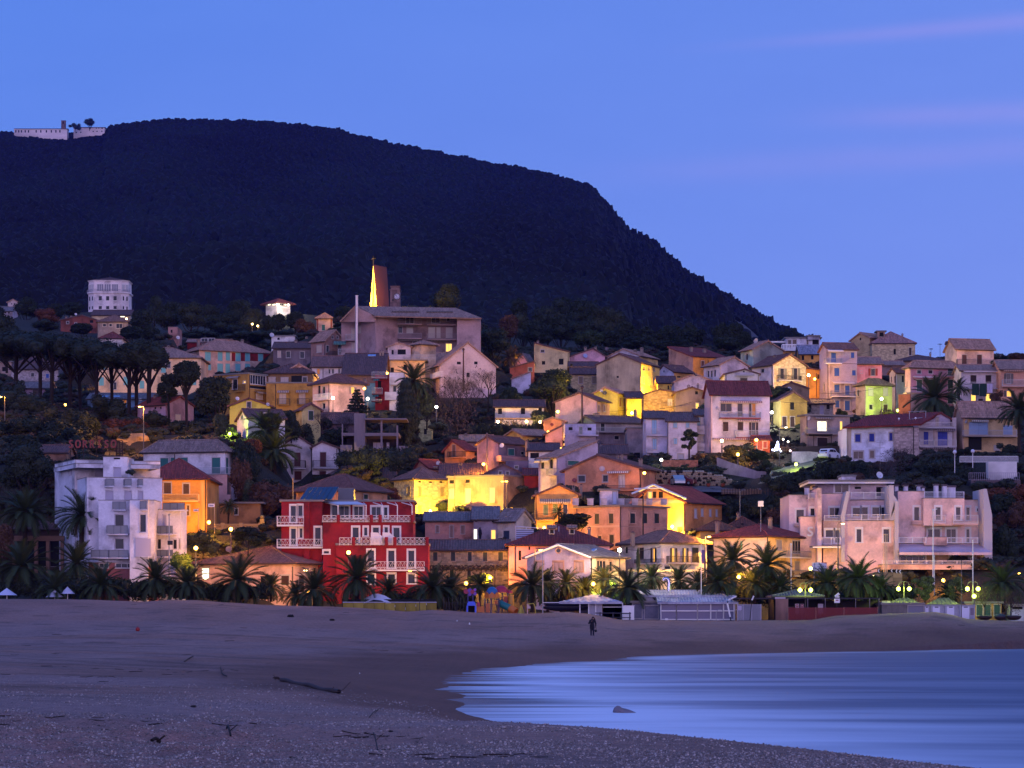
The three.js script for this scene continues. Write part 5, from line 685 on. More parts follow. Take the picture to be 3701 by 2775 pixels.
{const r=bld('roof_terrace_house','white penthouse with balustrade on top of an orange house on the skyline','house','G',{d:580,x:[1015,1170],dep:10,y:[282,440],roof:'f',par:0.1,cap:0.3,wall:plaster('#cf9850'),sh:teal,win:'s:1112,312,1132,350;n:1040,298,1060,330'});
vol(r,'G',{d:583,x:[1045,1335],dep:8,y:[172,290],roof:'f',par:0.1,cap:0.4,wall:plaster('#c9c8d2'),win:'w:1060,185,1090,245|1100,182,1135,240|1220,170,1235,225;n:1270,165,1325,225'});
vol(r,'G',{d:582,x:[1230,1328],dep:5,y:[155,175],roof:'f',cap:0.3,par:0.1,wall:plaster('#a5a3b0'),down:0.2});
const a=at('G',1008,278,579),b=at('G',1170,222,579),W=b[0]-a[0],H=b[1]-a[1],q=[box(0,W,H-0.22,H,-0.15,0.15),box(0,W,0,0.2,-0.15,0.15)];for(let i=0;i<=12;i++)q.push(new THREE.CylinderGeometry(0.09,0.13,H-0.42,6).translate(W*i/12,H/2,0));mk('balustrade',q,WHITE,r,r.matrix.clone().invert().multiply(moved(...a)));
vol(r,'G',{d:570,x:[1165,1330],y:[310,440],roof:'g',ry:232,dep:8,wall:plaster('#c98f45'),rm:'#9a98a8',win:'n:1178,318,1200,360|1258,318,1280,355'});
const pa=at('G',855,208,584),pb=at('G',1050,200,584);mk('canopy',[box(pa[0],pb[0],pa[1],pa[1]+0.3,pa[2]-3,pa[2])],WHITE,r,r.matrix.clone().invert());}
bld('tan_alley_house','orange rendered alley house directly behind the brightest lamp','house','G',{d:500,x:[1180,1330],y:[440,720],roof:'G',ry:432,ax:1230,wall:plaster('#c88f3e'),rm:'d',ov:0.2,pipe:'1305,470,680',win:'n:1312,480,1328,520'});
bld('blue_shutter_house','tall grey house with bright blue shutters and doors on four floors','house','G',{d:495,x:[1330,1408,1652],a:79,y:[268,830],roof:'G',ry:212,ax:1369,dep:9,wall:plaster('#b3a6ac'),swall:plaster('#a699a2'),rm:'o',sh:blue,tw:0.2,ov:0.3,win:'s:1430,296,1472,380|1600,292,1628,340|1458,426,1500,495|1610,445,1640,490|1458,568,1502,635|1550,576,1588,655|1465,706,1500,765|1548,708,1590,790;w:1365,560,1376,630',bal:'r:1385,340,1525,382,0.9|1435,618,1640,665,0.9',rail:STEEL,bm:WHITE,awn:'1438,540,1622,558,0.7|1388,265,1520,285,1.2',am:paint('#b9b4c0',0.8),band:'1410,384,1650,392,#5a4444',pipe:'1408,390,800',chim:'1520,205,26'});
bld('brown_block_house','brown house with oculus gable and roof dormer on the skyline','house','G',{d:575,x:[1600,1760,1940],a:45,y:[182,380],roof:'G',y2:168,ry:124,ax:1682,wall:plaster('#b59a70'),swall:plaster('#8f745c'),rm:'p',sh:louvre('#2a1c18'),win:'s:1782,216,1815,282|1900,218,1935,285;n:1674,165,1688,190'});
{const r=scene.children.find((o)=>o.name==='brown_block_house');vol(r,'G',{d:574,x:[1828,1892],dep:3,y:[115,165],roof:'f',cap:0.3,wall:plaster('#b0907c'),win:'n:1845,120,1880,158',down:0});}
bld('round_ended_house','cream skyline house with curved pinkish roof and dark windows','house','G',{d:572,x:[1780,2150],y:[215,380],roof:'h',ry:118,dep:9,ov:0.3,wall:stone('#c9b38a'),rm:'#b58478',sh:louvre('#3a2018'),win:'n:1965,262,1985,312;s:2098,252,2118,316',chim:'2040,128,14'});
bld('dark_roof_house','low house under a dark roof edge below the curved skyline house','house','H',{d:545,x:[1100,1515],y:[365,420],roof:'h',ry:322,dep:12,wall:plaster('#a58a74'),rm:'d',ant:'1472,215,330|1395,255,330',chim:'1388,290,14'});
bld('rust_roof_house','grey house with plain tiled roof beside the red shuttered pink house','house','H',{d:528,x:[975,1165],y:[405,480],roof:'g',ry:368,dep:8,wall:plaster('#7f6e70'),rm:'p'});
bld('red_shutter_house','pink house with one red shuttered window and a small bay','house','G',{d:512,x:[1652,1865],y:[395,560],roof:'g',ry:334,dep:9,wall:plaster('#c0808c'),rm:'p',sh:louvre('#8a2a24'),win:'o:1770,430,1808,492;w:1680,450,1700,472',band:'1654,418,1722,540,#c78a94'});
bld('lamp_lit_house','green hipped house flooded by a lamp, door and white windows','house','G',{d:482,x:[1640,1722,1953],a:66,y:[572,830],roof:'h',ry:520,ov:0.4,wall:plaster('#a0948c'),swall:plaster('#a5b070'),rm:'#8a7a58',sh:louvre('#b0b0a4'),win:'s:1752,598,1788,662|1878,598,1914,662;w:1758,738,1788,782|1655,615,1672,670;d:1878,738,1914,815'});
bld('narrow_stone_house','narrow grey green house between the lamp lit one and the pink one','house','H',{d:492,x:[1040,1095,1168],a:62,y:[470,800],roof:'G',ry:425,ax:1068,dep:8,wall:plaster('#b0a8a4'),swall:plaster('#a09a80'),rm:'d',win:'n:1050,500,1060,552|1078,495,1088,555|1145,492,1165,550',pipe:'1095,480,770'});
bld('vine_bank_house','plain brown gable with dish behind the dark ivy','house','G',{d:466,x:[985,1235],y:[600,700],roof:'G',ry:545,ax:1090,wall:dirty('#8f7a62'),rm:'d',ov:0.2,dish:'1072,605,18'});
bld('mustard_house','mustard gable house with one upper window beside the green lamp','house','G',{d:452,x:[935,990,1225],a:70,y:[705,940],roof:'g',ry:648,dep:8,wall:plaster('#b8b070'),swall:plaster('#a88c48'),rm:'d',win:'n:1080,718,1116,785;d:1012,842,1050,930|1080,842,1118,930',band:'990,700,1222,706,#a58a4a'});
bld('ruined_stone_house','crumbling stone walled house with dark openings and low tiled roof','house','G',{d:462,x:[1222,1448],y:[732,850],roof:'g',ry:695,dep:6,wall:stone('#8f8478'),rm:'d',win:'n:1238,738,1262,782|1392,738,1418,782;d:1336,745,1366,820',door:paint('#8a8494',0.8)});
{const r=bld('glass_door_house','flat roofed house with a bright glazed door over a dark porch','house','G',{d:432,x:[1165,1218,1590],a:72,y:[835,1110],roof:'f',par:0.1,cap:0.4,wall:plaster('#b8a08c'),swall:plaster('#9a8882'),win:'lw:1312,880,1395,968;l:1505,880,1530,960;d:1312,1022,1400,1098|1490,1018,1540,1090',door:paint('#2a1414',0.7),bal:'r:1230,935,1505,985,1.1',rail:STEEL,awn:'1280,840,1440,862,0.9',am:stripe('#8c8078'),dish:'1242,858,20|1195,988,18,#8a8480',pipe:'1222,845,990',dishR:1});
const a=at('G',1240,1000,428),u=1/perM(428);mk('porch_roof',[box(a[0],a[0]+200*u,a[1],a[1]+0.15,a[2]-2.5,a[2]+0.5),bar([a[0]+40*u,a[1]-2.4,a[2]+0.3],[a[0]+40*u,a[1],a[2]+0.3],0.06),bar([a[0]+190*u,a[1]-2.4,a[2]+0.3],[a[0]+190*u,a[1],a[2]+0.3],0.06)],paint('#1c1416',0.8),r,r.matrix.clone().invert());}
bld('white_balcony_villa','large white house with striped awnings, open shutters and two balconies','house','G',{d:428,x:[345,402,905],a:83,y:[660,1130],roof:'G',rise:2.4,dep:10,wall:plaster('#c5a8a4'),swall:plaster('#c2bac6'),rm:'r',sh:louvre('#2a1012'),trim:plaster('#b8b0b8'),win:'w:482,728,578,800;b:628,728,674,845|725,728,785,850;ld:750,730,784,835;s:504,888,550,968|630,888,676,965;o:748,890,785,1000',awn:'480,703,830,722,1.1|630,868,820,882,0.9|415,1025,745,1040,1.2',am:stripe('#a89098'),bal:'r:480,798,830,850,1.1|620,958,905,1018,1.1',bm:plaster('#8a4a4c'),rail:STEEL,chim:'435,555,28|845,548,46',dish:'455,768,15'});
bld('red_entrance','red lit porch with lamp at the foot of the large white house','porch','G',{d:424,x:[770,905],dep:5,y:[1040,1130],roof:'g',rise:0.7,ov:0.3,wall:plaster('#b55a3c'),rm:'r',win:'d:800,1050,840,1125|850,1055,880,1110',door:paint('#7a2a1c',0.6)});
bld('skylight_house','white house on the crest with two skylights and brown doors','house','H',{d:512,x:[1515,1608,1932],a:77,y:[268,420],roof:'G',rise:2.2,dep:9,wall:plaster('#cdb8a0'),swall:plaster('#c9a89c'),rm:'p',sh:louvre('#4a2a20'),win:'s:1660,312,1700,392|1788,312,1830,396',chim:'1702,185,24',dish:'1528,215,20,#2a2024',bal:'r:1625,350,1940,398,1.0',bm:plaster('#c9b0a4'),dz:-2});
bld('pink_terrace_house','pink house with green shuttered doors and upper terrace above the palm','house','H',{d:476,x:[1172,1218,1648],a:74,y:[425,800],roof:'h',ry:368,ov:0.5,wall:plaster('#b5808a'),swall:plaster('#b27884'),rm:'p',sh:green,win:'w:1275,442,1312,475|1372,442,1410,475;s:1273,526,1318,625|1372,526,1418,620|1538,526,1582,625|1538,425,1580,490|1275,650,1318,720|1538,650,1582,730;n:1185,540,1192,600',bal:'r:1480,450,1650,500,1.0|1185,590,1650,640,1.3',rail:STEEL,awn:'1238,500,1462,506,0.8',am:paint('#c5b0b4',0.7),bm:plaster('#b58478')});
bld('buttress','sloping orange buttress wall under the pink terrace','wall','H',{d:470,x:[1115,1215,1330],a:45,y:[648,830],roof:'f',wall:plaster('#a5603c'),swall:plaster('#a88872'),par:0.1});
bld('laundry_house','white house with tiled eave and lit ground floor doors behind laundry','house','H',{d:470,x:[1652,1992],y:[450,775],roof:'g',ry:400,dep:8,wall:plaster('#bdb0b4'),rm:'p',sh:louvre('#2a1416'),win:'s:1733,488,1782,558|1862,488,1910,556;lo:1736,650,1780,738;l:1862,646,1910,732;n:1800,690,1840,750',bal:'r:1665,545,1985,600,1.2',bm:plaster('#b8aab0'),rail:STEEL,awn:'1670,455,1960,462,0.9',am:paint('#b8a8a8',0.8),chim:'1662,415,18'});
bld('right_edge_house','salmon house at the right edge with fringed eave and one lit window','house','H',{d:466,x:[1990,2260],y:[440,760],roof:'g',ry:362,dep:9,wall:plaster('#bd8a72'),rm:'p',sh:louvre('#5a5048'),win:'o:2040,472,2078,560;t:2042,620,2084,672',bal:'r:2010,525,2210,582,1.0',rail:STEEL,awn:'2015,438,2200,456,0.8',am:stripe('#b58a70'),dish:'1985,318,15,#2a1c22'});
bld('ribbed_roof_house','tan house with a broad ribbed tile roof and pale blue shutters','house','H',{d:416,x:[1600,1665,2142],a:83,y:[855,1135],roof:'G',rise:2.6,dep:10,wall:plaster('#a88a74'),swall:plaster('#b59668'),rm:'p',sh:louvre('#7f96b0'),win:'s:1722,892,1880,995|2015,920,2090,995;n:1715,1018,1830,1130;r:1935,1090,1980,1130',bal:'r:1680,955,2145,1005,1.2',bm:plaster('#b09a88'),rail:STEEL,awn:'1735,868,1875,885,0.8',dish:'1698,885,18,#a49a94',chim:'1630,750,30'});
{const r=bld('blue_door_house','white and stone house with blue shutters under a great red roof','house','H',{d:414,x:[672,1078],dep:11,y:[932,1215],roof:'f',par:0.05,wall:plaster('#c5c8d6'),sh:louvre('#1f2f8a'),tw:0.14,win:'s:746,994,790,1058|866,988,908,1055|1038,982,1064,1048;w:870,1132,910,1198|730,1138,815,1205',band:'674,935,712,1200,#b5a490'});
vol(r,'H',{d:413.4,x:[1078,1292],dep:11,y:[938,1215],roof:'f',par:0.05,wall:stone('#b5a29a'),pipe:'1245,930,1190'});
vol(r,'H',{d:416,x:[1292,1612],dep:9,y:[930,1215],roof:'f',par:0.1,wall:plaster('#b0a8ac'),sh:louvre('#1f2f8a'),win:'s:1332,972,1372,1082|1452,972,1536,1092|1325,1130,1380,1190|1500,1130,1535,1180',bal:'r:1300,1042,1420,1098,1.0|1425,1040,1615,1098,1.0|1295,890,1605,935,1.2',rail:STEEL,bm:plaster('#a8a0a4'),awn:'1440,945,1600,965,0.8|1310,1100,1600,1118,0.7',am:stripe('#8f8288'),band:'1412,940,1450,1100,#b5a29a|1575,850,1612,1090,#b5a29a'});
vol(r,'H',{d:419,x:[1300,1560],dep:7,y:[870,930],roof:'G',ry:812,ax:1480,wall:plaster('#b4a8b4'),rm:'r',win:'s:1435,850,1462,925',sh:pale,down:0.5});
const p=(x,y,dd)=>V(...at('H',x,y,dd));mk('roof',[slope([p(636,936,412.8),p(1310,908,412.6),p(1475,805,420),p(880,828,420)]),slope([p(1310,908,412.6),p(1500,812,424),p(1475,805,420.2)])],tile(ROOFS.R),r,r.matrix.clone().invert());
for(const[x,y]of[[1120,860],[1262,855]])mk('roof_vent',[new THREE.SphereGeometry(0.16,10,8).translate(...at('H',x,y,415)),bar(at('H',x,y+18,415.5),at('H',x,y,415),0.05,6)],WHITE,r,r.matrix.clone().invert());
mk('roof_rack',[bar(at('H',1185,870,416),at('H',1320,850,416),0.06),bar(at('H',1210,800,416),at('H',1210,870,416),0.05),bar(at('H',1350,795,416),at('H',1350,850,416),0.05),bar(at('H',1200,800,416),at('H',1355,795,416),0.05)],STEEL,r,r.matrix.clone().invert());}
bld('glass_block_house','stone pier and glass screen between the red roof and the ribbed roof','annex','H',{d:420,x:[1560,1650],dep:6,y:[860,1180],roof:'f',wall:stone('#948688'),win:'w:1572,862,1608,935'});
{const w=plaster('#d8b4ac'),wh=paint('#d8d2d4',0.6),lw=plaster('#dcd4da'),g={wall:w,trim:wh,roof:'f',par:0.2,rail:wh,bm:w,tw:0.18};
const r=bld('pink_hotel','large pink hotel with white fins, terraces and a pale awning','hotel','J',{...g,d:358,x:[180,350],dep:12,y:[330,1060],wall:plaster('#cdb4b8'),win:'b:240,452,310,570',bal:'p:222,570,312,588,0.6'});
vol(r,'J',{...g,d:356,x:[275,425],dep:10,y:[515,1060]});
vol(r,'J',{...g,d:357,x:[340,420],dep:9,y:[360,1060],win:'w:360,440,415,508',wall:plaster('#cdb4b8')});
vol(r,'J',{...g,d:353.5,x:[422,458],dep:9,y:[270,1060],wall:plaster('#e0bfb8')});
vol(r,'J',{...g,d:358,x:[456,700],dep:10,y:[318,800],win:'w:525,436,612,520|625,436,650,490',wall:plaster('#cba9ac')});
vol(r,'J',{...g,d:355,x:[470,1085],dep:7,y:[550,800],win:'w:490,625,560,692|755,618,802,735|985,618,1040,735;b:570,625,615,740'});
vol(r,'J',{...g,d:359,x:[656,1085],dep:9,y:[375,800],wall:plaster('#cfadb0'),win:'w:722,436,790,516|890,432,955,515;b:800,432,856,545|968,432,1025,545'});
vol(r,'J',{...g,d:362,x:[405,1015],dep:8,y:[232,400],wall:plaster('#cbb4ba'),win:'w:570,236,690,310;n:742,258,795,280|925,260,985,340',down:0});
vol(r,'J',{roof:'f',d:360,x:[345,1080],dep:11,y:[214,230],cap:0.1,par:0.0,wall:wh,down:0});
vol(r,'J',{roof:'f',d:364,x:[630,750],dep:4,y:[170,212],cap:0.1,wall:lw,down:0,dish:'952,160,30,#b9bcc4',dz:3,ant:'955,60,130'});
vol(r,'J',{...g,d:357,x:[420,1085],dep:8,y:[795,1060],wall:plaster('#a5806c'),win:'n:545,820,615,900;w:735,808,962,930|975,815,1060,900'});
vol(r,'J',{...g,d:352,x:[385,620],dep:5,y:[768,782],down:0,wall:wh,par:0.0});
const fin=(pts,x,d0,d1,name='fin')=>{const f=[],P=pts.map(([xx,y])=>at('J',xx,y,d0)),Q=P.map((p)=>[p[0],p[1],p[2]-(d1-d0)]),n=P.length;for(let i=1;i+1<n;i++)f.push(...P[0],...P[i],...P[i+1],...Q[0],...Q[i+1],...Q[i]);for(let i=0;i<n;i++){const j=(i+1)%n;f.push(...P[i],...Q[i],...Q[j],...P[i],...Q[j],...P[j]);}const s=new THREE.BufferGeometry();s.setAttribute('position',new THREE.Float32BufferAttribute(f,3));s.setAttribute('uv',new THREE.Float32BufferAttribute(new Float32Array(f.length/3*2),2));s.computeVertexNormals();mk(name,s,lw,r,r.matrix.clone().invert());};
fin([[625,500],[660,500],[700,300],[672,295]],0,354.2,360);fin([[625,900],[656,900],[656,500],[625,500]],0,354.2,357);
fin([[1085,920],[1118,920],[1118,380],[1085,380]],0,353.8,362);fin([[1040,545],[1085,545],[1085,380],[1112,380],[1078,330],[1075,245],[1035,245]],0,354.1,363);
fin([[1850,1060],[1922,1060],[1918,500],[1872,275],[1845,275]],0,353.6,362);
vol(r,'J',{...g,d:357,x:[1112,1340],dep:12,y:[298,800],win:'b:1248,430,1296,555',bal:'p:1235,545,1340,570,0.5'});
vol(r,'J',{...g,d:355.6,x:[1330,1680],dep:12,y:[358,590],down:0,win:'b:1432,430,1480,545|1606,430,1650,545',bal:'r:1415,500,1520,570,0.5|1590,500,1800,572,0.7'});
vol(r,'J',{...g,d:358,x:[1340,1860],dep:11,y:[372,1060],win:'b:1695,432,1728,548|1525,618,1610,738|1695,618,1728,738;w:1122,620,1240,700|1365,618,1475,690|1785,440,1820,470'});
vol(r,'J',{...g,d:357.5,x:[1112,1345],dep:8,y:[590,1060],win:'w:1122,620,1240,700;b:1258,618,1308,738'});
vol(r,'J',{...g,d:355,x:[1340,1530],dep:3,y:[690,760],down:0,wall:plaster('#d0a69c')});
vol(r,'J',{...g,d:356.6,x:[1112,1880],dep:6,y:[745,1060],wall:plaster('#b89484'),win:'w:1130,850,1345,915|1650,848,1775,915|1425,1010,1475,1085;b:1555,848,1610,925'});
vol(r,'J',{...g,d:351.5,x:[975,1880],dep:6,y:[925,960],down:0.1,par:0.1,wall:plaster('#c9a594')});
const I=r.matrix.clone().invert();for(const[x,y,x1,d]of[[318,268,352,361],[390,265,420,362],[1085,255,1115,365],[1165,255,1198,365],[1278,255,1318,364],[1425,248,1458,364],[1495,252,1530,364],[1538,262,1605,366],[1320,270,1340,363]]){const a=at('J',x,330,d),b=at('J',x1,y,d);const c=mk('chimney',box(a[0],b[0],a[1]-0.5,b[1],a[2]-1,a[2]),lw,r,I);mk('chimney_cap',box(a[0]-0.1,b[0]+0.1,b[1]+0.002,b[1]+0.22,a[2]-1.1,a[2]+0.1),paint('#5a4a4c',0.7),c);}
const rl=(x0,x1,y0,y1,d)=>{const a=at('J',x0,y1,d),b=at('J',x1,y0,d),W=b[0]-a[0],H=b[1]-a[1],n=Math.round(W/0.14),q=[box(0,W,H-0.06,H,-0.03,0.03),box(0,W,0.08,0.12,-0.02,0.02)];for(let i=0;i<=n;i++)q.push(box(W*i/n-0.014,W*i/n+0.014,0,H-0.061,-0.014,0.014));for(let i=0;i<=Math.ceil(W/2.2);i++){const u=W*i/Math.ceil(W/2.2);q.push(box(u-0.045,u+0.045,0,H+0.03,-0.045,0.045));}mk('railing',q,wh,r,I.clone().multiply(moved(...a)));};
rl(345,416,315,362,356.8);rl(712,1030,305,362,358.5);rl(482,622,502,552,354.8);rl(660,1078,494,545,354.8);rl(1338,1676,300,352,357);rl(462,620,692,752,353.8);rl(1122,1352,690,740,354.5);rl(1535,1795,692,742,354.5);rl(975,1875,890,926,351.6);
{const a=at('J',1122,748,356.4),b=at('J',1800,750,356.4),c=at('J',1918,820,351.6),e=at('J',1122,818,351.6),hH=at('J',0,842,351.6)[1],f=[...a,...e,...c,...a,...c,...b,...e,e[0],hH,e[2],c[0],hH,c[2],...e,c[0],hH,c[2],...c],s=new THREE.BufferGeometry();s.setAttribute('position',new THREE.Float32BufferAttribute(f,3));s.setAttribute('uv',new THREE.Float32BufferAttribute(f.reduce((u,_,i)=>(i%3===0?u.concat([f[i],f[i+2]]):u),[]),2));s.computeVertexNormals();mk('awning',s,std('pale_canvas',()=>new THREE.MeshStandardMaterial({color:'#cdb8c0',map:T.plaster,roughness:0.9,side:THREE.DoubleSide})),r,I);}
{
const p=at('J',330,682,355.8),u=1/perM(355.8),tg=new TextGeometry('S',{font,size:82*u,depth:0.15,curveSegments:8});mk('letter',tg.translate(...p),paint('#d8d4d6',0.5),r,I);}
}
// ---------------------------------------------------------------- the mountain behind the town
const ridge=[[-400,505],[0,490],[60,488],[250,488],[375,490],[400,464],[520,450],[670,443],[800,446],[950,452],[1100,468],[1240,483],[1340,509],[1470,540],[1600,560],[1740,589],[1840,614],[1940,636],[2040,662],[2130,685],[2180,735],[2250,822],[2300,860],[2350,890],[2410,953],[2490,1012],[2580,1070],[2660,1122],[2740,1172],[2830,1215],[2880,1228],[3000,1290],[3300,1380],[4300,1600]];
const table=(T2,x)=>{for(let i=1;i<T2.length;i++)if(x<=T2[i][0]){const[a,b]=T2[i-1],[c,d]=T2[i];return lerp(b,d,clamp((x-a)/(c-a),0,1));}return T2[T2.length-1][1];};
const ridgeD=(X)=>lerp(4000,3000,sstep(X,1500,2900));
function mountainAt(X,q){
const tr=ridgeD(X),t0=1050,t=t0+(tr-t0)*q,Yr=table(ridge,X),Y0=Math.min(1480,Math.max(1330,Yr+190)),x=(X-CX)/F*t;
let Y=Y0+(Yr-Y0)*Math.min(q,1)**0.78;
let y=EYE+(HY-Y)/F*t;if(q>1)y-=(q-1)*1500;
y+=(fbm(x/260+9,t/420,5,61)-0.5)*90*Math.sin(Math.PI*Math.min(q,1))+(fbm(x/90,t/140,3,66)-0.5)*24*Math.min(1,q*4)*(q<0.985?1:0.3);
return[x,y,-t];
}
const bareRock=(X,p)=>Math.max(sstep(fbm(p[0]/40+3,p[1]/16,4,71),0.55,0.64)*sstep(X,2000,2450),sstep(fbm(p[0]/26+8,p[1]/14,3,73),0.58,0.66)*Math.exp(-(((X-720)/220)**2)-((((p[1]-EYE)/p[2]*-F)-(HY-880))/70)**2));
{
const NX=210,NQ=90,P=[],C=[],I=[];
for(let j=0;j<=NQ;j++)for(let i=0;i<=NX;i++){
const X=-400+4700*i/NX,q=1.12*j/NQ,p=mountainAt(X,q);P.push(...p);
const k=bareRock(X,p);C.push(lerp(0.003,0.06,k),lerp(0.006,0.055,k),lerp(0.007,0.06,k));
}
for(let j=0;j<NQ;j++)for(let i=0;i<NX;i++){const a=j*(NX+1)+i,b=a+1,c=a+NX+1,d=c+1;I.push(a,b,d,a,d,c);}
const g=new THREE.BufferGeometry();g.setAttribute('position',new THREE.Float32BufferAttribute(P,3));g.setAttribute('color',new THREE.Float32BufferAttribute(C,3));g.setIndex(I);g.computeVertexNormals();
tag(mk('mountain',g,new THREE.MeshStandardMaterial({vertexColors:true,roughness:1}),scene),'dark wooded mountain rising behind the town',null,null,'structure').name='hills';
const R=rng(5),blob=new THREE.IcosahedronGeometry(1,1),p=blob.attributes.position;for(let i=0;i<p.count;i++){const f=0.75+0.5*vnoise(p.getX(i)*3+4,p.getY(i)*3+p.getZ(i)*2+7,3);p.setXYZ(i,p.getX(i)*f,p.getY(i)*f,p.getZ(i)*f);}blob.computeVertexNormals();
const N=95000,im=new THREE.InstancedMesh(blob,new THREE.MeshStandardMaterial({color:0xffffff,roughness:1}),N),m=new THREE.Matrix4(),qn=new THREE.Quaternion(),cc=new THREE.Color();let k=0;
for(let tries=0;k<N&&tries<N*4;tries++){
const X=-250+3700*R(),q=1.01*Math.sqrt(0.004+0.996*R())**1.3,pos=mountainAt(X,q),s0=R();
if(R()<bareRock(X,pos)*0.93||(X>2250&&R()<0.35))continue;
const s=(q>0.97?3.8:4.9)*(0.6+0.8*s0)*(X>2250?0.72:1);
m.compose(V(pos[0],pos[1]+s*0.4,pos[2]),qn.setFromAxisAngle(V(0,1,0),R()*6.28),V(s,s*(0.8+0.6*R())*(X>2200&&R()<0.4?1.9:1),s));im.setMatrixAt(k,m);
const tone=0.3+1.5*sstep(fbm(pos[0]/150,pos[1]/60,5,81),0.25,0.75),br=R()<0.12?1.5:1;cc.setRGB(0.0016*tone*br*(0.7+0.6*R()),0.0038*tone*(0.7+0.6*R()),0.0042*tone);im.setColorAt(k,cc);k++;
}
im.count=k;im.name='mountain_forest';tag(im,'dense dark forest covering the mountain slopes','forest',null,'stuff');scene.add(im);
}
{
const d=3890,P2=(x,y)=>{const X=x*700/2212,Y=350+y*700/2212;return[X,Y];};
const mkB=(name,label,x0,x1,yt,yb,rows,roofY,tower)=>{
const[X0,Yb]=P2(x0,yb),[X1,Yt]=P2(x1,yt),a=at('S',X0,Yb,d),b=at('S',X1,Yt,d),W=b[0]-a[0],H=b[1]-a[1],t=thing(name,label,'monastery',a);
mk('wall',box(0,W,-12,H,-14,0),plaster('#d8ccca'),t);
const q=at('S',0,P2(0,roofY)[1],d)[1]-a[1];mk('roof',[slope([V(-0.6,H,0.8),V(W+0.6,H,0.8),V(W+0.6,q,-7),V(-0.6,q,-7)],2),slope([V(W+0.6,H,-14.8),V(-0.6,H,-14.8),V(-0.6,q,-7),V(W+0.6,q,-7)],2)],tile('#5a3a34'),t);
for(const[wx,wy,wh]of rows){const p=at('S',...P2(wx,wy),d),h2=wh*700/2212/F*d;const w=mk('window',box(p[0]-a[0]-1.1,p[0]-a[0]+1.1,p[1]-a[1]-h2,p[1]-a[1],0.01,0.25),WHITE,t);mk('pane',box(p[0]-a[0]-0.9,p[0]-a[0]+0.9,p[1]-a[1]-h2+0.2,p[1]-a[1]-0.2,0.2,0.35),DARK,w);}
if(tower){const c=at('S',...P2(720,270),d);mk('bell_tower',[box(c[0]-a[0]-2.9,c[0]-a[0]+2.9,0,c[1]-a[1],-9,-3),box(c[0]-a[0]-3.2,c[0]-a[0]+3.2,c[1]-a[1]+0.02,c[1]-a[1]+0.7,-9.3,-2.7)],stone('#7a645f'),t);mk('opening',box(c[0]-a[0]-0.9,c[0]-a[0]+0.9,c[1]-a[1]-4,c[1]-a[1]-1,-3,-2.9),DARK,t);}
};
mkB('monastery_wing','long pale monastery wing with bell tower on the mountain top',162,768,368,425,[183,216,248,290,328,415,468,532,588,640,686].map((x)=>[x,378,32]),352,true);
mkB('monastery_house','pale block of the monastery beside its tree on the mountain top',842,1195,352,440,[[862,356,16],[884,356,16],[922,356,16],[1102,346,18],[1130,346,18],[1168,352,16],[1066,386,16],[1110,386,16],[1165,384,16],[875,396,20],[925,396,18]],336,false);
tree('oak_tree','round dark tree standing out on the monastery skyline','S','round',324,424,458,44,470,3880,'dark',{noground:1});
tree('oak_tree','low dark tree between the two monastery buildings','S','shrub',272,444,470,44,480,3870,'dark',{noground:1,cat:'tree'});
}
// ---------------------------------------------------------------- the beach and the bay
const brow=[[3900,2815],[3547,2775],[3215,2741],[2740,2684],[2426,2651],[1951,2603],[1700,2577],[1602,2563]].map(([X,Y])=>{const t=(EYE-1.62)*1e4/(Y-HY);return[(X-CX)/F*t,t];});
const shore=[[400,-60],[60,-20],[24,20],...brow.map(([x,t],i)=>[x+6.3-(i>5?1.2*(i-5):0),t+2.4]),...[[1640,2540],[1625,2505],[1635,2466],[1665,2440],[1710,2421],[1771,2408],[1940,2396],[2122,2387],[2303,2372],[2500,2364],[2740,2359],[3167,2353],[3701,2343]].map(([X,Y])=>{const t=EYE*F/(Y-HY);return[(X-CX)/F*t,t];}),[90,284],[160,296],[400,330]];
function inBay(x,t){let c=false;for(let i=0,j=shore.length-1;i<shore.length;j=i++){const[xi,yi]=shore[i],[xj,yj]=shore[j];if((yi>t)!==(yj>t)&&x<(xj-xi)*(t-yi)/(yj-yi)+xi)c=!c;}return c;}
function shoreDist(x,t){let m=1e9;for(let i=0;i+1<shore.length;i++){const[ax,ay]=shore[i],[bx,by]=shore[i+1],dx=bx-ax,dy=by-ay,k=clamp(((x-ax)*dx+(t-ay)*dy)/(dx*dx+dy*dy),0,1);m=Math.min(m,Math.hypot(x-ax-k*dx,t-ay-k*dy));}return inBay(x,t)?-m:m;}
const crest=[[-400,2166],[0,2166],[250,2168],[450,2173],[520,2176],[600,2170],[700,2170],[1000,2188],[1300,2198],[1470,2212],[1560,2206],[1620,2208],[1714,2216],[1913,2218],[2056,2211],[2132,2218],[2246,2238],[2600,2242],[2930,2240],[3025,2224],[3215,2216],[3376,2211],[3440,2222],[3500,2237],[3701,2243],[4300,2246]];
const crestH=(X)=>EYE+(HY-table(crest,X))/F*322;
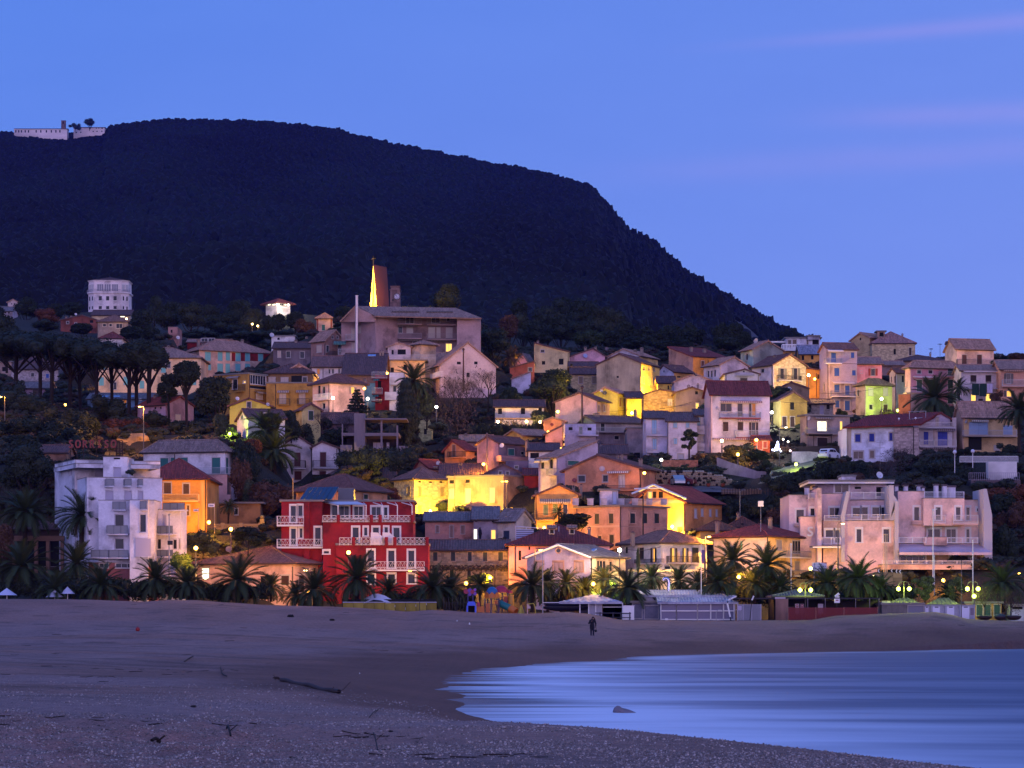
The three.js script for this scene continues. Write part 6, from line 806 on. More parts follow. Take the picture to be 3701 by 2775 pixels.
function sandH(x,t){
const D=shoreDist(x,t),far=Math.max(sstep(t,66,150),0.6*sstep(-x,0,5)*sstep(t,40,70)),X=CX+x/t*F;
let h=D<0?Math.max(-1.5,D*0.05):lerp((1.62+0.2*sstep(-x,1,9))*(1-Math.exp(-((D/3.6)**2))),1.75*(1-Math.exp(-D/34)),far);
const c=crestH(clamp(X,-300,4200)),k=sstep(t,235,318);if(D>0)h=lerp(h,Math.max(h,c-0.75),sstep(t,200,300)*0.55*sstep(D,5,40));
if(D>0)h=lerp(h,c,k**1.6);if(t>323)h-=0.35*sstep(t,323,331);
const e=sstep(D,2,12)*lerp(sstep(D,7,14)*0.85+0.15,1,far);
h+=e*((fbm(x/9+5,t/14,4,101)-0.5)*0.22*(0.6+0.8*far)+(fbm(x/1.4,t/2.2,3,104)-0.5)*0.13*(1-sstep(t,60,160)*0.75)+(fbm(x/20,t/3.4,2,109)-0.5)*0.16);
const tr=sstep(-x-t*0.02,0,4)*(1-sstep(t,45,75));if(tr>0)h+=tr*(fbm(x/0.5,t/0.9,2,107)-0.5)*0.24;
if(D>-3&&D<14)h+=far*(fbm(x/9,t/2.2,3,111)-0.5)*0.09;
return h;
}
T.sand=tex(1024,(u,v)=>{const a=fbm(u*16,v*16,4,121,16),g=hash2(u*1024,v*1024,5),s=fbm(u*180,v*180,2,124,180);let b=0.62+0.35*(a-0.5)+0.5*(g-0.5)+0.5*(s-0.5);const light=sstep(s,0.72,0.82),dk=sstep(1-s,0.74,0.84);b=b*(1+0.5*light-0.5*dk);return[b,b*(0.97+0.03*light),b*(0.95+0.08*light)];},false,1/4.4);
{
const NC=330,NR=330,P=[],U=[],C=[],I=[],ts=[];
for(let j=0;j<=NR;j++)ts.push(22*(352/22)**(j/NR));
for(const t of ts)for(let i=0;i<=NC;i++){
const X=-420+4750*i/NC,x=(X-CX)/F*t,h=sandH(x,t),D=shoreDist(x,t);P.push(x,h,-t);U.push(x,t);
const n1=fbm(x/4+20,t/9,4,131),wet=1-sstep(D+(n1-0.5)*6,lerp(1.5,6,sstep(t,60,140)),lerp(4,24,sstep(t,60,140))),sh=sstep(fbm(x/14+2,t/10,4,135),0.42,0.6)*(1-sstep(t,230,315));
let c=[0.34,0.235,0.185];c=c.map((v,k)=>lerp(v,[0.31,0.255,0.235][k],sh*0.8));const pk=(1-sstep(t,30,60))*sstep(-x,-1,5);c=c.map((v,k)=>lerp(v,[0.42,0.27,0.21][k],pk*0.7));
c=c.map((v,k)=>lerp(v,[0.19,0.105,0.07][k],wet));const lines=sstep(fbm(x/16,t/1.6+0.25*x,3,141),0.6,0.75)*sstep(D,6,15)*0.4;C.push(...c.map((v)=>v*(1-lines)*(0.72+0.56*n1)));
}
for(let j=0;j<NR;j++)for(let i=0;i<NC;i++){const a=j*(NC+1)+i,b=a+1,c=a+NC+1,d=c+1;I.push(a,b,d,a,d,c);}
const g=new THREE.BufferGeometry();g.setAttribute('position',new THREE.Float32BufferAttribute(P,3));g.setAttribute('uv',new THREE.Float32BufferAttribute(U,2));g.setAttribute('color',new THREE.Float32BufferAttribute(C,3));g.setIndex(I);g.computeVertexNormals();
const m=new THREE.MeshStandardMaterial({vertexColors:true,map:T.sand,bumpMap:T.sand,bumpScale:0.035,roughness:0.95});m.name='beach_sand';m.color.setRGB(1.38,1.05,1.0);
tag(mk('beach',g,m,scene),'wide sandy beach strewn with shingle and wrack',null,null,'structure');
const R=rng(55),st=new THREE.IcosahedronGeometry(1,0),N=60000,im=new THREE.InstancedMesh(st,new THREE.MeshStandardMaterial({roughness:0.9}),N),q=new THREE.Quaternion(),mm=new THREE.Matrix4(),cc=new THREE.Color();let k=0;
for(let i=0;i<N*3&&k<N;i++){
const Y=2400+400*R(),t=1.8*F/(Y-HY)*(0.92+0.16*R()),X=-60+3860*R(),x=(X-CX)/F*t;if(shoreDist(x,t)<1.6)continue;
if(fbm(x/5+2,t/5,3,135)<0.46&&R()<0.8)continue;
const s=(0.005+0.011*R()**3)*(1+t/110);mm.compose(V(x,sandH(x,t)+s*0.15,-t),q.setFromAxisAngle(V(R(),R(),R()).normalize(),R()*6),V(s*1.3,s*0.6,s));im.setMatrixAt(k,mm);
const b=R()<0.25?0.30+0.14*R():0.09+0.16*R();cc.setRGB(b,b*0.84,b*0.76);im.setColorAt(k,cc);k++;
}
im.count=k;im.name='shingle';tag(im,'pale and dark shingle scattered over the near sand','shingle',null,'stuff');scene.add(im);
const tw=new THREE.CylinderGeometry(0.5,0.35,1,4).rotateZ(Math.PI/2),NT=1500,it=new THREE.InstancedMesh(tw,new THREE.MeshStandardMaterial({color:'#2a1c18',roughness:1}),NT);k=0;const e=new THREE.Euler();
for(let i=0;i<NT*40&&k<NT;i++){
const Y=2262+520*R(),t=(EYE-1.5)*F/Math.max(40,Y-HY),X=-60+3860*R(),x=(X-CX)/F*t;if(t>300||shoreDist(x,t)<3)continue;
const pile=Math.exp(-(((X-935)/70)**2+((Y-2410)/22)**2));if(R()>pile+sstep(fbm(x/7+11,t/3,3,151),0.6,0.72)*0.12+0.003)continue;
if(shoreDist(x,t)<11)continue;const L=(0.05+0.26*R()**3)*(1+t/120),r=L*0.045+0.004;mm.compose(V(x,sandH(x,t)+r*0.6,-t),q.setFromEuler(e.set(0,(R()-0.5)*1.8,(R()-0.5)*0.25)),V(L,r,r));it.setMatrixAt(k++,mm);
}
it.count=k;it.name='wrack';tag(it,'dark twigs and dry weed washed up along the beach','driftwood',null,'stuff');scene.add(it);
}
{
const x0=-14,x1=130,t0=30,t1=320,n=1024,data=new Uint8Array(n*n*4);
for(let j=0;j<n;j++)for(let i=0;i<n;i++){
const x=lerp(x0,x1,(i/n)**1.6),t=lerp(t0,t1,j/n),D=-shoreDist(x,t);
const st=fbm(x/11+0.02*t,t/4.5+x/60,4,161),st2=fbm(x/30+4,t/7,3,166),near=1-sstep(t,70,130),side=Math.exp(-Math.max(0,x+1)/lerp(8,9,near));
let f=1.1*Math.exp(-Math.max(0,D)/(2.2+6*side))*(0.6+0.8*st)+1.25*side*sstep(st,0.25,0.75)+1.1*near*Math.exp(-Math.max(0,D-2)/6)*(0.3+1.2*st);
f+=0.22*sstep(st2,0.5,0.8)*Math.exp(-Math.max(0,x-3)/16);f=(1-Math.exp(-1.5*Math.max(0,f)))*0.95;
const k=(j*n+i)*4,c=[lerp(0.10,0.86,f),lerp(0.125,0.87,f),lerp(0.19,0.92,f)];for(let q=0;q<3;q++)data[k+q]=255*clamp(c[q],0,1);data[k+3]=255*lerp(1,Math.min(1,sstep(D+(fbm(x/14+9,t/1.5,3,177)-0.5)*9,-1,5)),1-near*0.8);
}
const m=new THREE.DataTexture(data,n,n);m.magFilter=THREE.LinearFilter;m.needsUpdate=true;
const NX=60,NT=120,P=[],U=[],I=[];for(let j=0;j<=NT;j++)for(let i=0;i<=NX;i++){const u=i/NX,v=j/NT,x=lerp(x0,x1,u**1.6),t=lerp(t0,t1,v);P.push(x,(fbm(x/22,t/9,3,171)-0.5)*0.12,-t);U.push(u,v);}
for(let j=0;j<NT;j++)for(let i=0;i<NX;i++){const a=j*(NX+1)+i,b=a+1,c=a+NX+1,d=c+1;I.push(a,b,d,a,d,c);}
const g=new THREE.BufferGeometry();g.setAttribute('position',new THREE.Float32BufferAttribute(P,3));g.setAttribute('uv',new THREE.Float32BufferAttribute(U,2));g.setIndex(I);g.computeVertexNormals();
const wm=new THREE.MeshPhysicalMaterial({map:m,roughness:0.75,specularIntensity:0.7,transparent:true});wm.name='sea_water';
tag(mk('sea',g,wm,scene),'smooth milky sea of the bay with white surf at its edge',null,null,'structure');
tag(mk('sea_beyond',new THREE.PlaneGeometry(6000,6000).rotateX(-Math.PI/2).translate(3070,-1.2,2600),paint('#1d2a45',0.3),scene),'open sea beyond the bay',null,null,'structure');
}
// ---------------------------------------------------------------- trees and palms
const ORD=['first','second','third','fourth','fifth','sixth','seventh','eighth','ninth','tenth','eleventh','twelfth','thirteenth','fourteenth','fifteenth','sixteenth','seventeenth','eighteenth','nineteenth','twentieth','twenty-first','twenty-second','twenty-third','twenty-fourth','twenty-fifth','twenty-sixth','twenty-seventh','twenty-eighth'];
[[130,560,820,520,1330,505],[345,570,810,430,1230,500],[440,590,830,380,1330,495],[600,600,870,430,1290,500],[690,640,900,340,1260,510],[830,625,900,380,1290,492],[960,680,920,340,1240,500],[1105,640,925,420,1330,488],[1170,660,920,360,1290,497],[1270,650,930,360,1470,484]].forEach((p,i)=>
tree('umbrella_pine',`tall umbrella pine, ${ORD[i]} trunk from the left in the hillside grove`,'A','umbrella',p[0],p[1],p[2]+20,p[3]*1.55,p[4],p[5],'dark',{group:'umbrella pines of the left grove',flat:0.8,limbs:7}));
tree('pine_tree','black pine with a leaning fork right of the umbrella grove','A','round',1600,800,1080,300,1420,478,'dark',{limbs:8,r:0.25});
tree('pine_tree','low branched dark pine left of the mauve house windows','A','loose',1450,920,1210,260,1350,480,'dark');
tree('pine_tree','dense round pine in front of the yellow lit bushes','A','round',1840,960,1330,370,1440,470,'dark',{limbs:8});
tree('broadleaf_tree','great dark evergreen at the left edge beside the white hotel','B','round',250,90,560,540,900,362,'dark');
tree('broadleaf_tree','olive toned bush tree in the bottom left corner by the palms','B','round',20,760,1180,260,1260,345,'brown');
tree('broadleaf_tree','dark crown at the left edge above the grove','A','round',60,420,800,360,900,560,'dark');
const thicket=(label,list,group)=>[...list].sort((a,b)=>pic(a[0],a[2],0)[0]-pic(b[0],b[2],0)[0]).forEach((p,i)=>tree(p[9]||'dark_tree',label+', '+ORD[i]+' from the left',p[0],p[1],...p.slice(2,8),p[8]||'dark',{group}));
thicket('dark tree in the wood around the octagonal villa',[['A','round',230,290,480,280,500,800],['A','round',620,330,470,240,500,790],['A','round',480,340,500,160,500,800],['A','round',1320,270,520,190,540,790],['A','round',1450,320,560,280,570,760],['A','round',1640,330,580,330,600,750],['A','round',1800,350,590,270,600,770],['A','round',2050,310,560,300,600,800],['A','round',1220,370,600,250,620,720],['A','round',1900,430,640,350,660,700],['A','round',700,500,620,240,640,720],['A','round',1130,520,680,260,700,680],['A','round',1300,520,690,200,700,660],['A','shrub',1700,560,660,360,690,670],['A','shrub',2100,560,680,380,700,660],['A','shrub',380,480,580,300,600,740],['A','round',-20,340,520,160,540,820]],'dark trees around the octagonal villa');
tree('autumn_tree','russet autumn tree left of the brick gable house','A','round',400,385,540,260,560,770,'rust');
thicket('dark tree in the wood below the belvedere tower',[['C','round',120,300,560,280,600,770],['C','round',250,380,600,260,640,740],['C','round',490,410,590,180,610,765],['C','round',390,440,610,160,630,755],['C','round',630,390,580,200,610,775],['C','round',160,520,670,300,690,690],['C','shrub',480,560,650,280,670,690],['C','shrub',250,580,690,260,710,670]],'dark trees below the belvedere tower');
tree('autumn_tree','brown autumn tree left of the little brick cornered villa','C','round',720,470,640,210,660,700,'brown');
tree('pine_tree','dark round pine between the brick cornered villa and the apartment block','C','round',1030,360,570,200,600,640,'dark');
tree('pine_tree','large domed pine standing alone above the apartment block roof','C','round',1940,160,430,340,520,680,'dark');
tree('holm_oak','big black round tree at the right end of the apartment block','E','round',430,70,330,380,380,570,'dark');
thicket('dark tree of the wood on the ridge behind the town',[['E','round',560,-40,200,220,260,700,'brown'],['E','round',690,-60,210,260,280,720],['E','round',660,-195,20,190,120,790],['E','round',800,20,240,300,300,670],['E','round',900,-110,140,330,240,740],['E','round',1060,-190,80,300,200,800],['E','round',1010,-40,220,330,290,690],['E','round',1200,-170,110,360,240,780],['E','round',1180,10,240,280,290,660],['E','round',1340,-110,180,330,260,740],['E','umbrella',1260,90,250,330,300,640,'mid'],['E','round',1450,-70,200,280,270,720],['E','round',1560,0,230,250,280,690],['E','round',1440,100,270,260,300,640],['E','round',1700,60,240,240,280,680],['E','round',1640,150,280,300,300,630],['E','round',1850,90,270,220,300,670],['E','round',1900,170,300,260,310,630],['E','round',2040,60,270,190,300,690],['E','round',2130,20,270,170,300,720],['E','round',2050,170,290,240,310,620],['G','round',480,20,260,190,290,650],['G','round',610,30,270,190,290,650],['G','round',700,100,270,140,290,660],['G','round',550,150,290,300,300,620],['G','round',60,30,240,240,280,700],['G','round',250,90,250,260,290,680]],'dark trees on the ridge behind the town');
thicket('small dark pine on the seaward spur of the mountain',[['G','fir',1010,85,175,60,180,1500],['G','round',1050,80,175,70,180,1480],['G','round',1095,82,175,80,180,1460],['G','round',1135,115,180,70,185,1450]],'pines on the spur');
tree('cypress_tree','massive dark cypress in front of the tall palm','C','cypress',1590,1010,1555,215,1580,440,'dark');
tree('cypress_tree','slim black cypress before the shuttered restaurant','F','cypress',1672,790,1010,36,1050,338,'dark');
palm('tall palm with drooping crown directly above the great cypress','C',1640,1010,1300,165,452);
tree('cedar_tree','tiered dark conifer in front of the pink corner house','C','fir',1165,1060,1290,240,1300,458,'dark');
tree('stone_pine','domed stone pine in the middle of the upper town','E','round',935,415,730,440,850,478,'pine',{limbs:9,r:0.3});
tree('shrub','dark leaning shrub left of the domed stone pine','E','shrub',600,560,760,190,790,486,'pine');
tree('shrub','round dark shrub beside the white cottage terrace','E','shrub',830,765,880,180,940,464,'dark');
tree('shrub','narrow hedge plant between the garden lamps','E','shrub',790,870,950,80,960,463,'dark');
palm('small fan palm left of the terracotta house','E',400,330,420,110,590,{n:36});palm('small brown palm in front of the dark ridge wood','E',575,340,430,100,588,{n:36,c:'#4a3a22'});
[[2010,930,1480,330,470],[2110,900,1500,300,474],[1900,1000,1560,240,464]].forEach((p,i)=>bareTree('bare_tree',`grey leafless tree, ${ORD[i]} of the winter group right of the cypress`,'C',p[0],p[1],p[2],p[3],p[4],{leaf:'#3c2c30'}));
bareTree('bare_tree','leafless forked tree before the mauve gable','E',390,420,790,380,476);
bareTree('bare_tree','leafless tree at the left of the concrete frame','C',860,1270,1470,180,440,{leaf:'#3a2a2e'});bareTree('bare_tree','bare twiggy tree before the ruined roof','C',1060,1290,1480,200,441,{leaf:'#3a2a2e'});
tree('autumn_tree','olive brown tree right of the great cypress','C','round',1760,1090,1330,170,1380,455,'olive');
thicket('dark evergreen on the bank above the twin gable house',[['C','shrub',600,1235,1480,180,1490,436],['C','shrub',720,1360,1560,190,1570,444],['C','round',420,1260,1470,240,1500,428],['C','shrub',950,1400,1560,280,1570,438],['C','shrub',880,1310,1420,160,1440,450]],'evergreens above the twin gables');
palm('palm with arching fronds left of the twin gable house','D',460,190,470,210,424);palm('ragged palm on the bank between the white terrace house and the twin gables','C',380,1440,1640,190,428);
tree('autumn_tree','rust coloured tree on the dark bank right of the teal doors','C','round',260,1480,1680,230,1690,420,'rust');tree('autumn_tree','russet bush on the bank beneath the palm','D','shrub',400,400,700,420,720,392,'brown');
tree('autumn_tree','olive bush above the balustrade lamp','D','shrub',250,420,640,170,720,396,'olive');
palm('small palm on the cafe terrace behind the balustrade','D',60,670,820,80,378,{n:40});
tree('shrub','dark bush between the white gable pair and the red hotel','D','shrub',830,390,480,110,490,425,'dark');tree('autumn_tree','orange lit bush at the corner of the yellow glowing palazzo','D','shrub',1475,485,620,150,640,404,'rust');
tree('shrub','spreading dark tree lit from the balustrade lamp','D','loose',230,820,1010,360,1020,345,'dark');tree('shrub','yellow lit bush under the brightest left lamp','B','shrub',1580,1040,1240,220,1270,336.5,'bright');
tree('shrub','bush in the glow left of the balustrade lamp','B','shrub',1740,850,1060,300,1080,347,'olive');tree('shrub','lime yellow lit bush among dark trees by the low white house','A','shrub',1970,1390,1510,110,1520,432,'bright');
tree('palm_shrub','shaggy dark tree left of the lime lit bush','A','round',1890,1260,1500,170,1540,428,'olive');
thicket('dark shrub on the slope under the umbrella pines',[['A','shrub',220,1060,1310,420,1330,470],['A','shrub',60,990,1300,330,1320,480],['A','shrub',120,1300,1500,420,1520,440],['A','shrub',420,1290,1560,400,1580,430],['A','shrub',560,1210,1440,330,1460,455],['A','shrub',700,1260,1500,330,1520,440],['A','shrub',920,1120,1330,330,1350,470],['A','shrub',990,1310,1425,300,1440,458,'rust'],['A','shrub',1300,1260,1440,340,1450,462],['A','shrub',1160,1330,1435,260,1445,458,'rust'],['A','shrub',1440,1370,1450,300,1460,460,'brown'],['A','shrub',640,1380,1560,380,1580,424],['A','shrub',1640,1360,1500,380,1520,452],['B','shrub',2120,30,380,260,400,410],['B','shrub',2090,230,620,240,640,398,'brown'],['A','shrub',250,1430,1600,380,1610,420]],'shrubs under the umbrella pines');
tree('pine_tree','dark pine leaning before the pale blue shutters','G','loose',215,950,1130,180,1215,421,'pine',{r:0.14});
tree('shrub','clipped round bush at the end of the brick wall','G','shrub',385,1155,1275,140,1285,417,'dark');tree('shrub','round bush over the garden wall of the balcony villa','G','shrub',640,1055,1190,260,1230,419,'olive');
tree('orange_tree','small leafy tree over the curved wall beside the garden lamp','G','round',800,1110,1230,240,1290,413,'mid');tree('shrub','ragged shrub at the bend of the lane','G','shrub',880,1200,1310,110,1320,410,'dark');
tree('ivy','dark ivy mass before the plain brown gable','G','shrub',970,560,690,200,720,458,'dark');tree('shrub','dark bush under the blue shuttered doors','G','shrub',1520,765,830,90,835,476,'dark');
thicket('dark shrub on the slope above the pink hotel',[['G','shrub',1080,1300,1480,280,1500,396],['G','shrub',1230,1260,1460,280,1490,398],['G','shrub',1380,1210,1440,260,1470,402],['G','shrub',1530,1210,1430,240,1460,400],['G','shrub',1680,1190,1400,240,1440,402],['G','shrub',950,1330,1480,220,1500,392],['G','shrub',1820,1200,1420,200,1450,398],['G','shrub',1600,1300,1440,260,1470,392,'brown'],['H','round',1540,1180,1470,470,1500,394],['H','shrub',1360,1190,1440,200,1460,398],['H','shrub',1720,1260,1440,200,1470,390],['H','shrub',2050,1400,1640,420,1660,380,'rust'],['H','shrub',1980,1480,1660,260,1680,372],['J','shrub',2090,330,640,300,660,368,'brown'],['J','shrub',2020,560,900,260,920,358],['I','shrub',620,330,560,320,580,396],['I','shrub',820,320,520,260,560,392],['I','shrub',940,420,620,240,640,386,'brown'],['I','shrub',1010,330,480,240,500,392],['I','shrub',540,330,480,200,490,398]],'shrubs on the slope above the pink hotel');
bareTree('bare_tree','grey leafless bush tree before the blue shuttered white house','H',1130,1090,1330,320,396,{leaf:'#4a3c40'});bareTree('bare_tree','second leafless bush left of the low terrace fence','H',1010,1200,1420,280,392,{leaf:'#43363c'});
tree('shrub','clipped bush below the ribbed roof house','H','shrub',2045,1060,1165,160,1180,404,'dark');tree('shrub','bush left of the dark door under the ribbed roof','H','shrub',1690,1100,1170,150,1180,404,'dark');
palm('big date palm before the pink terrace house','H',1430,690,860,220,440);palm('narrow palm at the corner of the laundry house','H',1640,600,800,90,455,{n:40});
palm('large palm at the right edge over the ribbed roof','H',2150,790,1150,180,405);tree('oak_tree','round dark treetop on the skyline at the right edge','H','round',2130,285,380,180,420,540,'brown');
tree('shrub','potted shrub on the balcony beside the lit doorway','H','shrub',1955,610,730,110,760,462,'brown');
tree('evergreen_tree','bushy evergreen left of the pink palazzo','F','round',1120,480,640,370,700,372,'dark');palm('small palm in front of the yellow gable house','F',990,480,640,70,374,{n:36});
[['B',215,715,1100,230,349],['B',690,745,1120,235,343],['B',190,1180,1400,240,334],['B',660,1160,1400,200,335],['B',870,1340,1440,190,327],['B',470,1380,1450,170,328],['B',1340,1290,1440,190,329],['B',1600,1330,1450,190,328],['D',150,1300,1500,230,330],['D',425,1360,1480,130,332],['D',800,1380,1520,200,328],['D',1160,1290,1535,245,326],['D',1440,1390,1500,130,331],['D',1820,1370,1530,210,328],['F',60,1140,1330,150,330],['F',320,1100,1280,110,331],['F',770,1110,1330,200,328],['F',900,1080,1330,130,333],['F',1060,1090,1300,130,332],['F',1390,1060,1290,140,333],['F',1580,1130,1380,210,325],['F',1790,1050,1240,130,334],['F',2030,1070,1250,140,334],['F',2190,1090,1300,120,332],['I',470,1080,1395,200,328],['I',600,900,1240,190,336]].forEach((p,i)=>palm(`date palm of the seafront row, ${ORD[i]} from the left`,...p,{group:'date palms along the seafront'}));
[['I',890,935,1200,190,334],['I',780,1090,1280,150,332],['I',1000,1130,1280,140,333],['I',1390,1090,1250,170,331],['I',1660,1050,1250,205,329],['I',1860,1130,1280,130,332],['J',1540,1180,1290,120,333],['J',2020,1090,1330,190,330],['F',1210,1140,1260,130,334],['D',640,1430,1500,130,330]].forEach((p,i)=>palm(i<9?`dark palm of the right hand seafront row, ${ORD[i]} of ten planted behind the huts`:'small dark palm before the long pink bungalow',...p,{group:'palms behind the beach huts'}));
tree('tamarisk','feathery tamarisk between the twin globe lamps','J','loose',1340,1000,1230,240,1280,330,'olive');tree('tamarisk','feathery tamarisk left of the right twin lamps','J','loose',1600,1010,1230,200,1280,331,'olive');tree('tamarisk','dark tamarisk left of the brightest twin lamps','J','loose',1130,1090,1240,200,1290,332,'olive');
bareTree('bare_tree','pollarded bare tree beside the globe lamps at the right','J',1855,1090,1360,230,322,{leaf:'#5a5a30'});bareTree('bare_tree','bare plane tree in front of the teal cabins','J',2080,1110,1365,300,321,{leaf:'#4a3028'});
hedge('hedge','dark hedge along the promenade on the left','B',-40,1500,1280,1440,333,'dark');hedge('hedge','dark hedge behind the palms before the pink bungalow','B',1500,2300,1330,1460,331,'dark');
hedge('hedge','dark hedge below the striped playground palms','D',1350,2150,1400,1540,333,'dark');hedge('hedge','dark planting behind the white pavilions','F',850,2192,1140,1290,336,'dark');hedge('hedge','dark planting behind the beach huts','I',380,2150,1110,1260,335,'dark');hedge('hedge','rough grass bank above the pierced block wall','G',-200,560,1276,1310,413,'mid');
hedge('hedge','trailing hedge below the white cottage','E',300,870,900,1010,460,'dark');hedge('hedge','dark shrubs at the foot of the concrete frame','D',1010,1660,160,330,425,'dark');
// ---------------------------------------------------------------- lamps
lamp('sodium street lamp at the left edge of the photograph','A',6,1150,1430,450,{I:70,type:'arm',arm:-0.7,r:0.3});
lamp('tall sodium street lamp before the orange lit cliff','A',1198,1235,1620,430,{I:420,type:'arm',arm:-0.6,r:0.32});
lamp('globe lamp on the terrace by the balustrade','B',1978,858,1010,352,{I:120,r:0.38});lamp('globe lamp at the corner of the white hotel','B',1678,1020,1200,334,{I:60,r:0.42});
lamp('globe lamp between the red hotel and the bungalow roof','D',1090,1058,1400,333,{I:36,r:0.4});
lamp('shaded lamp hanging by the bungalow door','D',722,1216,1420,335.5,{I:28,type:'arm',arm:-0.9,r:0.24,c:'warm'});lamp('shaded lamp hanging before the red hotel','D',1617,1218,1420,337,{I:10,type:'arm',arm:-0.9,r:0.22,c:'sodium',k:2});
lamp('left street lamp of the pair before the long beige house','F',512,215,450,404,{I:20,type:'arm',arm:-0.2,r:0.26,k:2});lamp('right street lamp of the pair before the long beige house','F',545,215,450,404.5,{I:60,type:'arm',arm:-0.1,r:0.26,k:3});
lamp('street lamp in front of the round window villa','F',840,805,1000,330,{I:26,type:'arm',arm:0.7,r:0.3});lamp('white lamp under the eave of the round window villa','F',1515,800,1000,330,{I:70,c:'white',r:0.42});
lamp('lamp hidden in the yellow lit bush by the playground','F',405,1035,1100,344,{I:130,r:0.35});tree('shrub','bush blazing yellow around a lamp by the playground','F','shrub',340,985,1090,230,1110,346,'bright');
lamp('street lamp at the corner of the maroon roofed house','I',385,690,905,346,{I:170,type:'arm',arm:0.5,r:0.34});lamp('dim street lamp before the pink hotel','J',640,578,900,342,{I:5,type:'arm',arm:0.6,r:0.26,k:2,c:'warm'});
lamp('left twin globe lamp above the grey kiosk roof','I',1210,1120,1230,322,{I:20,type:'twin',r:0.36,c:'green',k:3});lamp('brightest twin globe lamp, behind the grey hut','J',1162,1110,1235,322,{I:34,type:'twin',r:0.5,c:'green',k:3.5});lamp('right twin globe lamp above the white cabins','J',1752,1110,1235,322,{I:28,type:'twin',r:0.46,c:'green',k:3.5});
lamp('single globe lamp under the right twin globes','J',1764,1195,1260,321,{I:3,r:0.36,c:'green',k:3});lamp('small white lamp in front of the fin walled hotel','J',915,1020,1060,344,{I:14,c:'warm',r:0.3});
lamp('dazzling lamp at the end of the stone gable house','G',1238,488,640,470,{I:210,c:'warm',r:0.62,k:9});lamp('lamp on a post before the green hipped house','G',1862,690,815,474,{I:60,c:'mercury',r:0.45,k:6});
lamp('white lamp behind the mustard gable house','G',922,806,900,446,{I:130,c:'white',r:0.42});lamp('unlit looking arm lamp at the lane by the fairy lights','G',1045,938,1265,412,{I:6,type:'arm',arm:1.0,c:'white',k:1.2});
lamp('sodium globe in the garden of the balcony villa','G',632,1166,1265,414,{I:34,r:0.42});lamp('warm globe at the terrace of the balcony villa','G',495,1050,1130,420,{I:40,c:'warm',r:0.42});lamp('porch lamp over the red lit entrance','G',790,1042,1130,420.5,{I:34,c:'sodium',r:0.3});
lamp('left garden globe of the white cottage','E',472,886,1010,462,{I:50,c:'warm',r:0.46,k:7});lamp('middle garden globe of the white cottage','E',718,884,960,462,{I:60,c:'warm',r:0.55,k:7});lamp('right garden globe beside the orange end house','E',836,888,970,461,{I:36,c:'warm',r:0.34,k:7});
lamp('white globe on a curved arm by the brick wall','E',1872,1212,1272,413,{I:5,c:'white',r:0.3,k:2});lamp('wall lamp on the side of the orange gable house','E',1727,1325,1440,394,{I:16,r:0.2,type:'wall'});
lamp('left white lamp before the pink corner house','C',957,1157,1290,463,{I:22,c:'white',r:0.36});lamp('right white lamp beside the tiered conifer','C',1254,1163,1290,464,{I:22,c:'white',r:0.36});lamp('small white lamp among the bare trees','C',1842,1233,1300,450,{I:4,c:'white',r:0.24});
lamp('right of two street lamps in the dark wood','C',313,540,600,720,{I:60,c:'warm',r:0.6});lamp('left of two street lamps in the dark wood','C',265,524,600,730,{I:40,c:'warm',r:0.45});lamp('street lamp beside the grey bungalow on the far slope','A',1085,478,560,730,{I:60,c:'warm',r:0.55});
const lane=(label,key,x,y,d,I,c='sodium',r=0.22)=>lamp(label,key,x,y,y+60,d,{I:I*1.6,noground:1,c,r,type:'wall',name:'lane_lamp',cat:'lamp',back:0.3,k:4});
lane('lane lamp flooding the yellow stone palazzo','D',1790,705,412.5,420,'yellow');lane('lane lamp under the long beige house','F',590,455,408,40);lane('lamp glowing at the foot of the yellow gable house','F',870,610,380,60);lane('lamp in the corner of the tall orange awning house','I',70,600,387.6,130,'yellow');
lane('lamp flooding the side of the big beige gable house','E',1835,655,519.5,330,'yellow');lane('lamp in front of the lime yellow house','E',1620,812,474,260,'yellow',0.3);lane('lamp flooding the burnt orange house','G',420,505,556,420);lane('lamp under the eave of the glowing low house','E',790,1075,443.5,60,'yellow');lane('lamp at the foot of the small orange cottage','E',250,1262,432,60);
lane('lamp on the orange end house','E',905,975,452,40);lane('lamp at the orange lit end of the pink corner house','C',1225,1075,463,36);lane('lamp at the right end of the shuttered apartment house','C',470,890,622,130);lane('lamp under the cream terrace building','C',1420,945,510,80);lane('lamp before the shuttered house behind the pines','A',1000,1135,572,130,'warm');lane('lamp lighting bushes by the low white house','A',1968,1462,429,26,'green');
lane('lamp behind the skyline house with the curved roof','H',1160,395,556,110,'warm');lane('lamp by the crest house with skylights','H',1560,420,504,60,'warm');lane('red glow lamp behind the bare trees','C',2115,1170,505,30);lane('lamp behind the pine trunks on the slope','A',560,1215,520,60);lane('lamp among the houses behind the terracotta house','E',690,440,590,40);lane('lamp under the skyline penthouse','G',1090,470,562,90);lane('lamp before the roof terrace at the lane','G',1290,520,490,60);
lane('lamp left under the pink hotel terrace','J',760,1040,344,26);lane('lamp right under the pink hotel terrace','J',1500,1060,347,26);lane('lamp at the right end of the bay house','I',1255,960,345,60,'yellow');lane('lamp by the palms before the maroon roof','I',640,1030,331,26);lane('lamp under the restaurant canopy','F',1900,1045,337,40,'warm');lane('lamp below the round window villa','F',1290,1090,330,36);lane('lamp behind the palms of the villa garden','F',1440,1090,334,26,'green');lane('lamp by the bungalow steps','D',750,1400,333,24);lane('lamp at the vine pergola','F',200,1085,347,14);lane('lamp on the sea steps at the far right','J',2150,1010,350,26);lane('lamp inside the garden of the palm bushes','B',1760,1270,333,30,'warm');lane('lamp by the balustraded house front','B',1790,800,360,90);
lane('lamp beneath the garden wall of bare trees','C',1850,1560,455,60,'white');lane('lamp lighting the lane bend','G',1130,1250,404,10,'green');
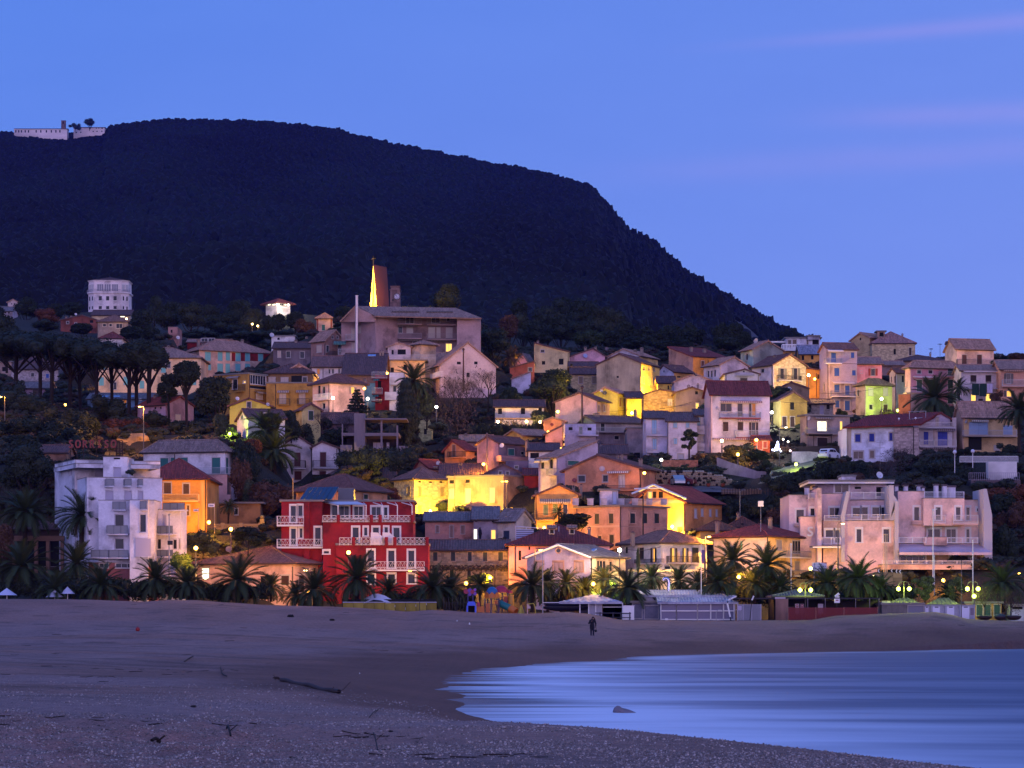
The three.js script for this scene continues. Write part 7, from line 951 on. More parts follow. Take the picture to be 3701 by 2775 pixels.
lane('lamp in the lane under the red shuttered house','G',1770,575,505,40,'warm');lane('lamp in the yard of the twin white house','G',420,590,492,50,'warm');lane('lamp in the lane right of the white cottage','E',985,800,458,9,'green');lane('lamp above the light blue shutters','E',1500,850,470,40,'yellow');lane('lamp before the monopitch house','E',1040,470,566,50,'yellow');lane('lamp on the lane of the narrow stone house','H',1110,790,478,40,'green');lane('lamp under the salmon house','E',1010,1120,434,26);lane('lamp at the mauve gable terrace','E',350,1250,424,40);lane('lamp at the ochre apartment house foot','C',430,1270,470,26,'warm');lane('lamp in the street by the white corner house','C',900,1010,495,30,'warm');lane('lamp under the pink palazzo wall','F',1300,760,372,40);lane('lamp behind the dormer roofed house','F',870,700,370,60,'yellow');
const cable=(label,key,x0,y0,d0,x1,y1,d1,sag)=>{const a=at(key,x0,y0,d0),b=at(key,x1,y1,d1),t=thing('cable',label,'cable',a),q=[b[0]-a[0],b[1]-a[1],b[2]-a[2]],P=[];for(let i=0;i<=10;i++){const k=i/10;P.push([q[0]*k,q[1]*k-sag*4*k*(1-k),q[2]*k]);}mk('wire',tube(P,0.03,20,4),IRON,t);};
cable('cable sagging across the long beige house front','F',130,395,404,800,465,402,0.5);cable('cable strung before the brick gable house','E',1700,780,478,2140,715,476,0.4);cable('cable crossing the mustard house','G',930,705,444,1440,690,446,0.5);cable('cable from the blue shutters to the lamp lit house','G',1330,640,470,1960,560,474,0.6);cable('cable across the lime yellow house','E',1280,790,470,1700,760,472,0.4);cable('cable along the shuttered restaurant front','F',1560,790,340,1870,770,341,0.3);cable('cable beside the skyline brown house','G',1440,300,560,1760,285,566,0.5);cable('cable before the tall orange awning house','F',1640,350,372,2070,340,374,0.3);
// ---------------------------------------------------------------- walls, lanes and the slope
const planT=(key,x,y,d)=>V(...at(key,x,y,d));
function wallStrip(name,label,cat,key,pts,d,h0,m,thick=0.3){
const a=at(key,pts[0][0],pts[0][2],d),t=thing(name,label,cat,a),sh=new THREE.Shape(),u=1/perM(d);pts.forEach((p,i)=>{const q=at(key,p[0],p[1],d);i?sh.lineTo(q[0]-a[0],q[1]-a[1]):sh.moveTo(0,q[1]-a[1]);});[...pts].reverse().forEach((p)=>{const q=at(key,p[0],p[2],d);sh.lineTo(q[0]-a[0],q[1]-a[1]-1.5);});
for(const p of pts){const q=at(key,p[0],p[2],d);ground.push([q[0],d,q[1],3]);}void h0;void u;pts.forEach((p,i)=>{if(i){const q=pts[i-1],A=at(key,q[0],q[2],d),B=at(key,p[0],p[2],d);feet.push([A[0]/d,B[0]/d,d,(Math.min(A[1],B[1])-EYE)/d]);}});
mk('wall',new THREE.ExtrudeGeometry(sh,{depth:thick,bevelEnabled:false}).translate(0,0,-thick),m,t);return t;
}
wallStrip('brick_wall','long low brick wall below the lilac houses','wall','E',[[1880,1215,1272],[2185,1215,1275]],417,0,stone('#8f5f50'));wallStrip('retaining_wall','sloping grey retaining wall curving down to the lane','wall','G',[[452,1190,1280],[560,1230,1300],[700,1275,1350],[800,1310,1390],[880,1310,1370]],410,0,dirty('#948a90'));wallStrip('garden_wall','white rendered wall beside the parked white car','wall','G',[[1095,1142,1255],[1240,1140,1240],[1345,1150,1200]],411,0,WH);wallStrip('terrace_wall','dark screen wall under the glazed door house','wall','G',[[1112,1096,1140],[1500,1092,1140]],422,0,paint('#1a1416',0.8));
{const d=405,t=wallStrip('block_wall','pierced beige block wall with planting pockets behind the parked cars','wall','G',[[-240,1312,1425],[300,1305,1432],[480,1345,1435],[640,1405,1440]],d,0,dirty('#a99a84')),o=t.position,R=rng(8),bl=new THREE.CylinderGeometry(0.26,0.2,0.5,7,1,false,0,Math.PI).rotateX(Math.PI/2).rotateZ(0).translate(0,0,0),cap=dirty('#b3a58e');let n=0;
const g=new THREE.CylinderGeometry(0.24,0.19,0.3,8).toNonIndexed();g.computeVertexNormals();void bl;const soil=paint('#241c16',1);
for(let r=0;r<7&&n<290;r++)for(let x=-230+(r%2)*9;x<640;x+=20){const y=1316+r*18,top=x<300?1308:x<480?lerp(1305,1345,(x-300)/180):lerp(1345,1405,(x-480)/160);if(y<top+2||y>1432||n>=290)continue;const p=at('G',x,y,d);const m=mk('block',g,R()<0.24?soil:cap,t);m.position.set(p[0]-o.x,p[1]-o.y,0.02);m.rotation.x=0.5;n++;}}
function ribbon(name,label,pts,m,kind){const P=[],U=[],I=[];pts.forEach(([key,x0,y0,x1,y1,d0,d1=d0],i)=>{const a=at(key,x0,y0,d0),b=at(key,x1,y1,d1);P.push(...a,...b);U.push(0,i*3,4,i*3);ground.push([a[0],-a[2],a[1]-0.15,2],[b[0],-b[2],b[1]-0.15,2]);if(i)I.push(2*i-2,2*i-1,2*i+1,2*i-2,2*i+1,2*i);});const g=new THREE.BufferGeometry();g.setAttribute('position',new THREE.Float32BufferAttribute(P,3));g.setAttribute('uv',new THREE.Float32BufferAttribute(U,2));g.setIndex(I);g.computeVertexNormals();m.side=THREE.DoubleSide;return tag(mk(name,g,m,scene),label,null,null,kind||'structure');}
ribbon('road','pale lane climbing past the white garden wall',[['G',800,1420,920,1400,400,399],['G',890,1360,1020,1345,403,401],['G',920,1300,1140,1310,407,403],['G',1080,1262,1260,1268,409.5,405],['G',1280,1215,1420,1212,410,406],['G',1420,1195,1560,1200,411,408]],dirty('#8a8a70'));
ribbon('pavement','grey parking terrace in front of the pierced wall',[['G',-240,1434,-240,1478,404.6,399],['G',300,1434,300,1485,404.6,399],['G',640,1441,640,1490,404.6,399],['G',830,1430,830,1470,403,399]],dirty('#6c6a6e'));
{const d=396,a=at('G',490,1512,d),t=thing('picket_fence','rough fence of dark wooden stakes below the parking terrace','fence',a),R=rng(21),m=[paint('#4a3a30',0.9),paint('#6a5644',0.9)],st=new THREE.BoxGeometry(0.14,1,0.06),rails=[];let px=null;for(let i=0;i<62;i++){const x=495+i*11.6;if(i===30||(x>850&&x<1010&&R()<0.7))continue;const y=1500-4*Math.sin(i*0.3),p=at('G',x,y+8,d),H=(38+16*R())/perM(d),s=mk('stake',st,m[i%2],t);s.scale.y=H;s.position.set(p[0]-a[0],p[1]-a[1]+H/2,0);s.rotation.z=(R()-0.5)*0.12;if(px)rails.push(bar([px[0]-a[0],px[1]-a[1]+0.5,-0.05],[p[0]-a[0],p[1]-a[1]+0.5,-0.05],0.04,4));px=p;}mk('rail',rails,m[0],t);ground.push([a[0]+4,d,a[1],6]);}
{const d=375,a=at('B',1750,872,d),b=at('D',335,872,d),W=b[0]-a[0],u=1/perM(d),H=50*u,t=thing('balustrade','long stone balustrade glowing orange above the bungalow roof','balustrade',a),m=dirty('#b39c7c'),bal=new THREE.LatheGeometry([[0.09,0],[0.13,0.2],[0.05,0.75],[0.1,1]].map((p)=>new THREE.Vector2(p[0],p[1])),7);mk('coping',[box(0,W,H,H+0.16,-0.18,0.18),box(0,W,-1.2,0.1,-0.16,0.16)],m,t);for(let i=0;i<70;i++){const q=mk('baluster',bal,m,t);q.position.set(W*(i+0.5)/70,0.1,0);q.scale.y=H-0.1;}for(const q of[0,0.33,0.66,1])mk('pier',box(W*q-0.25,W*q+0.25,-1.2,H+0.3,-0.25,0.25),m,t);const g=at('D',350,772,d);mk('gate_pier',[box(g[0]-a[0]-0.3,g[0]-a[0]+0.3,-1,g[1]-a[1],-0.3,0.3),new THREE.SphereGeometry(0.3,10,8).translate(g[0]-a[0],g[1]-a[1]+0.25,0)],plaster('#c9a85a'),t);ground.push([a[0],d,a[1],4],[b[0],d,b[1],4]);}
{
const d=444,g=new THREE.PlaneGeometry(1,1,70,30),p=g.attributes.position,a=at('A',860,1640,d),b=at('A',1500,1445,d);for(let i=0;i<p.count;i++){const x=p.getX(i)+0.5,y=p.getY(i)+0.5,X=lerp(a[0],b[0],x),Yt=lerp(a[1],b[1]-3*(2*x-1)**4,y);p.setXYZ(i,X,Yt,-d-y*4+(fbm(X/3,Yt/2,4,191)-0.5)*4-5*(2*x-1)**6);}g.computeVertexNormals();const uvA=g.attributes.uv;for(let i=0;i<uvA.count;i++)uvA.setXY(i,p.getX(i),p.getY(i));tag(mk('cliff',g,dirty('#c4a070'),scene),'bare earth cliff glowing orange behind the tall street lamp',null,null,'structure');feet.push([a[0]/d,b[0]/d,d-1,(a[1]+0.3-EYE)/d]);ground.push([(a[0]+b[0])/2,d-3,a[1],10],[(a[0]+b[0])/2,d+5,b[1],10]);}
{const d=388,r=thing('boundary_terrace','white walled terrace with railings right of the dark slope bushes','terrace',at('H',1890,1330,d)),o=r.position;const W0=at('H',1885,1230,d),W1=at('H',2130,1325,d);mk('wall',box(W0[0]-o.x,W1[0]-o.x,W1[1]-o.y-2,W0[1]-o.y,-2,0),WH,r);
const fence=(name,x0,x1,y0,y1,dd,n,m)=>{const a=at('H',x0,y1,dd),b=at('H',x1,y0,dd),W=b[0]-a[0],H=b[1]-a[1],q=[box(0,W,H-0.05,H,-0.03,0.03),box(0,W,0.08,0.12,-0.02,0.02)];for(let i=0;i<=n;i++)q.push(box(W*i/n-0.02,W*i/n+0.02,0,H-0.051,-0.02,0.02));const f=mk(name,q,m,r);f.position.set(a[0]-o.x,a[1]-o.y,a[2]-o.z);};
fence('railing',1640,2140,1180,1235,392,70,WHITE);fence('net_fence',1720,2150,1322,1388,385,26,paint('#8a8090',0.5));const s0=at('H',1730,1400,386),s1=at('H',2150,1388,386);mk('slab',box(s0[0]-o.x,s1[0]-o.x,s0[1]-o.y-3,s1[1]-o.y,-4,3),dirty('#6a5a5c'),r);ground.push([s0[0]+5,388,s0[1],8]);}
for(const[x,y,n]of[[1598,1145,'left'],[1752,1138,'right']])pole('lamp_post',`unlit white globe on a post, ${n} of two at the boundary terrace`,'lamp post','H',x,y,1235,391,0.06,WHITE,(t,H)=>mk('globe',new THREE.SphereGeometry(0.28,12,8).translate(0,H,0),paint('#c9c9d4',0.4),t));
// ---------------------------------------------------------------- cars
function car(label,key,x,yb,d,body,len=3.9,turn=0){
const b=at(key,x,yb,d),t=thing('parked_car',label,'car',b,turn),L=len/2,sh=new THREE.Shape();[[-L,0.35],[-L+0.05,0.8],[-L+0.35,0.95],[-L*0.62,1.38],[-L*0.2,1.46],[L*0.25,1.4],[L*0.52,0.98],[L*0.95,0.8],[L,0.55],[L,0.3],[L*0.8,0.22],[-L*0.85,0.22]].forEach((p,i)=>i?sh.lineTo(...p):sh.moveTo(...p));
const pm=std('car_paint'+body,()=>new THREE.MeshPhysicalMaterial({color:col(body),roughness:0.3,clearcoat:0.6}));mk('body',new THREE.ExtrudeGeometry(sh,{depth:1.44,bevelEnabled:true,bevelSize:0.07,bevelThickness:0.07,bevelSegments:2}).translate(0,0,-0.72),pm,t);
for(const s of[-1,1]){const ws=new THREE.Shape();[[-L*0.72,0.98],[-L*0.56,1.32],[-L*0.02,1.37],[-L*0.02,0.98]].forEach((p,i)=>i?ws.lineTo(...p):ws.moveTo(...p));const w2=new THREE.Shape();[[L*0.03,0.98],[L*0.03,1.37],[L*0.22,1.33],[L*0.44,0.98]].forEach((p,i)=>i?w2.lineTo(...p):w2.moveTo(...p));for(const w of[ws,w2])mk('window',new THREE.ExtrudeGeometry(w,{depth:0.02,bevelEnabled:false}).translate(0,0,s*0.795-0.01),GLASS,t);
for(const q of[-0.62,0.62]){const wh=mk('wheel',new THREE.CylinderGeometry(0.31,0.31,0.2,18).rotateX(Math.PI/2).translate(q*L,0.31,s*0.72),paint('#141416',0.9),t);mk('rim',new THREE.CylinderGeometry(0.19,0.19,0.03,12).rotateX(Math.PI/2).translate(q*L,0.31,s*0.83),STEEL,wh);}
mk('tail_light',box(-L-0.09,-L-0.05,0.72,0.9,s*0.62-0.1,s*0.62+0.1),paint('#6a1014',0.3),t);mk('headlight',box(L*0.93,L*0.99,0.62,0.76,s*0.56-0.15,s*0.56+0.15),STEEL,t);}
mk('rear_window',box(-L*0.82,-L*0.8,1.0,1.28,-0.55,0.55).rotateZ(0),GLASS,t);mk('number_plate',box(-L-0.085,-L-0.06,0.5,0.62,-0.25,0.25),WHITE,t);return t;
}
car('pale blue hatchback seen from behind on the parking terrace','G',118,1430,402,'#6d8a9c',3.6,-Math.PI/2+0.12);car('dark red car parked just right of the pale blue hatchback','G',160,1432,404.2,'#5a1018',3.8,-0.4);car('white hatchback parked at the top of the lane','G',1412,1205,405,'#c9ccd0',3.8,0.95);
{const R=rng(4);[[380,1440],[505,1440],[600,1440],[660,1440]].forEach(([x,y],i)=>{const b=at('G',x,y,403.6),t=thing('flower_pot',`terracotta flower pot, ${ORD[i]} from the left along the pierced wall`,'flower pot',b,0,'pots along the pierced wall');mk('pot',new THREE.LatheGeometry([[0,0],[0.22,0],[0.32,0.4],[0.35,0.42],[0.28,0.42],[0,0.36]].map((p)=>new THREE.Vector2(...p)),12),paint('#7a3a2a',0.9),t);mk('plant',leafCloud(30+i,[[0,0.65+0.1*R(),0,0.35,0.3,0.35]],120,0.14,0.3),leafM(LEAF.mid),t);});}
{const d=417,t=thing('light_tree','cone of white fairy lights beside the lane lamp','light tree',at('G',972,1150,d)),u=1/perM(d),R=rng(6),g=glow('#cfd8ff',9),bd=new THREE.SphereGeometry(0.075,6,5);mk('mast',bar([0,-0.5,0],[0,95*u,0],0.04,6),IRON,t);const wires=[];for(let k=0;k<9;k++){const a=k*0.7;wires.push(bar([0,95*u,0],[Math.cos(a)*30*u,12*u,Math.sin(a)*30*u],0.012,4));}mk('wire',wires,IRON,t);for(let k=0;k<60;k++){const q=R(),a=R()*6.28,b=mk('light_bulb',bd,g,t);b.position.set(Math.cos(a)*32*u*(1-q),10*u+85*u*q,Math.sin(a)*32*u*(1-q));}lightAt(t,[0,1.2,1.6],'#cfd8ff',8,0.3);}
for(const[x,y,c]of[[930,1130,'#cfd8ff'],[1020,1040,'#ffe9d0'],[1080,1138,'#ffe0e8'],[1062,1060,'#fff0e0']]){const b=at('G',x,y+25,417),t=thing('garden_light',`small garden light ${{ 930: 'left of', 1020: 'above right of', 1080: 'low right of', 1062: 'up the steps from' }[x]} the fairy light cone`,'garden light',b);mk('post',bar([0,-0.6,0],[0,0.4,0],0.03,5),IRON,t);mk('bulb',new THREE.SphereGeometry(0.16,10,8).translate(0,0.5,0),glow(c,5),t);lightAt(t,[0,0.5,0],c,6,0.16);}
// ---------------------------------------------------------------- the seafront
const SW=std('white_panel',()=>new THREE.MeshStandardMaterial({color:'#b9bac8',map:T.dirty,roughness:0.9})),GREYP=dirty('#7d7f92');
{const r=bld('glass_kiosk','white glazed beach cafe with low pitched white roofs','kiosk','F',{d:322,x:[1865,2505],dep:9,y:[1250,1395],roof:'g',ry:1198,ov:0.5,rm:SW,wall:SW,trim:WHITE,tw:0.08,down:1.5,blind:paint('#5a5a76',0.4),win:'r:1872,1260,1998,1318|1872,1324,1998,1390|2005,1260,2178,1318|2005,1324,2178,1390|2186,1260,2290,1318|2186,1324,2290,1390|2300,1260,2400,1318|2300,1324,2400,1390|2410,1260,2490,1318|2410,1324,2490,1390',nogut:1});
vol(r,'F',{d:326,x:[1700,2400],dep:8,y:[1192,1300],roof:'g',ry:1152,ov:0.4,rm:SW,wall:SW,nogut:1});vol(r,'F',{d:324,x:[1620,1868],dep:8,y:[1252,1390],roof:'f',cap:0.3,par:0.1,wall:GREYP,down:1.5,win:'r:1630,1258,1705,1385|1730,1278,1845,1388',blind:GREYP});
const I=r.matrix.clone().invert();mk('vent_pipe',[tube([at('F',1935,1150,324),at('F',1935,1080,324),at('F',1925,1050,324),at('F',1900,1045,324),at('F',1892,1062,324)],0.22,16,10)],paint('#b9bfca',0.2,0.9),r,I);
mk('concrete_block',[[1905,1930],[1960,1985],[2200,2225],[2440,2470]].map(([x0,x1])=>{const a=at('F',x0,1402,321),b=at('F',x1,1385,321);return box(a[0],b[0],a[1],b[1],a[2]-0.3,a[2]);}).slice(0,1),WHITE,r,I);}
{const d=325,t=thing('beach_pavilion','white hip roofed beach pavilion with open left side','pavilion',at('F',1260,1390,d)),o=t.position,p=(x,y,dd)=>V(...at('F',x,y,dd)).sub(o);ground.push([o.x,d,o.y,6]);
mk('roof',[slope([p(998,1248,321),p(1535,1248,321),p(1330,1186,327),p(1285,1186,327)],0.9),slope([p(998,1248,332),p(998,1248,321),p(1285,1186,327),p(1285,1186,327.5)],0.9),slope([p(1535,1248,321),p(1535,1248,332),p(1330,1186,327.5),p(1330,1186,327)],0.9)],SW,t);
const post=(x)=>mk('post',bar(p(x,1410,321.5).toArray(),p(x,1250,321.5).toArray(),0.07,6),WHITE,t);[1175,1250,1310,1540].forEach(post);
const pan=(x0,x1,y0,m,n)=>{const a=p(x0,1420,322),b=p(x1,y0,322);mk(n,box(a.x,b.x,a.y,b.y,a.z-0.1,a.z),m,t);};pan(1255,1308,1258,SW,'wall_panel');pan(1312,1366,1258,SW,'wall_panel');pan(1372,1538,1290,GREYP,'roller_door');pan(1372,1538,1252,DARK,'dark_opening');mk('rail',bar(p(1372,1288,321.8).toArray(),p(1538,1288,321.8).toArray(),0.05,6),WHITE,t);
const a=p(1178,1340,323),b=p(1248,1258,323),back=p(1000,1345,331),bk2=p(1540,1252,331);mk('curtain',box(a.x,b.x,a.y,b.y,a.z-0.08,a.z),dirty('#4a465c'),t);mk('rear_wall',box(back.x,bk2.x,back.y-1,bk2.y,back.z-0.1,back.z),paint('#16141c',0.9),t);}
[[1050,1275,2.6,'upper'],[1060,1310,2.9,'lower']].forEach(([x,y,L,n])=>{const b=at('F',x,y+16,323),t=thing('dinghy',`${n} of two dark hulls stored under the open pavilion`,'boat',b),g=new THREE.SphereGeometry(1,20,10,0,6.283,Math.PI/2,Math.PI/2).scale(L,0.55,0.8).translate(0,0.55,0);mk('hull',g,paint(n==='upper'?'#2a2c44':'#191a2c',0.4),t);mk('gunwale',new THREE.TorusGeometry(1,0.045,5,28).rotateX(Math.PI/2).scale(L,1,0.8).translate(0,0.56,0),n==='upper'?WHITE:paint('#2c2c3a',0.5),t);});
{const d=318,a=at('F',1305,1385,d),W=at('F',1612,1385,d)[0]-a[0],t=thing('rail_fence','low dark rail fence in front of the white pavilion','fence',a),m=paint('#2e2a36',0.7);mk('rail',bar([0,0.62,0],[W,0.58,0],0.07,6),m,t);mk('rail',bar([0.4,0.12,0],[W,0.1,0],0.05,6),m,t);for(const q of[0.14,0.5,0.72,0.97])mk('post',bar([W*q,-0.6,0],[W*q,0.72,0],0.08,6),m,t);}
{const b=at('F',1590,1392,319),t=thing('white_bin','white box beside the trunk of the cafe palm','box',b);mk('box',box(-0.65,0.65,-0.3,1.5,-0.4,0.4),WHITE,t);mk('lid',box(-0.7,0.7,1.502,1.58,-0.45,0.45),WHITE,t);}
{const d=323,a=at('D',1040,1580,d),b=at('D',1845,1490,d),W=b[0]-a[0],H=b[1]-a[1],t=thing('hoarding','yellow panelled hoarding between the palms','hoarding',a),m=[plaster('#8a7a30'),plaster('#94843a'),plaster('#80702c')];for(let i=0;i<9;i++)mk('panel',box(W*i/9+0.02,W*(i+1)/9-0.02,-0.6,H*(1+0.03*(i%2)),-0.06,0),m[i%3],t);mk('coping',box(0,W,H*1.03+0.004,H*1.03+0.1,-0.4,0.06),SW,t);ground.push([a[0]+W/2,d,a[1],W/2]);}
{const d=326,b=at('D',1440,1480,d),t=thing('tarpaulin','white tarpaulin over stacked gear behind the yellow hoarding','tarpaulin',b),g=new THREE.PlaneGeometry(10,3,60,12).rotateX(-Math.PI/2),p=g.attributes.position;for(let i=0;i<p.count;i++){const x=p.getX(i);p.setY(i,-0.9+1.7*Math.exp(-(((x+1.5)/2.6)**2))+1.1*Math.exp(-(((x-4)/1.6)**2))+0.3*fbm(x*1.1+5,p.getZ(i)*1.2,3,15)-0.5*Math.abs(p.getZ(i)));}g.computeVertexNormals();mk('sheet',g,std('tarpaulin_sheet',()=>new THREE.MeshStandardMaterial({color:'#c3c4d2',roughness:0.7,side:THREE.DoubleSide})),t);mk('stack',box(-5.5,5.5,-1,0.3,-1,1),DARK,t);}
for(const[x,y,w,n]of[[60,1362,170,'leftmost'],[470,1378,150,'second'],[580,1350,120,'highest']]){const d=327,b=at('B',x,1440,d),u=1/perM(d),H=(1440-y)*u,t=thing('parasol',`${n} white canvas canopy among the left palms`,'parasol',b);mk('canvas',new THREE.ConeGeometry(w*u/1.9,0.85,8,1,true).translate(0,H-0.42,0),std('canvas_sheet',()=>new THREE.MeshStandardMaterial({color:'#b9bdd2',roughness:0.8,side:THREE.DoubleSide})),t);mk('mast',bar([0,-1,0],[0,H,0],0.05,6),WHITE,t);}
{const d=324,O=at('S',1790,2218,d),u=d/F,t=thing('play_castle','colourful climbing castle with blue dome, orange crown and tube slide','playground',O),X=(x)=>(1640+x*0.13562-1790)*u,Y=(y)=>(2218-2050-y*0.13562)*u,or=paint('#b8641c',0.5),bl=paint('#1c5a8c',0.45),rd=paint('#a01c3a',0.5),tl=paint('#14605c',0.45),nv=paint('#1c2458',0.5);ground.push([O[0],d,O[1],6]);
mk('dome',new THREE.SphereGeometry(155*0.13562*u,20,12,0,6.283,0,1.9).scale(1,1.05,1).translate(X(1020),Y(680),0),bl,t);
const cr=[];for(let i=0;i<8;i++){const a=i*Math.PI/4,r=195*0.13562*u;const s=new THREE.Shape();s.moveTo(-0.36,0);s.lineTo(0.36,0);s.lineTo(0.4,0.35);s.lineTo(0,0.72);s.lineTo(-0.4,0.35);cr.push(new THREE.ExtrudeGeometry(s,{depth:0.06,bevelEnabled:false}).translate(0,0,r*0.92).rotateY(a).translate(X(1020),Y(820),0));}mk('crown',cr,or,t);mk('crown_ring',new THREE.CylinderGeometry(215*0.13562*u,200*0.13562*u,0.1,20).translate(X(1020),Y(825),0),paint('#b08a4a',0.5),t);
for(const[x,z]of[[830,0.6],[1200,0.6],[900,-0.8],[1150,-0.8],[1000,0.9]])mk('post',bar([X(x),-0.6,z],[X(x),Y(830),z],0.08,8),nv,t);
mk('canopy',new THREE.SphereGeometry(200*0.13562*u,20,10,0,6.283,0,Math.PI/2).scale(1,0.95,1).translate(X(1260),Y(670),-1.6),rd,t);mk('canopy',new THREE.SphereGeometry(80*0.13562*u,14,8,0,6.283,0,Math.PI/2).translate(X(1500),Y(690),-1.4),rd,t);
for(const[x,z]of[[1290,-1],[1440,-1],[1290,-2.2],[1440,-2.2]])mk('post',bar([X(x),-0.6,z],[X(x),Y(680),z],0.07,8),nv,t);mk('panel',box(X(1330),X(1450),Y(960),Y(800),-1.02,-0.96),paint('#a01c34',0.5),t);mk('panel',box(X(1330),X(1440),Y(880),Y(760),-0.95,-0.9),paint('#a0401c',0.5),t);mk('climbing_tube',bar([X(1525),-0.5,-0.4],[X(1525),Y(740),-0.5],0.34,14),paint('#b07a20',0.5),t);
mk('tube_slide',tube([[X(1235),Y(960),0],[X(1330),Y(1010),0.3],[X(1420),Y(1050),0.5],[X(1510),Y(1090),0.6]],0.42,14,12),tl,t);mk('slide_mouth',tube([[X(1505),Y(1092),0.6],[X(1580),Y(1140),0.8],[X(1650),Y(1190),1.0]],0.45,10,12),or,t);
for(const[x0,x1,y0,y1,m,z]of[[630,820,1040,1195,or,1],[860,960,960,1200,paint('#a8501c',0.5),0.9],[630,700,930,1040,rd,1.1],[1090,1160,880,980,paint('#a0481c',0.5),0.7]])mk('panel',box(X(x0),X(x1),Y(y1),Y(y0),z,z+0.06),m,t);
mk('deck',box(X(820),X(1210),Y(1010),Y(1000),-0.9,0.9),nv,t);}
{const d=323,O=at('S',1703,2212,d),u=d/F,k=0.13562,t=thing('flower_arch','purple and red flower shaped panel on posts left of the castle','play panel',O),X=(x)=>(1640+x*k-1703)*u,Y=(y)=>(2212-2050-y*k)*u;for(const[x,y,r,c]of[[330,640,70,'#8a1438'],[430,620,60,'#5a2a8c'],[500,650,55,'#8a1438'],[565,600,40,'#6a3aa0'],[565,700,46,'#6a3aa0'],[430,720,45,'#5a2a8c']])mk('petal',new THREE.CylinderGeometry(r*k*u,r*k*u,0.08,16).rotateX(Math.PI/2).translate(X(x),Y(y),0.05*(x%3)),paint(c,0.5),t);for(const x of[380,510])mk('post',bar([X(x),-1,-0.05],[X(x),Y(700),-0.05],0.09,8),paint('#1c2458',0.5),t);}
{const d=320,O=at('S',1704,2208,d),u=d/F,k=0.13562,t=thing('play_house','bright blue toy house table in front of the castle','toy',O),m=paint('#1c50c8',0.4),W=110*k*u;mk('roof',[box(-W,W,0.62,0.95,-0.5,0.5),box(-W*0.8,W*0.8,0.952,1.1,-0.4,0.4)],m,t);for(const s of[-1,1])mk('leg',box(s*W-0.09,s*W+0.09,-0.4,0.62,-0.45,0.45),m,t);mk('back',box(-W+0.1,W-0.1,-0.4,0.6,-0.48,-0.42),DARK,t);}
{const d=322,O=at('S',1930,2219,d),u=d/F,k=0.13562,t=thing('swing_frame','yellow swing frame right of the tube slide','swing',O),X=(x)=>(1640+x*k-1930)*u,Y=(y)=>(2219-2050-y*k)*u,m=paint('#a89a30',0.5);mk('frame',tube([[X(1960),Y(975),0],[X(2060),Y(970),0],[X(2125),Y(965),0],[X(2165),Y(1085),0],[X(2190),Y(1250),0]],0.06,16,6),m,t);mk('leg',bar([X(1960),Y(975),0],[X(1965),Y(1250),0],0.06,6),paint('#b9a0a8',0.5),t);mk('tent',new THREE.ConeGeometry(0.55,1.35,10).translate(X(1800),Y(1140),0.2),plaster('#a8963c'),t);mk('leg',bar([X(1850),Y(1030),0.3],[X(1910),Y(1250),0.3],0.06,6),paint('#20244a',0.5),t);}
{const d=321,t=thing('bar_fence','tall dark bar fence left of the playground','fence',at('F',10,1335,d)),u=1/perM(d),o=t.position;mk('rail',[bar([0,1.1,0],[200*u,1.1,0],0.03,5)],IRON,t);for(let i=0;i<9;i++)mk('post',bar([i*24*u,-0.6,0],[i*24*u,(i%3?95:130)*u,0],0.045,6),IRON,t);void o;}
for(const[x,y0]of[[1698,1445],[1945,1445],[2015,1450]])pole('shower_post',`slim bent pole ${{ 1698: 'at the right end of the yellow hoarding', 1945: 'left of the bar fence', 2015: 'inside the bar fence corner' }[x]}`,'pole','D',x,y0,1550,321.5,0.045,IRON);
{const d=318,a=at('I',627,1402,d),b=at('I',832,1264,d),W=b[0]-a[0],H=b[1]-a[1],t=thing('slatted_screen','white slatted screen with a small notice on its left','screen',a),sl=new THREE.BoxGeometry(W,0.075,0.05);for(let i=0;i<15;i++){const s=mk('slat',sl,SW,t);s.position.set(W/2,H*(i+0.5)/15,0);s.rotation.x=0.1;}for(const q of[0.01,0.25,0.6,0.99])mk('post',box(W*q-0.06,W*q+0.06,-0.5,H,-0.1,-0.035),SW,t);mk('notice',box(W*0.02,W*0.18,H*0.62,H*0.9,0.06,0.08),paint('#a8a0b8',0.6),t);mk('backing',box(0,W,-0.5,H*0.98,-0.3,-0.25),DARK,t);ground.push([a[0],d,a[1],8]);}
{const t=thing('leaning_boards','white boards propped and leaning on dark struts','boards',at('I',568,1405,317)),o=t.position,p=(x,y)=>V(...at('I',x,y,317)).sub(o).toArray();mk('board',bar(p(541,1255),p(566,1372),0.1,6),WHITE,t);mk('board',bar(p(546,1231),p(620,1195),0.09,6),WHITE,t);mk('board',bar(p(752,1230),p(768,1192),0.09,6),WHITE,t);mk('strut',bar(p(566,1372),p(572,1405),0.06,6),DARK,t);mk('strut',bar(p(752,1230),p(735,1400),0.05,6),DARK,t);mk('strut',bar(p(541,1260),p(548,1228),0.05,6),DARK,t);}
for(const[x,n]of[[478,'left'],[628,'right']]){const b=at('I',x,1398,318),t=thing('hoop_rail',`${n} metal hoop rail in the sand by the white boards`,'rail',b);mk('hoop',tube([[-0.4,-0.5,0],[-0.4,0.9,0],[-0.2,1.15,0],[0.2,1.15,0],[0.4,0.9,0],[0.4,-0.5,0]],0.04,24,6),STEEL,t);}
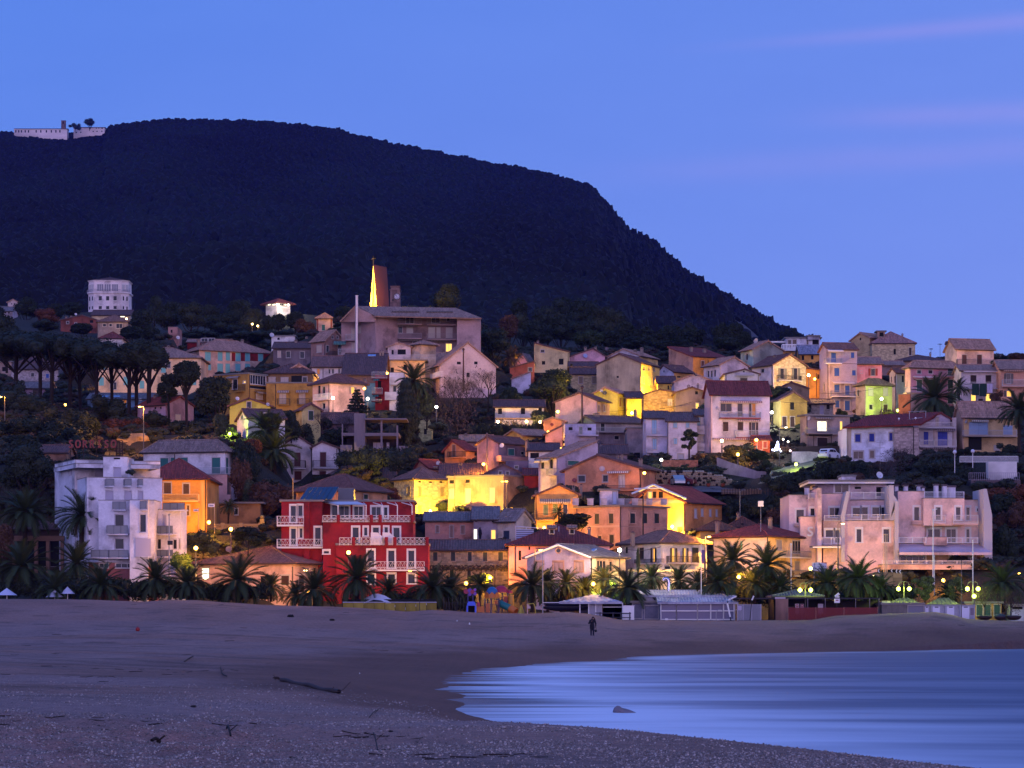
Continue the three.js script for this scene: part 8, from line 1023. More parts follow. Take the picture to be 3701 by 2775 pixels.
{const r=bld('beach_kiosk','dark beach kiosk with grey hip roof and long flat awning roof','kiosk','I',{d:324,x:[940,1350],dep:7,y:[1197,1405],roof:'h',ry:1148,ov:0.3,rm:'#5a5c6c',wall:paint('#1c181c',0.9),win:'n:1060,1230,1110,1290|1200,1230,1330,1300'});const I=r.matrix.clone().invert(),wood=plaster('#8a6a5c');const a=at('I',955,1405,320),b=at('I',1062,1218,320);mk('wood_wall',box(a[0],b[0],a[1]-0.5,b[1],a[2]-0.1,a[2]),wood,r,I);
const c=at('I',590,1220,321),e=at('I',1860,1204,321);mk('awning_roof',box(c[0],e[0],c[1],c[1]+0.16,c[2]-4,c[2]),paint('#2a262c',0.8),r,I);for(const x of[960,1005,1060,1230,1380,1640,1760,1840])mk('post',bar(at('I',x,1405,320.8),at('I',x,1215,320.8),0.05,6),paint('#6a6068',0.5,0.3),r,I);mk('brace',[bar(at('I',975,1300,320.6),at('I',1000,1300,320.6),0.04),bar(at('I',1000,1300,320.6),at('I',975,1395,320.6),0.04),bar(at('I',1010,1310,320.6),at('I',1060,1380,320.6),0.04)],IRON,r,I);
const s0=at('I',950,1217,320.5),s1=at('I',1040,1203,320.5);mk('signboard',box(s0[0],s1[0],s0[1],s1[1],s0[2]-0.06,s0[2]),paint('#a89ca8',0.6),r,I);const w0=at('I',1060,1390,325),w1=at('I',1850,1235,325);mk('rear_wall',box(w0[0],w1[0],w0[1]-0.5,w1[1],w0[2]-0.1,w0[2]),paint('#241c20',0.9),r,I);}
for(const[x0,x1,n]of[[1122,1156,'left'],[1166,1198,'right'],[1318,1362,'plain']]){const d=322,a=at('I',x0,1345,d),b=at('I',x1,1260,d),W=b[0]-a[0],H=b[1]-a[1],t=thing('notice_board',n==='plain'?'plain pale notice panel behind the red mesh':`${n} white notice board with a red no entry disc behind the red mesh`,'notice',a);mk('board',box(0,W,0,H,-0.05,0),paint(n==='right'?'#7d6a72':'#a59aa4',0.6),t);if(n!=='plain'){const disc=mk('red_disc',new THREE.CylinderGeometry(W*0.36,W*0.36,0.02,20).rotateX(Math.PI/2).translate(W/2,H*0.8,0.015),paint('#8a1420',0.5),t);mk('white_bar',box(W*0.26,W*0.74,H*0.78,H*0.82,0.027,0.035),WHITE,disc);}mk('leg',bar([W/2,-1.5,-0.1],[W/2,0.1,-0.1],0.05,6),STEEL,t);}
{const d=319,pts=[[1062,1292,1405],[1300,1293,1400],[1540,1292,1370],[1830,1288,1350]],t=thing('mesh_barrier','red translucent plastic mesh barrier along the kiosk','barrier',at('I',1062,1400,d)),o=t.position,m=new THREE.MeshStandardMaterial({color:'#700c14',transparent:true,opacity:0.66,roughness:0.6,side:THREE.DoubleSide});m.name='plastic_mesh';for(let i=0;i<3;i++){const a=V(...at('I',pts[i][0],pts[i][2],d)).sub(o),b=V(...at('I',pts[i+1][0],pts[i][1],d)).sub(o);mk('mesh_panel',new THREE.BoxGeometry(b.x-a.x,b.y-a.y+0.3,0.02).translate((a.x+b.x)/2,(a.y+b.y)/2-0.15,0),m,t);}for(const p of pts)mk('stake',bar(V(...at('I',p[0],p[2]+10,d)).sub(o).toArray(),V(...at('I',p[0],p[1]-4,d)).sub(o).toArray(),0.035,5),paint('#8a6a5a',0.8),t);}
{const b=at('I',1480,1252,320),t=thing('rescue_sign','white sign box with a tilted top on the kiosk roof edge','sign',b),u=1/perM(320);mk('panel',box(-22*u,24*u,0,36*u,-0.1,0.1),WHITE,t);mk('red_mark',box(-10*u,12*u,18*u,26*u,0.102,0.12),paint('#8a3030',0.6),t);mk('tilted_panel',bar([-14*u,52*u,0],[20*u,80*u,0],0.16,5),WHITE,t);mk('plate',box(-18*u,22*u,46*u,56*u,-0.08,0.08),WHITE,t);mk('post',bar([0,-2,-0.2],[0,50*u,-0.2],0.05,6),IRON,t);}
bld('grey_hut','low grey hut with louvred door and pale coping','hut','J',{d:320,x:[975,1335],dep:5,y:[1268,1345],roof:'f',cap:0.12,par:0.05,wall:dirty('#76706a'),down:1.5,win:'r:1198,1276,1330,1342',blind:louvre('#7a7a88')});
bld('sloping_shed','pale lean-to block left on top of the grey hut','shed','J',{d:323,x:[975,1045],dep:4,y:[1240,1300],roof:'f',wall:SW,down:1});
for(const[x0,x1,n]of[[1000,1330,'left'],[1360,1640,'right']]){const d=325,o=at('J',x0,1300,d),r=thing('ridge_tent',`${n} low ridged roof washed green by the globe lamps`,'hut',o),p=(x,y,dd)=>V(...at('J',x,y,dd)).sub(V(...o));mk('roof',[slope([p(x0,1268,d-2),p(x1,1268,d-2),p((x0+x1)/2+40,1214,d+2),p((x0+x1)/2-40,1214,d+2)],0.5)],dirty('#75755a'),r);const a=p(x0+10,1330,d),b=p(x1-10,1272,d);mk('wall',box(a.x,b.x,a.y-1,b.y,a.z-4,a.z),GREYP,r);}
{const names=['first','second','third','fourth'];[[1336,1395,1388],[1395,1515,1350],[1515,1640,1380],[1640,1772,1398]].forEach(([x0,x1,yb],i)=>{const d=320.5-i*0.25,a=at('J',x0,1400,d),b=at('J',x1,1275,d),W=b[0]-a[0],H=b[1]-a[1],t=thing('beach_cabin',`white beach changing cabin, ${names[i]} from the left`,'cabin',a,0,'white changing cabins');mk('wall',box(0.01,W-0.01,-0.5,H,-2,0),SW,t);const door=mk('door',box(W*0.12,W*0.62,-0.4,H*0.94,0.005,0.06),paint('#c5c8d8',0.5),t);mk('vent',box(W*0.26,W*0.52,H*0.86,H*0.92,0.062,0.08),DARK,door);mk('roof',box(-0.05,W+0.03,H+0.003,H+0.1,-2.1,0.15),SW,t);if(i===3)mk('notice',box(W*0.7,W*0.92,H*0.35,H*0.85,0.005,0.05),paint('#6a6070',0.6),t);void yb;});}
bld('teal_cabins','ochre hut row with teal doors behind the bare trees','hut','J',{d:328,x:[1690,2000],dep:5,y:[1258,1365],roof:'f',cap:0.2,par:0.05,wall:plaster('#b0844a'),down:1.5,sh:louvre('#2a4a48'),win:'r:1785,1268,1835,1360|1850,1268,1905,1360|1935,1268,1985,1360',blind:louvre('#2c4e4c')});
bld('white_bar','white counter under a dark roof at the right edge','kiosk','J',{d:326,x:[2080,2230],dep:5,y:[1280,1370],roof:'f',cap:0.3,par:0.05,wall:SW,down:1.5,win:'n:2090,1285,2180,1310'});
[[1785,1920,'left'],[1935,2035,'middle'],[2035,2170,'right']].forEach(([x0,x1,n])=>{const d=317,a=at('J',x0,1402,d),b=at('J',x1,1368,d),W=b[0]-a[0],H=b[1]-a[1],t=thing('covered_boat',`${n} dark covered rowing boat drawn up below the teal cabins`,'boat',a);mk('hull',new THREE.SphereGeometry(1,20,8,0,6.283,Math.PI/2,Math.PI/2).scale(W/2,H,0.75).translate(W/2,H,0),paint('#2a1a1e',0.6),t);mk('cover',new THREE.SphereGeometry(1,20,8,0,6.283,0,Math.PI/2).scale(W/2,H*(n==='middle'?0.7:0.3),0.75).translate(W/2,H,0),paint(n==='middle'?'#22343a':'#1e1a20',0.8),t);});
pole('floodlight_mast','steel mast with an unlit floodlight before the white hotel','mast','B',1450,735,1420,331,0.11,STEEL,(t,H)=>{const y=at('B',0,975,331)[1]-t.position.y;mk('floodlight',box(-0.15,0.45,y-0.25,y+0.25,0.1,0.4),IRON,t);void H;});
pole('mast','slim grey mast in front of the round window villa','mast','F',857,790,1340,322,0.075,STEEL);pole('flagpole','white flagpole left of the maroon roofed house','flagpole','I',318,755,1230,326,0.06,WHITE,(t,H)=>mk('flag',new THREE.PlaneGeometry(0.35,1.6,4,8).translate(0.22,H-1.4,0),std('furled_flag',()=>new THREE.MeshStandardMaterial({color:'#7a5a7c',roughness:0.9,side:THREE.DoubleSide})),t));
pole('boat_mast','thick white mast with a stay before the bay house','mast','I',1087,750,1240,334,0.1,WHITE,(t)=>mk('stay',bar([-0.7,2,0],[-0.2,7,0],0.02,4),STEEL,t));
[[991,'left'],[1005,'middle'],[1018,'right']].forEach(([x,n])=>pole('flagpole',`${n} of three pale flagpoles before the pink hotel`,'flagpole','J',x,665,1000,343,0.06,paint('#c9b48a',0.5)));
pole('boat_mast','tall leaning boat mast before the sloping awning','mast','J',1412,455,1040,336,0.09,WHITE,(t,H)=>{mk('stay',bar([0,H,0],[-1.2,H-6,0],0.015,4),STEEL,t);mk('masthead',bar([0,H,0],[0.5,H+0.1,0],0.05,5),WHITE,t);});pole('boat_mast','short boat mast right of the tall leaning one','mast','J',1424,850,1090,335,0.05,WHITE);pole('boat_mast','boat mast at the right end of the hotel terrace','mast','J',1753,720,1080,336,0.08,WHITE);pole('post','thin dark post standing in the sand before the cabins','post','J',1655,890,1385,318,0.06,paint('#4a4650',0.6));
pole('aerial_mast','tall dark pole at the mauve terrace house','pole','E',380,990,1245,425,0.14,paint('#5a4c50',0.6));pole('utility_pole','brown utility pole before the mauve gable','utility pole','E',178,265,560,512,0.18,paint('#4a2a26',0.8));pole('utility_pole','tall dark pole with crossarms on the pink palazzo corner','utility pole','F',1716,320,650,374,0.12,paint('#1c181c',0.7));pole('street_pole','thin lamp pole lit along its length by the stone palazzo','pole','D',1998,402,690,408,0.06,paint('#c98a4a',0.5));pole('street_pole','thin lit pole left of the red hotel solar panels','pole','D',615,425,620,352,0.07,paint('#c9a050',0.5));pole('post','slim post beside the white wall lamps above the glowing roof','post','I',650,300,470,388,0.05,STEEL);pole('aerial_pole','thin pole carrying a square white aerial above the maroon roof','aerial','I',828,400,590,352,0.04,STEEL,(t,H)=>mk('panel',box(-0.35,0.35,H-0.4,H+0.3,-0.05,0.05),WHITE,t));
pole('aerial_mast','tall lattice aerial left of the bush before the blue shuttered house','aerial','H',958,1050,1330,399,0.05,STEEL,(t,H)=>mk('crossbar',[bar([-0.7,H-1,0],[0.7,H-1,0],0.03,4),bar([-0.6,H-2.2,0],[0.6,H-2.2,0],0.03,4),bar([-0.5,H-0.2,0],[0.5,H-0.2,0],0.03,4)],STEEL,t));
{const d=334,a=at('I',1268,982,d),b=at('I',1393,906,d),W=b[0]-a[0],H=b[1]-a[1],t=thing('shop_sign','white sign with blue anchor reading NAUTICA and PESCA','sign',a),nv=paint('#3a5a8c',0.5),txt=(s,x,y,sz)=>{const g=new TextGeometry(s,{font,size:sz,depth:0.02,curveSegments:3});mk('lettering',g.translate(x,y,0.005),nv,t);};mk('board',box(0,W,0,H,-0.12,0),paint('#c3c0cc',0.5),t);txt('NAUTICA',W*0.36,H*0.46,W*0.1);txt('& PESCA',W*0.37,H*0.2,W*0.1);txt('articoli',W*0.38,H*0.74,W*0.06);
mk('anchor',[bar([W*0.17,H*0.3,0.02],[W*0.17,H*0.9,0.02],0.03,6),bar([W*0.1,H*0.76,0.02],[W*0.24,H*0.76,0.02],0.025,6),new THREE.TorusGeometry(W*0.1,0.03,5,16,Math.PI).rotateZ(Math.PI).translate(W*0.17,H*0.42,0.02),new THREE.TorusGeometry(W*0.025,0.02,5,12).translate(W*0.17,H*0.93,0.02)],nv,t);const red=paint('#8c2440',0.5),s1=new THREE.Shape([[0.6,1],[1,1],[1,0.86]].map((p)=>new THREE.Vector2(p[0]*W,p[1]*H))),s2=new THREE.Shape([[0,0],[0.5,0],[0,0.13]].map((p)=>new THREE.Vector2(p[0]*W,p[1]*H)));mk('red_corner',new THREE.ExtrudeGeometry(s1,{depth:0.01,bevelEnabled:false}).translate(0,0,0.003),red,t);mk('red_corner',new THREE.ExtrudeGeometry(s2,{depth:0.01,bevelEnabled:false}).translate(0,0,0.003),red,t);for(const q of[0.15,0.85])mk('post',bar([W*q,-3,-0.2],[W*q,H,-0.2],0.06,6),STEEL,t);}
for(const[x0,y0,x1,y1,px,n]of[[1785,640,1838,668,1838,'right white'],[1658,686,1700,706,1702,'left grey']]){const d=350,a=at('B',px,900,d),u=1/perM(d),t=thing('direction_sign',`${n} direction sign on a pole by the yellow house`,'road sign',a);mk('pole',bar([0,0,0],[0,(900-y0+12)*u,0],0.05,6),paint('#b59a70',0.5),t);mk('panel',box((x0-px)*u,(x1-px)*u,(900-y1)*u,(900-y0)*u,0.05,0.09),WHITE,t);const g=new THREE.PlaneGeometry(1,1);void g;mk('text_stripe',box((x0-px+8)*u,(x1-px-8)*u,(900-(y0+y1)/2-4)*u,(900-(y0+y1)/2+4)*u,0.092,0.1),paint('#5a5a78',0.6),t);}
{const d=341,O=at('J',950,1005,d),u=1/perM(d),t=thing('chevron_sign','yellow lit row of black and white chevron boards at the road bend','road sign',O);[[935,962,958,992],[1048,962,1070,990],[1088,965,1112,998],[1118,968,1142,1000]].forEach(([x0,y0,x1,y1])=>{const X=(x)=>(x-950)*u,Y=(y)=>(1005-y)*u,b=mk('board',box(X(x0),X(x1),Y(y1),Y(y0),-0.05,0),paint('#141214',0.6),t);const s=new THREE.Shape([[0.7,1],[0.35,1],[0,0.5],[0.35,0],[0.7,0],[0.35,0.5]].map((p)=>new THREE.Vector2(X(x0)+p[0]*(X(x1)-X(x0))+0.05,Y(y1)+p[1]*(Y(y0)-Y(y1)))));mk('chevron',new THREE.ExtrudeGeometry(s,{depth:0.01,bevelEnabled:false}).translate(0,0,0.004),WHITE,b);});mk('parapet',box(-40*u,200*u,-3,14*u,-0.5,-0.2),stone('#b0946a'),t);}
// ---------------------------------------------------------------- on the sand
const onSand=(X,Y)=>{let lo=28,hi=321;for(let i=0;i<40;i++){const m=(lo+hi)/2,x=(X-CX)/F*m,yy=HY-(sandH(x,m)-EYE)*F/m;if(yy>Y)lo=m;else hi=m;}const t=(lo+hi)/2,x=(X-CX)/F*t;return[x,sandH(x,t),-t];};
{const p=onSand(498,2280),r=8*-p[2]/F,t=thing('buoy','red round buoy lying on the far sand at the left','buoy',[p[0],p[1]+r*0.8,p[2]]);mk('ball',new THREE.SphereGeometry(r,18,14),paint('#8a1410',0.5),t);mk('eyelet',new THREE.TorusGeometry(r*0.2,r*0.06,6,12).translate(0,r*1.1,0),paint('#5a1a18',0.6),t);}
{const a=onSand(1016,2462),b=onSand(1225,2508),t=thing('driftwood_log','long pale driftwood log with a splintered root end','driftwood',a),q=[b[0]-a[0],b[1]-a[1],b[2]-a[2]],L=Math.hypot(...q),R=rng(14),m=std('driftwood_bark',()=>new THREE.MeshStandardMaterial({color:'#4a3a36',map:T.dirty,roughness:0.95}));const pts=[];for(let i=0;i<=8;i++)pts.push([q[0]*i/8,q[1]*i/8+0.07+0.03*Math.sin(i*1.9),q[2]*i/8+0.12*Math.sin(i*1.3)]);const g=tube(pts,0.075,30,8);mk('trunk',g,m,t);const roots=[];for(let i=0;i<9;i++)roots.push(tube([[0.02,0.06,0],[-0.1-0.1*R(),0.1+0.1*R(),(R()-0.5)*0.2],[-0.18-0.16*R(),0.05+0.24*R(),(R()-0.5)*0.35]],0.014,5,4));mk('root',roots,m,t);mk('branch',tube([[q[0]*0.93,q[1]+0.08,q[2]],[q[0]*1.03,q[1]+0.12,q[2]+0.05],[q[0]*1.14,q[1]+0.42,q[2]+0.1]],0.014,8,5),m,t);mk('branch',tube([[q[0]*0.9,q[1]+0.08,q[2]],[q[0]*0.94,q[1]+0.25,q[2]]],0.012,4,5),m,t);void L;}
const stick=(label,pts,r)=>{const P=pts.map(([X,Y])=>onSand(X,Y)),t=thing('stick',label,'stick',P[0]);mk('stem',tube(P.map((p,i)=>[p[0]-P[0][0],p[1]-P[0][1]+r+(i%2)*0.05,p[2]-P[0][2]]),r,14,6),paint('#1e1412',0.95),t);const e=P[1];mk('twig',tube([[e[0]-P[0][0],e[1]-P[0][1]+r,e[2]-P[0][2]],[e[0]-P[0][0]+0.12,e[1]-P[0][1]+0.12,e[2]-P[0][2]]],r*0.5,4,5),paint('#1e1412',0.95),t);};
stick('crooked dark stick lying alone left of the driftwood',[[798,2412],[800,2428],[808,2440],[818,2450]],0.03);stick('short dark stick among the wrack at the centre left',[[668,2392],[682,2384],[698,2373]],0.035);stick('thin twig on the shingle right of centre',[[1335,2593],[1352,2580],[1375,2562]],0.012);stick('thin upright looking twig near the bottom centre',[[1350,2650],[1356,2680],[1365,2712]],0.01);stick('small twig at the lower left of the sand',[[820,2634],[828,2648],[834,2662]],0.016);stick('dark splinter near the bottom left of the sand',[[548,2682],[566,2688],[584,2694]],0.026);
[[1050,2230,12,'black clump of weed on the sand before the hoarding'],[1412,2645,8,'small black lump on the near shingle'],[1320,2650,6,'tiny dark lump left of the black one'],[700,2556,10,'dark weed tuft on the left sand'],[1200,2243,9,'low dark weed streak under the hoarding']].forEach(([X,Y,w,l],i)=>{const p=onSand(X,Y),s=w*-p[2]/F,t=thing('weed_clump',l,'seaweed',p);mk('clump',leafCloud(60+i,[[0,s*0.3,0,s,s*0.45,s*0.7]],160,s*0.35,0.7),leafM('#1a1416'),t);});
[[668,2606,7,'white scrap on the near left sand'],[1652,2245,5,'white bottle upright on the sand below the playground'],[1697,2257,8,'white scrap right of the upright bottle'],[1300,2435,5,'pale pebble in the wet sand']].forEach(([X,Y,w,l])=>{const p=onSand(X,Y),s=w*-p[2]/F,t=thing('litter',l,'litter',p);mk('scrap',new THREE.LatheGeometry([[0,0],[0.4,0],[0.42,0.5],[0.15,0.8],[0.14,1],[0,1]].map((q)=>new THREE.Vector2(q[0]*s*0.8,q[1]*s)),8),WHITE,t);});
{const X=2262,Y=2578,t0=EYE*F/(Y-HY),p=[(X-CX)/F*t0,0,-t0],g=new THREE.IcosahedronGeometry(1,4),a=g.attributes.position;for(let i=0;i<a.count;i++){const x=a.getX(i),y=a.getY(i),z=a.getZ(i),f=0.8+0.4*fbm(x*1.6+4,y*1.6+z+4,4,41);a.setXYZ(i,(x-0.45*Math.max(0,y))*f*0.5,y*f*(x<0?0.36:0.26),z*f*0.4);}g.computeVertexNormals();const t=thing('rock','dark rock breaking the milky surf','rock',p);g.scale(0.8,0.75,0.8);mk('stone',g,dirty('#8a8088'),t);}
// ---------------------------------------------------------------- people
function field(c,s,res,fn){
const mc=new MarchingCubes(res,new THREE.MeshStandardMaterial(),false,false,60000);mc.isolation=0;let k=0;const h=res/2;
for(let z=0;z<res;z++)for(let y=0;y<res;y++)for(let x=0;x<res;x++)mc.field[k++]=-fn(c[0]+(x-h)/h*s,c[1]+(y-h)/h*s,c[2]+(z-h)/h*s);
mc.update();const n=mc.count,g=new THREE.BufferGeometry(),P=mc.positionArray.slice(0,n*3),N=mc.normalArray.slice(0,n*3);for(let i=0;i<n;i++)for(let q=0;q<3;q++)P[i*3+q]=P[i*3+q]*s+c[q];
g.setAttribute('position',new THREE.BufferAttribute(P,3));g.setAttribute('normal',new THREE.BufferAttribute(N,3));g.setAttribute('uv',new THREE.BufferAttribute(new Float32Array(n*2),2));return g;
}
const cap=(a,b,ra,rb)=>(x,y,z)=>{const dx=b[0]-a[0],dy=b[1]-a[1],dz=b[2]-a[2],k=clamp(((x-a[0])*dx+(y-a[1])*dy+(z-a[2])*dz)/(dx*dx+dy*dy+dz*dz+1e-9),0,1);return Math.hypot(x-a[0]-k*dx,y-a[1]-k*dy,z-a[2]-k*dz)-lerp(ra,rb,k);};
const blend=(L,k)=>(x,y,z)=>{let s=0;for(const f of L)s+=Math.exp(-f(x,y,z)/k);return-k*Math.log(Math.max(s,1e-30));};
function hand(w,dir,side){const L=[cap(w,w.map((v,i)=>v+dir[i]*0.08),0.026,0.034)];for(let f=0;f<4;f++){const o=(f-1.5)*0.019,len=[0.062,0.074,0.07,0.055][f],b=w.map((v,i)=>v+dir[i]*0.085);b[2]+=o;const m=b.map((v,i)=>v+dir[i]*len*0.55),e=m.map((v,i)=>v+dir[i]*len*0.45);e[0]-=side*0.02;L.push(cap(b,m,0.009,0.0085),cap(m,e,0.0085,0.007));}const th=w.map((v,i)=>v+dir[i]*0.03),t2=th.map((v,i)=>v+dir[i]*0.04);t2[2]+=0.05;L.push(cap(th,t2,0.012,0.009));return blend(L,0.004);}
function person(label,pos,turn,o){
const t=thing('person',label,'person',pos,turn),hx=o.lean||0,ht=[0.03+hx,1.57,0.04],fx=o.coat?0.02:0;
const bones=[cap([0,0.95,0],[0.01+hx*0.6,1.36,0],0.155,0.165),cap([-0.15,1.38,0],[0.17+hx,1.37,0],0.075,0.075),cap([hx*0.8,1.4,0],[hx,1.52,0.02],0.06,0.055),cap([-0.09,0.94,0],[-0.1,0.5,0.03],0.1,0.068),cap([-0.1,0.5,0.03],[-0.1,0.09,-0.01],0.066,0.045),cap([0.09,0.94,0],[0.11,0.5,0.05],0.1,0.068),cap([0.11,0.5,0.05],[0.13,0.09,0],0.066,0.045),cap([-0.1,0.05,-0.03],[-0.11,0.04,0.16],0.045,0.035),cap([0.13,0.05,-0.02],[0.15,0.04,0.17],0.045,0.035),
cap([-0.19,1.37,0],o.elL,0.062,0.05),cap(o.elL,o.wrL,0.05,0.034),cap([0.2+hx,1.36,0],o.elR,0.062,0.05),cap(o.elR,o.wrR,0.05,0.034)];
const head=blend([cap(ht,[ht[0],ht[1]+0.05,ht[2]-0.01],0.085,0.09),cap([ht[0],ht[1]-0.05,ht[2]+0.03],[ht[0],ht[1]-0.06,ht[2]+0.05],0.05,0.04),cap([ht[0],ht[1]+0.02,ht[2]+0.09],[ht[0],ht[1]-0.02,ht[2]+0.115],0.011,0.016),cap([ht[0]-0.09,ht[1],ht[2]],[ht[0]-0.095,ht[1]+0.03,ht[2]],0.014,0.014),cap([ht[0]+0.09,ht[1],ht[2]],[ht[0]+0.095,ht[1]+0.03,ht[2]],0.014,0.014),cap([hx,1.46,0.02],[ht[0],ht[1]-0.06,ht[2]],0.05,0.05)],0.012);
const eyes=(f)=>(x,y,z)=>Math.max(f(x,y,z),0.013-Math.hypot(x-ht[0]-0.033,y-ht[1]-0.02,z-ht[2]-0.095),0.013-Math.hypot(x-ht[0]+0.033,y-ht[1]-0.02,z-ht[2]-0.095),0.008-Math.hypot((x-ht[0])*0.4,y-ht[1]+0.045,z-ht[2]-0.098));
const dl=V(...o.wrL).sub(V(...o.elL)).normalize().toArray(),dr=V(...o.wrR).sub(V(...o.elR)).normalize().toArray();
mk('body',[field([0,0.86,0],1.0,150,blend(bones,0.02)),field(ht,0.17,90,eyes(head)),field(o.wrL.map((v,i)=>v+dl[i]*0.09),0.13,70,hand(o.wrL,dl,-1)),field(o.wrR.map((v,i)=>v+dr[i]*0.09),0.13,70,hand(o.wrR,dr,1))],std('skin_tone',()=>new THREE.MeshStandardMaterial({color:'#8a6250',roughness:0.7})),t);
const coat=blend([cap([0,0.92,0],[hx*0.6,1.36,0],0.19,0.18),cap([-0.15,1.38,0],[0.17+hx,1.37,0],0.09,0.09),cap([-0.19,1.37,0],o.elL,0.078,0.064),cap(o.elL,o.wrL,0.062,0.05),cap([0.2+hx,1.36,0],o.elR,0.078,0.064),cap(o.elR,o.wrR,0.062,0.05),cap([-0.05,0.92,0],[-0.08,0.72,0.02],0.17,0.15),cap([0.05,0.92,0],[0.08,0.72,0.03],0.17,0.15)],0.02);
mk('coat',field([0,0.95,0],0.9,96,coat),std('dark_coat_cloth',()=>new THREE.MeshStandardMaterial({color:'#12111c',roughness:0.95})),t);
mk('trousers',field([0,0.55,0],0.7,80,blend([cap([-0.09,0.94,0],[-0.1,0.5,0.03],0.115,0.085),cap([-0.1,0.5,0.03],[-0.1,0.1,0],0.083,0.068),cap([0.09,0.94,0],[0.11,0.5,0.05],0.115,0.085),cap([0.11,0.5,0.05],[0.13,0.1,0.01],0.083,0.068)],0.015)),std('dark_trouser_cloth',()=>new THREE.MeshStandardMaterial({color:'#14162a',roughness:0.95})),t);
for(const s of[-0.1,0.13])mk('shoe',field([s,0.06,0.06],0.22,36,blend([cap([s,0.05,-0.04],[s*1.05,0.045,0.18],0.056,0.042)],0.01)),paint('#0e0c10',0.6),t);
mk('hair',field([ht[0]+(o.hair||0)*0.5,ht[1]+0.01,ht[2]-0.03],0.34,72,(x,y,z)=>Math.max(blend([cap([ht[0],ht[1]+0.07,ht[2]-0.02],[ht[0],ht[1]+0.02,ht[2]-0.05],0.105,0.1),...(o.hair?[cap([ht[0]+0.06,ht[1]+0.03,ht[2]-0.02],[ht[0]+0.17,ht[1]-0.15,ht[2]],0.09,0.075),cap([ht[0]-0.06,ht[1],ht[2]-0.04],[ht[0]-0.1,ht[1]-0.12,ht[2]-0.02],0.07,0.05)]:[])],0.02)(x,y,z)+0.014*(fbm(x*22+9,y*14+z*18+9,2,3)-0.5)*2,-(Math.hypot(x-ht[0],y-ht[1]+0.03,z-ht[2]-0.13)-0.1))),std('dark_hair',()=>new THREE.MeshStandardMaterial({color:o.hair?'#2a1a1a':'#15100f',roughness:0.9})),t);
void fx;return t;
}
{const p=onSand(2140,2296),q=person('person in a dark coat and dark trousers standing alone on the sand, hair blowing',p,0.15,{lean:0.05,coat:1,hair:0.12,elL:[-0.3,1.12,0.05],wrL:[-0.12,1.28,0.2],elR:[0.34,1.1,0.02],wrR:[0.33,0.84,0.08]});q.scale.setScalar(1.02);const b=thing('handbag','dark bag hanging from the hand of the person on the sand','bag',[p[0]+0.34,p[1]+0.44,p[2]+0.06]);mk('pouch',new THREE.SphereGeometry(0.13,14,10).scale(1,0.95,0.55),paint('#0f0d14',0.7),b);mk('strap',new THREE.TorusGeometry(0.1,0.012,6,16,Math.PI).scale(0.8,2.4,1).translate(0,0.08,0),paint('#0f0d14',0.7),b);}
{const p=at('F',320,718,366.4);person('person in dark clothes on the terrace between the two bright doorways',[p[0],p[1],p[2]],Math.PI*0.75,{lean:0,elL:[-0.28,1.12,-0.04],wrL:[-0.24,0.86,0.06],elR:[0.28,1.12,0.05],wrR:[0.16,1.0,0.24]});const a=at('F',262,718,367),w=thing('terrace_slab','narrow terrace before the two bright doorways','terrace',a);mk('slab',box(0,at('F',480,718,367)[0]-a[0],-0.3,0,-1,1.6),CONC,w);mk('kerb',box(0,at('F',480,718,367)[0]-a[0],-0.3,0.05,1.602,1.7),CONC,w);}
{
const d=467,a=at('H',1745,560,d),u=1/perM(d),t=thing('laundry','green blanket and pale sheet hung from the balcony of the white house','laundry',a);mk('line',bar([-20*u,0.05,0],[190*u,0.05,0],0.015,4),IRON,t);for(const[x0,x1,h,c,n]of[[0,62,100,'#16302a','blanket'],[64,126,108,'#16302a','blanket'],[130,176,78,'#b0a4bc','sheet']]){const g=new THREE.PlaneGeometry((x1-x0)*u,h*u,14,8),p=g.attributes.position;for(let i=0;i<p.count;i++)p.setZ(i,0.07*Math.sin(p.getX(i)*9+x0));g.computeVertexNormals();mk(n,g.translate((x0+x1)/2*u,-h*u/2,0),std('cloth'+c,()=>new THREE.MeshStandardMaterial({color:col(c),roughness:0.95,side:THREE.DoubleSide})),t);}}
// ---------------------------------------------------------------- the hill under the town, through every surveyed foot of wall, tree and lamp
function addGround(key,x,y,d){const p=at(key,x,y,d);ground.push([p[0],d,p[1],2]);}
[['A',100,1250,520],['A',600,1250,540],['A',300,640,700],['A',1500,700,700],['C',1500,1180,470],['E',700,250,700],['E',1500,250,700],['G',400,250,660],['G',1500,330,640],['H',1900,350,560],['C',600,700,660]].forEach((p)=>addGround(...p));
const GC=new Map(),cell=(x,t)=>Math.floor(x/30)+','+Math.floor(t/30);
function hillH(x,t){
let s=0,w=0;
for(const g of ground){const dx=Math.max(0,Math.abs(x-g[0])-g[3]),dt=t-g[1],q=dx*dx+dt*dt*0.8+6,k=1/(q*q);s+=k*g[2];w+=k;}
let base=s/w;const kx=x/t;for(const f of feet)if(f[2]>t-1.5&&kx>f[0]-0.0008&&kx<f[1]+0.0008&&f[2]-t<60)base=Math.min(base,EYE+f[3]*t-0.1);if(t<352)return lerp(2.2,base,sstep(t,325,352));return base;
}
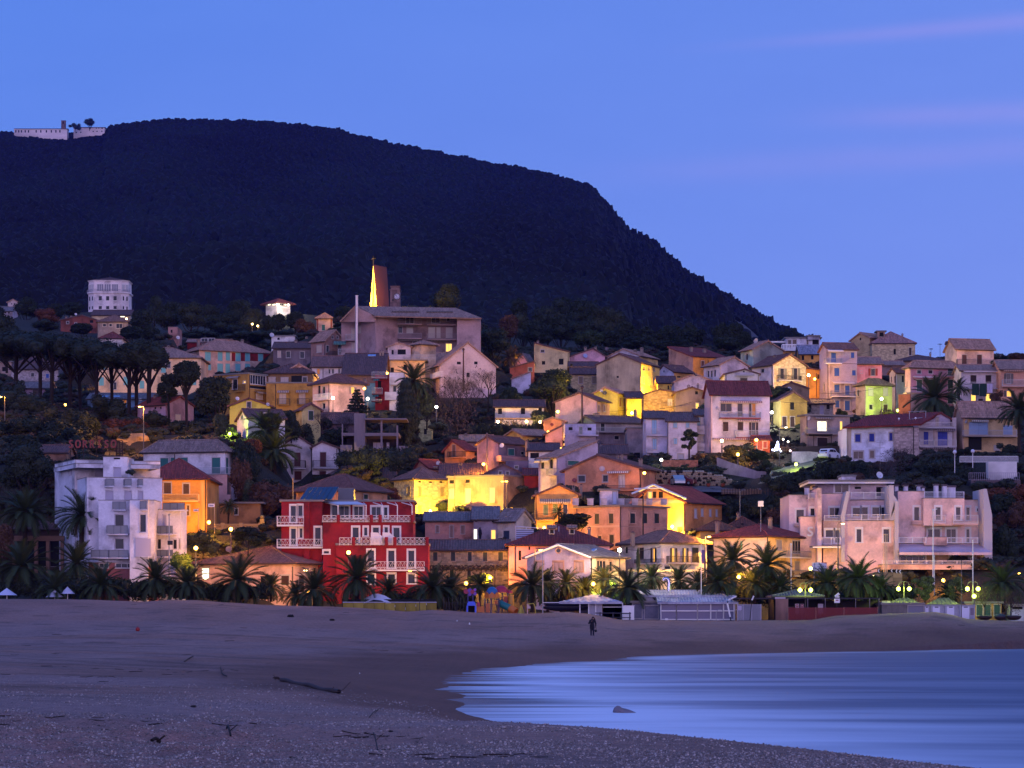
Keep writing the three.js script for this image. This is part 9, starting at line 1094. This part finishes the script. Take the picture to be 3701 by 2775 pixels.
{
const xs=[],tsv=[];for(let x=-330;x<=330;x+=4)xs.push(x);for(let t=326;t<720;t+=3.5)tsv.push(t);for(let t=720;t<=1150;t+=15)tsv.push(t);
const P=[],U=[],C=[],I=[],W=xs.length;
for(const t of tsv)for(const x0 of xs){const x=x0*(t>720?t/720:1);let h=t>700?lerp(hillH(x,700),Math.max(hillH(x,t),55),sstep(t,700,760)):hillH(x,t);if(t>1000)h=lerp(h,70,sstep(t,1000,1150));h+=(fbm(x/12,t/12,3,181)-0.5)*0.7-0.15;P.push(x,h,-t);U.push(x/3,t/3);const n=fbm(x/9,t/9,3,185);C.push(lerp(0.03,0.075,n),lerp(0.036,0.06,n),lerp(0.018,0.04,n));}
for(let j=0;j+1<tsv.length;j++)for(let i=0;i+1<W;i++){const a=j*W+i,b=a+1,c=a+W,d=c+1;I.push(a,b,d,a,d,c);}
const g=new THREE.BufferGeometry();g.setAttribute('position',new THREE.Float32BufferAttribute(P,3));g.setAttribute('uv',new THREE.Float32BufferAttribute(U,2));g.setAttribute('color',new THREE.Float32BufferAttribute(C,3));g.setIndex(I);g.computeVertexNormals();
const m=new THREE.MeshStandardMaterial({vertexColors:true,map:T.grain,bumpMap:T.grain,bumpScale:0.2,roughness:1});m.name='earth_and_grass';
tag(mk('ground',g,m,scene),'earth and rough grass of the hillside between the houses',null,null,'structure');
tag(mk('terrain',new THREE.PlaneGeometry(12000,5200).rotateX(-Math.PI/2).translate(-6085,1.2,-2300),dirty('#3d4030'),scene),'flat land beyond the left of the beach',null,null,'structure');
}
{
const R=rng(91),geo=leafCloud(12,lobesFor('shrub',12),260,0.09,0.75),N=13000,im=new THREE.InstancedMesh(geo,new THREE.MeshStandardMaterial({roughness:0.9,side:THREE.DoubleSide}),N),m=new THREE.Matrix4(),q=new THREE.Quaternion(),c=new THREE.Color(),v=new THREE.Vector3();let k=0;
for(let i=0;i<N*6&&k<N;i++){
const t=350+330*R(),x=(R()*2-1)*0.225*t,h=hillH(x,t);let top=2.2;
let ok=true;for(const[inv,s,r]of plots){v.set(x,0,-t).applyMatrix4(inv);if(v.x>-s-0.6&&v.x<0.6&&v.z>-r-0.3&&v.z<1.2){ok=false;break;}}if(!ok)continue;
const kx=x/t;for(const f of feet)if(f[2]>t&&f[2]-t<60&&kx>f[0]&&kx<f[1])top=Math.min(top,EYE+f[3]*t-h+0.5);
const s=top*(0.4+0.6*R());if(s<0.35)continue;
m.compose(v.set(x,h-0.25,-t),q.setFromAxisAngle(new THREE.Vector3(0,1,0),R()*6.28),new THREE.Vector3(s*1.6,s,s*1.6));im.setMatrixAt(k,m);const b=0.5+0.8*R();if(R()<0.25)c.setRGB(0.04*b,0.024*b,0.014*b);else c.setRGB(0.016*b,0.022*b,0.011*b);im.setColorAt(k,c);k++;
}
im.count=k;im.name='undergrowth';tag(im,'dark scrub covering the slopes between the houses','scrub',null,'stuff');scene.add(im);
}
scene.fog=new THREE.FogExp2(new THREE.Color(0.02,0.08,1.0),2.1e-5);
renderer.render(scene,camera);
